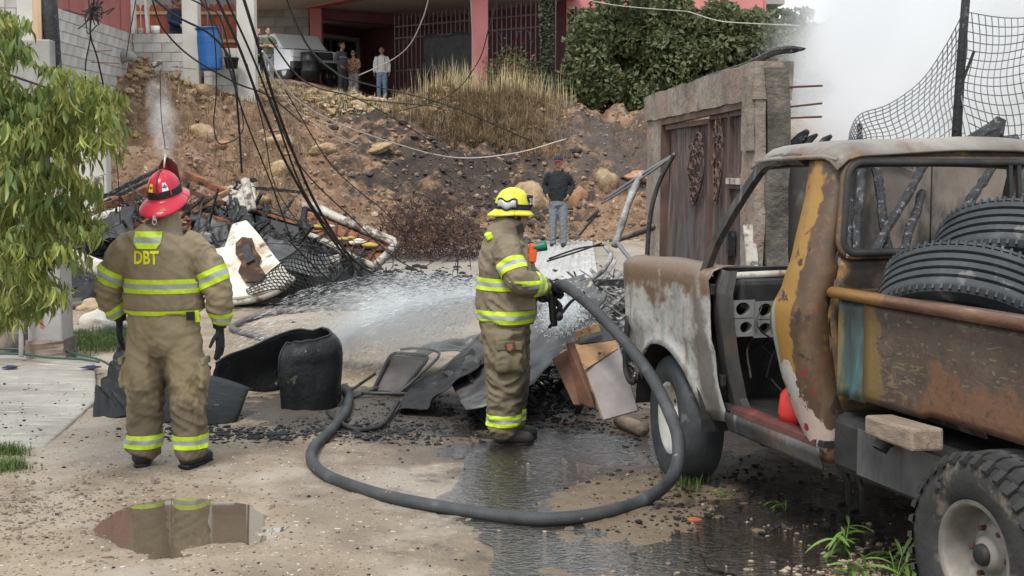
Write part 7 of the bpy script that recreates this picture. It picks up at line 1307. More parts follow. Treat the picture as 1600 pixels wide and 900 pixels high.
# ---------------------------------------------------------------- sheets, boards and chair in the middle
patch('leaning_sheet', [(728, 640, 8.95), (835, 598, 8.95), (900, 528, 9.3), (948, 468, 9.7)], [(690, 575, 10.3), (760, 515, 10.4), (835, 462, 10.4), (915, 428, 10.3)], M_BURNSTEEL, 'large heat-stained steel sheet leaning behind the hose holder', 'metal sheet', amp=.05, sd=2)
patch('charred_sheet', [(618, 645, 9.5), (672, 628, 9.4), (728, 585, 9.5), (770, 560, 9.7)], [(640, 600, 10.4), (690, 575, 10.4), (730, 548, 10.5), (770, 530, 10.6)], M_CHAR, 'black charred sheet lying left of the boots of the hose holder', 'metal sheet', amp=.06, sd=4)
patch('bent_sheet', [(640, 560, 10.9), (700, 548, 11), (760, 545, 11)], [(660, 540, 11.6), (710, 530, 11.6), (765, 520, 11.6)], M_BURNSTEEL, 'thin curled sheet behind the charred one', 'metal sheet', amp=.05, sd=6)
mb = MB(); rgw = random.Random(31)
for k in range(260):
    u, v = rgw.uniform(745, 915), rgw.uniform(560, 640); v = max(v, 640 - (u - 760) * .35) if u < 830 else v; p = gp(u, v + 15); z = rgw.uniform(0, .22); L = rgw.uniform(.05, .25); a = rgw.uniform(0, 6.3); mb.bar((p.x, p.y, p.z + z), (p.x + L * math.cos(a), p.y + L * math.sin(a), p.z + z + rgw.gauss(0, .08)), rgw.uniform(.02, .09), .012)
tag(mb.build('char_scraps', M_CHAR), 'charred scraps piled under the leaning steel sheet', kind='stuff')
b1_ = thing('wall_board', 'grey-lilac board with a bare plywood corner leaning by the front wheel', 'board', at(945, 655, 8.2))
slab_poly('board_face', [(900, 540, 8.45), (964, 531, 8.35), (997, 641, 8.05), (943, 656, 8.15)], .02, M_PLYGREY, par=b1_, bv=.004); slab_poly('bare_corner', [(900.5, 540, 8.44), (963, 532, 8.335), (965, 545, 8.31), (913, 578, 8.32)], .004, M_PLY, par=b1_, bv=0)
slab_poly('wood_board', [(897, 536, 8.52), (912, 540, 8.50), (948, 660, 8.20), (940, 655, 8.22)], .03, M_PLY, 'plain wooden board standing right behind the grey-lilac one', 'board')
slab_poly('wood_board', [(884, 536, 8.7), (905, 532, 8.7), (930, 640, 8.4), (905, 630, 8.5)], .025, M_PLYRED, 'dark red scorched board left of the grey-lilac one', 'board'); slab_poly('wood_board', [(862, 560, 8.8), (886, 545, 8.8), (910, 632, 8.5), (896, 632, 8.5)], .025, M_PLYRED, 'narrow reddish scorched plank leftmost of the leaning boards', 'board')
slab_poly('wood_board', [(900, 520, 8.9), (952, 500, 8.9), (960, 531, 8.75), (905, 538, 8.8)], .03, M_SOOT, 'black burnt board above the grey-lilac one', 'board'); beam((900, 521, 8.75), (935, 512, 8.75), .03, .05, M_PLY, 'short yellow lath on the black burnt board', 'lath', 'lath')
beam((878, 442, 11), (1000, 440, 10.5), .12, .05, M_CHARB, 'flat charred plank lying behind the pickup nose', 'charred_plank', 'plank')
mb = MB(); mb.tube([gp(968, 668) + Vector((0, 0, .05)), gp(1005, 683) + Vector((0, 0, .05))], .05, 12); tag(mb.build('log', M_TIMBERG, None, True, True), 'short round log under the boards by the front wheel', 'log')
# folding chair with a square tray
ch = thing('folding_chair', 'burnt folding chair frame with its seat pan lying by the spray', 'chair', gp(640, 610))
def rrect(c, n=7, r=.18):
    P = [at(*p) for p in c]; out = []
    for i in range(4):
        a, b, d = P[i - 1], P[i], P[(i + 1) % 4]; s, e = b.lerp(a, r), b.lerp(d, r)
        for k in range(n + 1): t_ = k / n; out.append(s * (1 - t_) ** 2 + b * 2 * t_ * (1 - t_) + e * t_ * t_)
    return out
q = rrect([(582, 612, 10.3), (612, 551, 10.9), (672, 556, 10.8), (626, 614, 10.2)]); mb = MB(); mb.tube(q, .016, 8, False, closed=True); mb.build('seat_rim', M_SOOT, ch, True, True); mb = MB(); mb.add([p - Vector((0, 0, .02)) for p in q], [tuple(range(len(q)))]); mb.build('seat_pan', mat('burnt_seat_pan', [(.3, (.05, .04, .035)), (.7, (.16, .14, .13))], scale=3, rough=.5, metal=.2, bump=.3), ch)
mb = MB(); mb.tube(catmull([at(612, 613, 10.2), at(625, 612, 10.2), at(660, 582, 10.4), at(685, 557, 10.7), at(680, 548, 10.9), at(650, 544, 11), at(625, 546, 11)], 6), .013, 7); mb.build('back_hoop', M_BURNSTEEL, ch, True, True); mb = MB(); mb.tube([at(545, 612, 10.2), at(586, 584, 10.6)], .013, 7); mb.build('leg', M_BURNSTEEL, ch, True, True); mb = MB(); mb.tube([at(548, 622, 10.0), at(590, 606, 10.3)], .013, 7); mb.build('leg', M_BURNSTEEL, ch, True, True); mb = MB(); mb.tube([at(565, 614, 10.1), at(640, 615, 10.1)], .013, 7); mb.build('crossbar', M_BURNSTEEL, ch, True, True)
mb = MB(); mb.tube(catmull([gp(512, 653) + Vector((0, 0, .04)), gp(545, 672) + Vector((0, 0, .02)), gp(580, 675) + Vector((0, 0, .02)), gp(602, 665) + Vector((0, 0, .03)), gp(622, 640) + Vector((0, 0, .06))], 8), .018, 8); tag(mb.build('chair_hoop', M_SOOT, None, True, True), 'loose bent chair hoop lying on the coals beside the hose', 'tube')
# ---------------------------------------------------------------- melted black water tank in two pieces
t1 = thing('tank_shell', 'cut and melted black plastic tank shell curled round on itself beside the hose', 'water tank', gp(480, 645))
PL = catmull([at(332, 600, 9.95), at(375, 600, 10.15), at(425, 600, 10.35), at(475, 600, 10.45), at(517, 600, 10.3), at(536, 600, 10.0), at(529, 600, 9.72), at(495, 600, 9.58), at(462, 600, 9.55), at(436, 600, 9.6)], 7); nP = len(PL); cen = at(478, 600, 10.0)
rows = []
for k in range(17):
    f = k / 16; col = []
    for i, q_ in enumerate(PL):
        g = i / (nP - 1); zt = float(np.interp(g, [0, .15, .33, .5, .62, .8, 1], [.34, .46, .56, .60, .59, .56, .52])); zb = float(np.interp(g, [0, .2, .45, 1], [.18, .05, .0, -.01])); inw = (.09 * max(0, (f - .78) / .22) ** 2) * float(np.interp(g, [0, .3, .45, 1], [0, .15, .8, 1])); bul = .015 * math.sin(math.pi * min(1, f * 1.2)); d = Vector((q_.x - cen.x, q_.y - cen.y, 0)); d = d.normalized() if d.length > 1e-6 else d
        p_ = Vector((q_.x, q_.y, zb + (zt - zb) * f)) + d * (bul - inw - .03); col.append(p_ + Vector((noise.noise(p_ * 3), noise.noise(p_ * 3 + Vector((5, 0, 0))), noise.noise(p_ * 3 + Vector((0, 5, 0))))) * .035 + Vector((0, 0, .02 * noise.noise(Vector((g * 12, 0, 3))) * f)))
    rows.append(col)
mb = MB(); mb.grid(rows); o = mb.build('drum_wall', M_BLKTANK, t1, True, True); solid(o, .012, 0)
mb = MB(); mb.tube(rows[-1], .011, 6); mb.build('torn_rim', M_BLKTANK, t1, True, True); mb = MB(); mb.tube([r_[-1] for r_ in rows], .012, 6); mb.build('free_edge', M_BLKTANK, t1, True, True)
t2 = thing('tank_shell', 'flattened black plastic tank half lying behind the legs of the firefighter in the red helmet', 'water tank', gp(260, 662))
patch('torn_plate', [(186, 540, 9.7), (225, 528, 9.8), (270, 540, 9.8), (330, 575, 9.7)], [(160, 600, 9.55), (180, 640, 9.35), (240, 650, 9.3), (300, 640, 9.4)], M_BLKTANK, None, None, amp=.03, th=.012, sd=21, par=t2)
patch('torn_corner', [(150, 602, 9.55), (168, 612, 9.5), (175, 620, 9.45), (180, 625, 9.4)], [(146, 655, 9.25), (170, 660, 9.2), (190, 652, 9.2), (210, 648, 9.25)], M_BLKTANK, None, None, n=10, amp=.015, th=.012, sd=24, par=t2)
rows = []
for i in range(16):
    f = i / 15; rim = at(240 + 150 * f, 585 + 22 * f - 12 * math.sin(f * 3), 9.55 - .15 * f); bot = gp(248 + 122 * f, 660 + 6 * math.sin(f * 3.1)); rows.append([rim.lerp(bot, k / 12) + Vector((0, -.10 * math.sin(k / 12 * math.pi) * (.4 + math.sin(f * 3.1)), -.02 * math.sin(k / 12 * math.pi))) for k in range(13)])
mb = MB(); mb.grid(rows); o = mb.build('bowl', M_BLKTANK, t2, True, True); solid(o, .012); mb = MB(); mb.tube(catmull([at(328, 590, 9.5), at(345, 598, 9.42), at(370, 607, 9.4), at(394, 609, 9.4)], 6), .012, 6); mb.build('bowl_rim', M_BLKTANK, t2, True, True)
# ---------------------------------------------------------------- hoses
def hose(name, P, r, m, label, k=10, nz=10): pts = catmull(P, k); mb = MB(); mb.tube(pts, [r * (1 + .04 * noise.noise(p * 3)) for p in pts], nz); o = mb.build(name, m, None, True, True); return tag(o, label, 'hose')
G = lambda u, v, h=.033: gp(u, v) + Vector((0, 0, h))
mh = FF2.matrix_basis @ Vector((.19, .30, 1.10)); H0 = FF2.matrix_basis @ Vector((.08, .36, 1.085))
HN = FF2.matrix_basis @ Vector((-.16, .36, 1.02))
hose('fire_hose', [HN, H0, at(880, 446, 8.42), at(920, 476, 8.15), at(968, 525, 7.8), at(1012, 580, 7.35), at(1044, 640, 7.0), at(1060, 690, 6.8), at(1052, 742, 6.72), G(1008, 790), G(935, 812), G(850, 821), G(775, 815), G(700, 803), G(620, 788), G(550, 768), G(505, 748), G(487, 728), G(491, 706), G(515, 682), G(540, 650), G(545, 625), G(538, 612)], .036, M_HOSE, 'dark grey fire hose looping across the road from the hose holder', 9, 14)
hose('fire_hose', [G(105, 484, .05), G(160, 481, .05), G(260, 480, .05), G(370, 479, .05), G(480, 477, .05), G(560, 474, .05), G(600, 470, .05)], .05, M_HOSEG, 'thick dusty hose lying straight across the road below the wreck')
hose('fire_hose', [G(650, 480), G(600, 484), G(530, 487), G(460, 490), G(405, 498), G(368, 512), G(366, 520), G(400, 530), G(432, 538), G(470, 548)], .038, M_HOSEG, 'dusty grey hose bending back behind the black tank shell')
for (P_, lab) in (([(-30, 562), (30, 561), (75, 563), (115, 572), (155, 582), (172, 590)], 'green garden hose along the far edge of the apron'), ([(-30, 572), (30, 574), (80, 580), (130, 584), (155, 585)], 'second green garden hose lying across the apron')):
    hose('garden_hose', [Vector((p.x, p.y, .15)) for p in (gp(*q_) for q_ in P_)], .011, M_GHOSE, lab, 6, 8)
for (u, v, lab) in ((18, 588, 'dark blue rag crumpled on the apron'), (143, 586, 'dark rag at the end of the garden hose')):
    p = gp(u, v); o = link('rag', rock_mesh(int(u) + 3, C_('navy_rag_%d' % u, (.025, .03, .075)), 2, .6, .4)); o.location = (p.x, p.y, .11); o.scale = (.07, .04, .035); tag(o, lab, 'rag')
# nozzle in the hands
nz_ = thing('hose_nozzle', 'black nozzle with pistol grip in the hands of the hose holder', 'nozzle', H0); SD = Vector((-.62, .78, -.10)).normalized(); N1 = HN + SD * .28
mb = MB(); mb.tube([HN - SD * .03, HN + SD * .06, HN + SD * .12, HN + SD * .2, N1], [.042, .045, .038, .05, .055], 14); mb.build('barrel', M_BLACKP, nz_, True, True); mb = MB(); q = FF2.matrix_basis @ Vector((.10, .33, 1.0)); mb.tube([q + Vector((0, 0, .10)), q, q + Vector((.01, 0, -.12)), q + Vector((.02, 0, -.17))], [.024, .026, .026, .02], 10); mb.build('pistol_grip', M_BLACKP, nz_, True, True); mb = MB(); mb.tube(catmull([q + Vector((-.02, 0, -.18)), q + Vector((.05, -.02, -.10)), q + Vector((.13, -.02, .0)), q + Vector((.22, 0, .06))], 5), .011, 7); mb.ball(q + Vector((.045, -.03, -.10)), .032); mb.build('bale_handle', M_BLACKP, nz_, True, True)
# ---------------------------------------------------------------- fallen overhead cables
CB = [([(330, -20, 13), (372, 70, 13.2), (410, 170, 13.6), (455, 270, 14.2), (520, 375, 15), (600, 470, 15.8)], .018, 0), ([(375, -20, 13), (400, 60, 13.2), (440, 190, 13.8), (500, 330, 14.8), (570, 420, 15.6), (690, 466, 16.2)], .020, 0), ([(345, -20, 13), (395, 90, 13.3), (430, 180, 13.6), (475, 300, 14.4), (540, 395, 15.2)], .014, 0), ([(300, -20, 13), (340, 45, 13), (362, 120, 13.1), (385, 190, 13.3), (425, 290, 13.8), (455, 375, 14.4)], .010, 0), ([(230, -10, 12.5), (275, 25, 12.6), (330, 55, 12.8), (362, 100, 13.2), (372, 180, 13.4), (378, 270, 13.6)], .013, 0), ([(238, 0, 12.4), (255, 45, 12.6), (300, 90, 13), (370, 130, 13.5), (420, 150, 14), (470, 190, 15)], .010, 0), ([(318, -10, 13), (335, 60, 13.1), (338, 140, 13.2), (334, 195, 13.3), (345, 225, 13.3), (380, 200, 13.4), (362, 110, 13.4)], .008, 0), ([(420, 60, 14), (480, 130, 16), (560, 155, 20), (640, 200, 25), (700, 240, 27)], .012, 0), ([(440, -20, 13), (480, 70, 15), (520, 110, 17), (560, 128, 20), (700, 165, 26), (830, 220, 28)], .014, 0), ([(410, 80, 14), (470, 160, 18), (560, 205, 22), (700, 245, 25), (800, 240, 25.5), (885, 217, 26)], .012, 1), ([(405, 85, 14), (450, 160, 17), (510, 205, 20), (560, 230, 22)], .011, 1), ([(672, -10, 20), (660, 30, 21), (640, 70, 22), (610, 95, 23), (560, 118, 24)], .010, 1), ([(735, -20, 16), (738, 60, 18), (742, 110, 20)], .008, 1), ([(782, -20, 17), (765, 40, 19), (745, 100, 22), (700, 150, 25), (620, 175, 27)], .010, 0), ([(386, 100, 13.4), (412, 200, 14), (430, 290, 14.6), (480, 370, 15.2), (520, 440, 15.8)], .007, 0), ([(420, 150, 14), (470, 260, 15), (560, 350, 16), (620, 405, 17), (690, 440, 18)], .009, 0), ([(445, 140, 14.4), (520, 260, 16), (600, 330, 18), (650, 380, 19)], .008, 0), ([(138, -10, 12.2), (141, 55, 12.2), (134, 100, 12.3), (134, 155, 12.4)], .008, 0), ([(148, -10, 12.2), (141, 50, 12.3), (152, 90, 12.4), (163, 140, 12.6)], .010, 0), ([(214, -10, 13), (205, 40, 13.4), (197, 90, 14)], .006, 0), ([(250, 110, 16), (252, 180, 16.2), (258, 230, 16.4)], .006, 0), ([(170, 200, 15), (183, 260, 15.2), (188, 350, 15.4)], .007, 0), ([(280, -10, 13), (320, 10, 13.2), (345, 30, 13.3), (365, 110, 13.5)], .009, 0), ([(1075, 18, 33), (1120, 32, 33), (1160, 36, 33), (1250, 40, 34)], .015, 1), ([(880, -10, 30), (960, 8, 31), (1075, 18, 33)], .012, 1), ([(560, 155, 21), (610, 160, 23), (690, 170, 25), (690, 200, 25.4), (698, 198, 25.6)], .012, 0), ([(600, 300, 20), (640, 260, 21), (690, 232, 22), (612, 262, 20)], .006, 0), ([(450, 375, 15), (520, 440, 15.6), (600, 468, 15.8), (640, 480, 15.8)], .012, 0)]
CBL = ['thick black cable sweeping down to the end of the dusty hose', 'thickest black cable crossing the bed frame to the road', 'black cable running down past the bed frame in the middle of the bundle', 'thin black cable dropping in front of the tan boulders', 'black cable curving over the blue barrel and dropping straight', 'black cable sagging from the window bay across the bank crest', 'black cable looping back on itself below the blue barrel', 'thin black cable leaving the bundle towards the burnt patch', 'long black cable crossing in front of the crest bystanders', 'long pale cable swagging over the burnt patch of the bank', 'short pale cable beside the main black bundle', 'pale wire hanging from the porch ceiling to the white jacket', 'pale wire hanging along the pink pillar', 'black wire curving from the pillar over the dry weeds', 'very thin black cable ending in the wire mesh', 'thin black cable falling over the burnt brush heap', 'thin black cable over the reddish rocks to the brush heap', 'straight black wire hanging beside the cable knot', 'crossing black wire below the cable knot', 'thin black wire before the window post', 'thin black wire hanging in the smoke wisp', 'thin black wire hanging beside the tree over the bank', 'thin black wire arching above the barrel', 'pale line strung before the green house', 'pale line strung over the vine hedge', 'black cable with a hanging broken end over the crest', 'thin hooked wire on the burnt patch', 'black cable end lying along the dusty hose']
for k, (P_, r, pale) in enumerate(CB):
    mb = MB(); mb.tube(catmull([at(*p) for p in P_], 7), r * .9, 6); o = mb.build('fallen_cable', M_CABLEW if pale else M_CABLE, None, True, True)
    tag(o, CBL[k], 'cable', 'pale fallen cables' if pale else 'black fallen cables')
mb = MB()
for k in range(26):
    p = at(148 + rgw.gauss(0, 6), 18 + rgw.gauss(0, 8), 12.3 + rgw.gauss(0, .05)); mb.tube(catmull([p, p + Vector((rgw.gauss(0, .06), 0, rgw.gauss(0, .06))), p + Vector((rgw.gauss(0, .08), 0, rgw.gauss(-.03, .06)))], 4), .006, 4)
tag(mb.build('cable_bundle', M_CABLE), 'knotted bundle of burnt cables in front of the red sheets', kind='stuff')
# ---------------------------------------------------------------- leafy tree on the left
def leaf_mesh(m, L=.13, W=.034, droop=.5, fold_=.4, n=5):
    vs, fs = [], []
    for i in range(n + 1):
        f = i / n; w = W / 2 * math.sin(math.pi * min(1, .06 + f * .94)) ** .8 * (1 if i < n else .05); x = L * (f - droop * .25 * f * f); z = -L * droop * f * f * .8; vs += [(x, -w, z + w * fold_), (x, 0, z - w * .15), (x, w, z + w * fold_)]
    for i in range(n): a = i * 3; fs += [(a, a + 1, a + 4, a + 3), (a + 1, a + 2, a + 5, a + 4)]
    me = bpy.data.meshes.new('leaf'); me.from_pydata(vs, [], fs); me.materials.append(m); me.polygons.foreach_set('use_smooth', [True] * len(fs)); return me
tr_ = thing('leafy_tree', 'olive-green tree with drooping wilted leaves hanging in front of the yard wall', 'tree', (-4.9, 8.2, .0))
mb = MB(); mb.tube(catmull([(-4.9, 8.2, -.1), (-4.85, 8.15, .8), (-4.95, 8.1, 1.7), (-4.8, 8.0, 2.6), (-4.6, 7.9, 3.5)], 6), list(np.linspace(.12, .04, 25)), 10); mb.build('trunk', M_BARK, tr_, True, True)
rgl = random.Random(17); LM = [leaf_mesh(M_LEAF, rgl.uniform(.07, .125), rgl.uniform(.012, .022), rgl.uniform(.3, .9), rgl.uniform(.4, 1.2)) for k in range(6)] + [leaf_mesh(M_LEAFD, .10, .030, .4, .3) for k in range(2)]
tips = []
def inmass(u, v):
    b = np.interp(v, [20, 60, 90, 120, 150, 200, 235, 255, 300, 330, 380, 410, 440, 480, 515], [20, 30, 45, 125, 185, 202, 165, 130, 140, 152, 150, 125, 95, 72, 20]); return u < b - 22
twigs = []
while len(twigs) < 380:
    u, v = rgl.uniform(-60, 205), rgl.uniform(15, 515)
    if not inmass(u + 8, v): continue
    if u > 20 and 60 < v < 105 and rgl.random() < .8: continue
    if 85 < v < 150 and u < 60 and rgl.random() < .6: continue
    Y = rgl.uniform(6.7, 8.3); twigs.append((u, v, Y))
bmb = MB()
for s in range(9):
    v0 = 60 + s * 52; u1 = float(np.interp(v0, [20, 90, 150, 200, 255, 330, 380, 440, 515], [10, 40, 150, 170, 100, 120, 110, 60, 0])); a = Vector((-4.85, 8.0, float(np.interp(s, [0, 8], [3.2, 1.3])))); b = at(u1, v0, 7.4 + .1 * (s % 3)); bmb = MB(); bmb.tube(catmull([a, a.lerp(b, .5) + Vector((0, 0, .12)), b], 6), list(np.linspace(.022, .004, 13)), 6); bmb.build('branch', M_BARK, tr_, True, True)
leaves = []
for (u, v, Y) in twigs:
    p = at(u, v - 18, Y); d0 = rgl.uniform(0, 6.3); dx = Vector((math.cos(d0) * .8 + .3, math.sin(d0) * .6, -.35)).normalized(); nl = rgl.randint(16, 26)
    for k in range(nl):
        q = p + dx * (k / nl * .22) + Vector((rgl.gauss(0, .015), rgl.gauss(0, .015), rgl.gauss(0, .012)))
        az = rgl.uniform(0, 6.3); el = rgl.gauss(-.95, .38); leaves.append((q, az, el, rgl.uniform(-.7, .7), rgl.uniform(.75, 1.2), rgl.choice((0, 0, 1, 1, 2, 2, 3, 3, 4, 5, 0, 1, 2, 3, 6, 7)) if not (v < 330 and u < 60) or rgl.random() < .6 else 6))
def lmat(q, az, el, tw, s): return Matrix.Translation(q) @ Matrix.Rotation(az, 4, 'Z') @ Matrix.Rotation(-el, 4, 'Y') @ Matrix.Rotation(tw, 4, 'X') @ Matrix.Diagonal((s, s, s, 1))
vis = sorted(leaves, key=lambda l: l[0].y)
pick = [l for l in vis if at(0, 0, l[0].y).x < l[0].x][:300]; ids = set(id(l) for l in pick)
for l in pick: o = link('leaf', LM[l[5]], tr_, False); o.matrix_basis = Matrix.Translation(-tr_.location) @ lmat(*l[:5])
for nm, sel in (('foliage', (0, 1, 2, 3, 4, 5)), ('deep_foliage', (6, 7))):  # second set: broader leaves in a deeper green
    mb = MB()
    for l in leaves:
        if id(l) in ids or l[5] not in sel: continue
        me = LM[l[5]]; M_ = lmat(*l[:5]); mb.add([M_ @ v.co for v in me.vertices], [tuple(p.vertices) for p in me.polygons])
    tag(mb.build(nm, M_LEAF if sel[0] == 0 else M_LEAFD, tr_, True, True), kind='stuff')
# ---------------------------------------------------------------- vine, cypress, flowering shrub by the house
def leafcloud(name, n, posf, size, m, par, sd, up=.2):
    rg = random.Random(sd); mb = MB()
    for i in range(n):
        p = posf(rg)
        if p is None: continue
        s = size(rg); nn = Vector((rg.gauss(0, 1), rg.gauss(-.6, 1), rg.gauss(up, 1))).normalized(); a = nn.orthogonal().normalized(); a = Matrix.Rotation(rg.uniform(0, 6.3), 3, nn) @ a; b = nn.cross(a); mb.add([p - a * s, p + b * s * .55 + nn * s * .12, p + a * s, p - b * s * .55 + nn * s * .12], [(0, 1, 2, 3)])
    o = mb.build(name, m, par); return tag(o, kind='stuff')
vn = thing('vine_hedge', 'huge dark-green vine hedge spilling down beside the pink house', 'hedge', (4.6, 35.5, 3))
mb = MB(); mb.tube(catmull([(4.5, 37.5, 2.6), (4.3, 37.3, 4), (4.6, 37.4, 5.5), (4.9, 37.5, 6.4)], 5), list(np.linspace(.14, .05, 16)), 8); mb.build('stem', M_BARK, vn, True, True)
def vtop(x): return float(np.interp(x, [1.0, 1.6, 2.4, 3.2, 4.2, 5.5, 6.5, 7.6, 8.6], [4.6, 5.5, 6.6, 6.9, 6.7, 6.3, 6.0, 5.7, 5.3]))
lobes = []
rgv = random.Random(5)
for k in range(110): x = rgv.uniform(1.5, 8.5); lobes.append((Vector((x, rgv.uniform(35.0, 36.3), rgv.uniform(3.1, vtop(x) - .2))), rgv.uniform(.35, .75)))
def vpos(rg):
    c, r = rg.choice(lobes); d = Vector((rg.gauss(0, 1), rg.gauss(-.5, 1), rg.gauss(.3, 1))).normalized() * (r * rg.random() ** .25); p = c + d
    return p if p.z < vtop(p.x) + .15 and p.x > 1.25 + max(0, 4.2 - p.z) * .1 else None
leafcloud('foliage', 42000, vpos, lambda r: r.uniform(.05, .11), M_BUSH, vn, 6)
leafcloud('dark_foliage', 9000, lambda rg: Vector((rg.uniform(1.6, 8.5), rg.uniform(36.3, 36.8), rg.uniform(2.9, 6.3))) , lambda r: r.uniform(.08, .16), M_BUSH, vn, 7)
cy = thing('cypress', 'slender column-shaped cypress beside the porch', 'tree', (at(858, 160, 35.6).x, 35.6, 3.4)); cxm = at(854, 80, 35.6).x
mb = MB(); mb.tube([(cxm, 35.6, 3.3), (cxm, 35.6, 6.8)], [.07, .03], 8); mb.build('trunk', M_BARK, cy, True, True)
def cyp(rg): z = rg.uniform(3.55, 7.2); a = rg.uniform(0, 6.3); r = .20 * (.85 + .3 * noise.noise(Vector((z * 2, a, 0)))) * math.sqrt(rg.random()); return Vector((cxm + r * math.cos(a) - .018 * (z - 5) , 35.6 + r * math.sin(a), z))
leafcloud('foliage', 9000, cyp, lambda r: r.uniform(.03, .07), M_CYP, cy, 8, 1.5)
fs2 = thing('flowering_shrub', 'shrub with dull red flowers right of the pink pillar', 'shrub', (at(805, 150, 35).x, 35, 3.5))
def shp(rg): d = Vector((rg.gauss(0, .30), rg.gauss(0, .35), rg.gauss(0, .30))); return Vector((at(800, 115, 35).x, 35, 4.25)) + d + Vector((.0, 0, .0))
leafcloud('foliage', 3600, shp, lambda r: r.uniform(.03, .07), M_BUSH, fs2, 9); leafcloud('flowers', 750, shp, lambda r: r.uniform(.03, .055), M_FLOW, fs2, 10)
mb = MB(); [mb.tube([(fs2.location.x + .05 * k, 35, 3.3), (fs2.location.x + .14 * (k - 2), 35, 4.5)], .012, 5) for k in range(5)]; mb.build('stems', M_BARK, fs2)
# ---------------------------------------------------------------- weeds in front of the rear wheel
WM = [leaf_mesh(M_WEED, .16, .024, .5, .5, 6), leaf_mesh(M_WEED, .12, .020, .3, .5, 6), leaf_mesh(M_WEED, .20, .026, .7, .4, 7)]
def weed(u, v, n, L, label, lean=0, sd=0):
    p = gp(u, v); t = thing('weed', label, 'weed', p); rg = random.Random(sd); k = 0
    ns = max(2, n // 6)
    for s in range(ns):
        a = rg.uniform(0, 6.3); b = Vector((math.cos(a) * .5 + lean, math.sin(a) * .4, rg.uniform(.5, 1.1))).normalized() * L * rg.uniform(.6, 1); pts = catmull([Vector((0, 0, 0)), b * .5 + Vector((0, 0, .01)), b + Vector((0, 0, -.02))], 4); mb = MB(); mb.tube(pts, [.0032] * (len(pts) - 1) + [.0015], 5); mb.build('stem', M_WEED, t, False)
        for j in range(6):
            q = pts[min(len(pts) - 1, 2 + j)]; o = link('leaf', rg.choice(WM), t, False); o.location = q; o.rotation_euler = (rg.uniform(-.5, .5), rg.gauss(-.35, .35), a + (1 if j % 2 else -1) * rg.uniform(.3, 1.1)); s_ = rg.uniform(.6, 1.0) * L / .2; o.scale = (s_, s_, s_)
weed(1320, 868, 18, .20, 'bright green leafy weed on the dirt left of the rear wheel', -.15, 1); weed(1400, 905, 24, .22, 'leafy weed growing in front of the rear wheel', .1, 2); weed(1465, 915, 18, .17, 'pointed-leaf weed touching the muddy rear tyre', .1, 3); weed(1345, 915, 18, .18, 'low pale-green weed between the dirt and the rear wheel', -.1, 6)
weed(1228, 800, 12, .10, 'small weed under the sill of the pickup', 0, 4); weed(1128, 778, 12, .07, 'small round-leaved weed beside the wet gravel', 0, 5)
# ---------------------------------------------------------------- smoke, steam and spray
def smokemat(name, dens, nscale, lo, hi, col=(.975, .985, 1.0), edge=1.0, stretch=(1, 1, 1), det=4):
    m = bpy.data.materials.new(name); m.use_nodes = True; t = m.node_tree; N = t.nodes; L = t.links; N.remove(N['Principled BSDF'])
    pv = N.new('ShaderNodeVolumePrincipled'); pv.inputs['Color'].default_value = (*col, 1); pv.inputs['Anisotropy'].default_value = .2; L.new(pv.outputs[0], N['Material Output'].inputs['Volume'])
    tc = N.new('ShaderNodeTexCoord'); ln = N.new('ShaderNodeVectorMath'); ln.operation = 'LENGTH'; L.new(tc.outputs['Object'], ln.inputs[0])
    mp = N.new('ShaderNodeMapping'); mp.inputs['Scale'].default_value = stretch; L.new(tc.outputs['Object'], mp.inputs[0])
    nz = N.new('ShaderNodeTexNoise'); nz.inputs['Scale'].default_value = nscale; nz.inputs['Detail'].default_value = det; L.new(mp.outputs[0], nz.inputs['Vector'])
    e = N.new('ShaderNodeMapRange'); e.inputs['From Min'].default_value = 1; e.inputs['From Max'].default_value = 1 - edge; e.interpolation_type = 'SMOOTHSTEP'; L.new(ln.outputs['Value'], e.inputs['Value'])
    a = N.new('ShaderNodeMath'); a.operation = 'MULTIPLY_ADD'; a.inputs[1].default_value = .55; L.new(e.outputs[0], a.inputs[0]); L.new(nz.outputs['Fac'], a.inputs[2])
    r = N.new('ShaderNodeMapRange'); r.inputs['From Min'].default_value = lo; r.inputs['From Max'].default_value = hi; r.inputs['To Max'].default_value = dens; L.new(a.outputs[0], r.inputs['Value'])
    mu = N.new('ShaderNodeMath'); mu.operation = 'MULTIPLY'; L.new(r.outputs[0], mu.inputs[0]); L.new(e.outputs[0], mu.inputs[1]); L.new(mu.outputs[0], pv.inputs['Density'])
    return m
def smoke(name, c, r, m, label, rot=(0, 0, 0)):
    bm = bmesh.new(); bmesh.ops.create_icosphere(bm, subdivisions=3, radius=1); me = bpy.data.meshes.new(name); bm.to_mesh(me); bm.free(); me.materials.append(m); o = link(name, me); o.location = c; o.scale = r; o.rotation_euler = rot; return tag(o, label, kind='stuff')
smoke('smoke_plume', (10.3, 20, 4.4), (7.0, 5, 6.6), smokemat('white_smoke', 6.5, 3.4, .58, .88, edge=.45, det=6), 'thick white smoke rolling up behind the burnt gate')
smoke('smoke_wisp', (-5.05, 18.6, 2.55), (.42, .4, 1.25), smokemat('grey_wisp', 2.0, 2.4, .72, 1.05, edge=.9, stretch=(1, 1, 2.2)), 'thin grey smoke rising from the wreck behind the red helmet', (0, R(-6), 0))
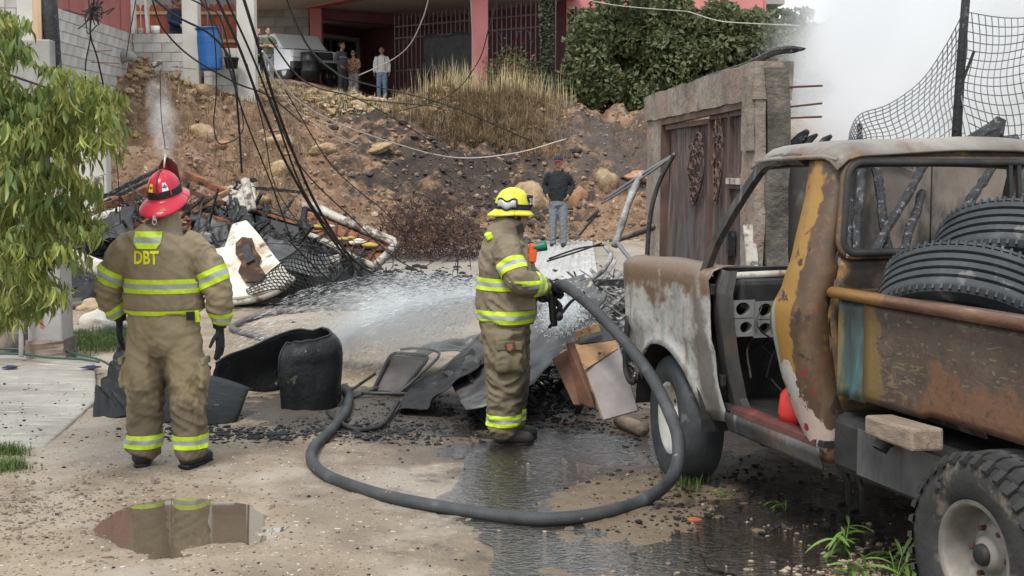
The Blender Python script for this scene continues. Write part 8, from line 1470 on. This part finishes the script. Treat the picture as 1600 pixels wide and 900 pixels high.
# water spray: a wide fog cone of short streaks leaving the nozzle
spm = bpy.data.materials.new('spray_droplet'); spm.use_nodes = True; b = spm.node_tree.nodes['Principled BSDF']; b.inputs['Base Color'].default_value = (.86, .89, .91, 1); b.inputs['Roughness'].default_value = .15
tb = spm.node_tree.nodes.new('ShaderNodeBsdfTransparent'); mx = spm.node_tree.nodes.new('ShaderNodeMixShader'); mx.inputs[0].default_value = .55; spm.node_tree.links.new(tb.outputs[0], mx.inputs[1]); spm.node_tree.links.new(b.outputs[0], mx.inputs[2]); spm.node_tree.links.new(mx.outputs[0], spm.node_tree.nodes['Material Output'].inputs['Surface'])
rs = random.Random(44); mb = MB(); ax = Vector((-.52, .85, -.05)).normalized(); s1 = ax.cross(Vector((0, 0, 1))).normalized(); s2 = s1.cross(ax)
for k in range(46000):
    th = (rs.random() ** .8 * .40) if k % 4 else rs.random() * .12; a = rs.uniform(0, 6.3); d = (ax + (s1 * math.cos(a) * .85 + s2 * math.sin(a) * .42) * math.tan(th)).normalized(); t = rs.uniform(.05, 1.0) ** .7 * 3.3
    p = N1 + d * t + Vector((0, 0, -.055 * t * t)); vel = (d + Vector((0, 0, -.11 * t))).normalized()
    if p.z < .02 or (p.x < -1.2 and p.y < 11): continue
    L = rs.uniform(.03, .11) * (.5 + t / 4); w = rs.uniform(.0006, .0019) * (.6 + t / 4); x = vel.orthogonal().normalized() * w; y = vel.cross(x); e = p + vel * L
    mb.add([p + x, p - x * .5 + y * .87, p - x * .5 - y * .87, e], [(0, 1, 3), (1, 2, 3), (2, 0, 3)])
for k in range(5000):
    u, v = rs.gauss(880, 16), rs.gauss(490, 18); p = at(u, v, 9.55 + rs.gauss(0, .12)); d = Vector((rs.gauss(0, .5), rs.gauss(0, .3), rs.gauss(.2, .5))).normalized(); w = .002; x = d.orthogonal().normalized() * w; y = d.cross(x); mb.add([p + x, p - x * .5 + y * .87, p - x * .5 - y * .87, p + d * .03], [(0, 1, 3), (1, 2, 3), (2, 0, 3)])
tag(mb.build('water_spray', spm), 'wide fan of water spray from the fire hose nozzle', kind='stuff')
smoke('spray_mist', N1 + ax * 1.9 + Vector((-.05, 0, -.28)), (1.9, .62, .50), smokemat('water_mist', .75, 3.2, .5, .95, edge=.95), 'pale mist drifting from the water spray', (0, 0, math.atan2(ax.y, ax.x)))
smoke('spray_mist', at(880, 490, 9.5), (.17, .12, .15), smokemat('splash_mist', 4, 2.5, .55, .95, edge=.9), 'burst of spray splashing off the leaning sheet')
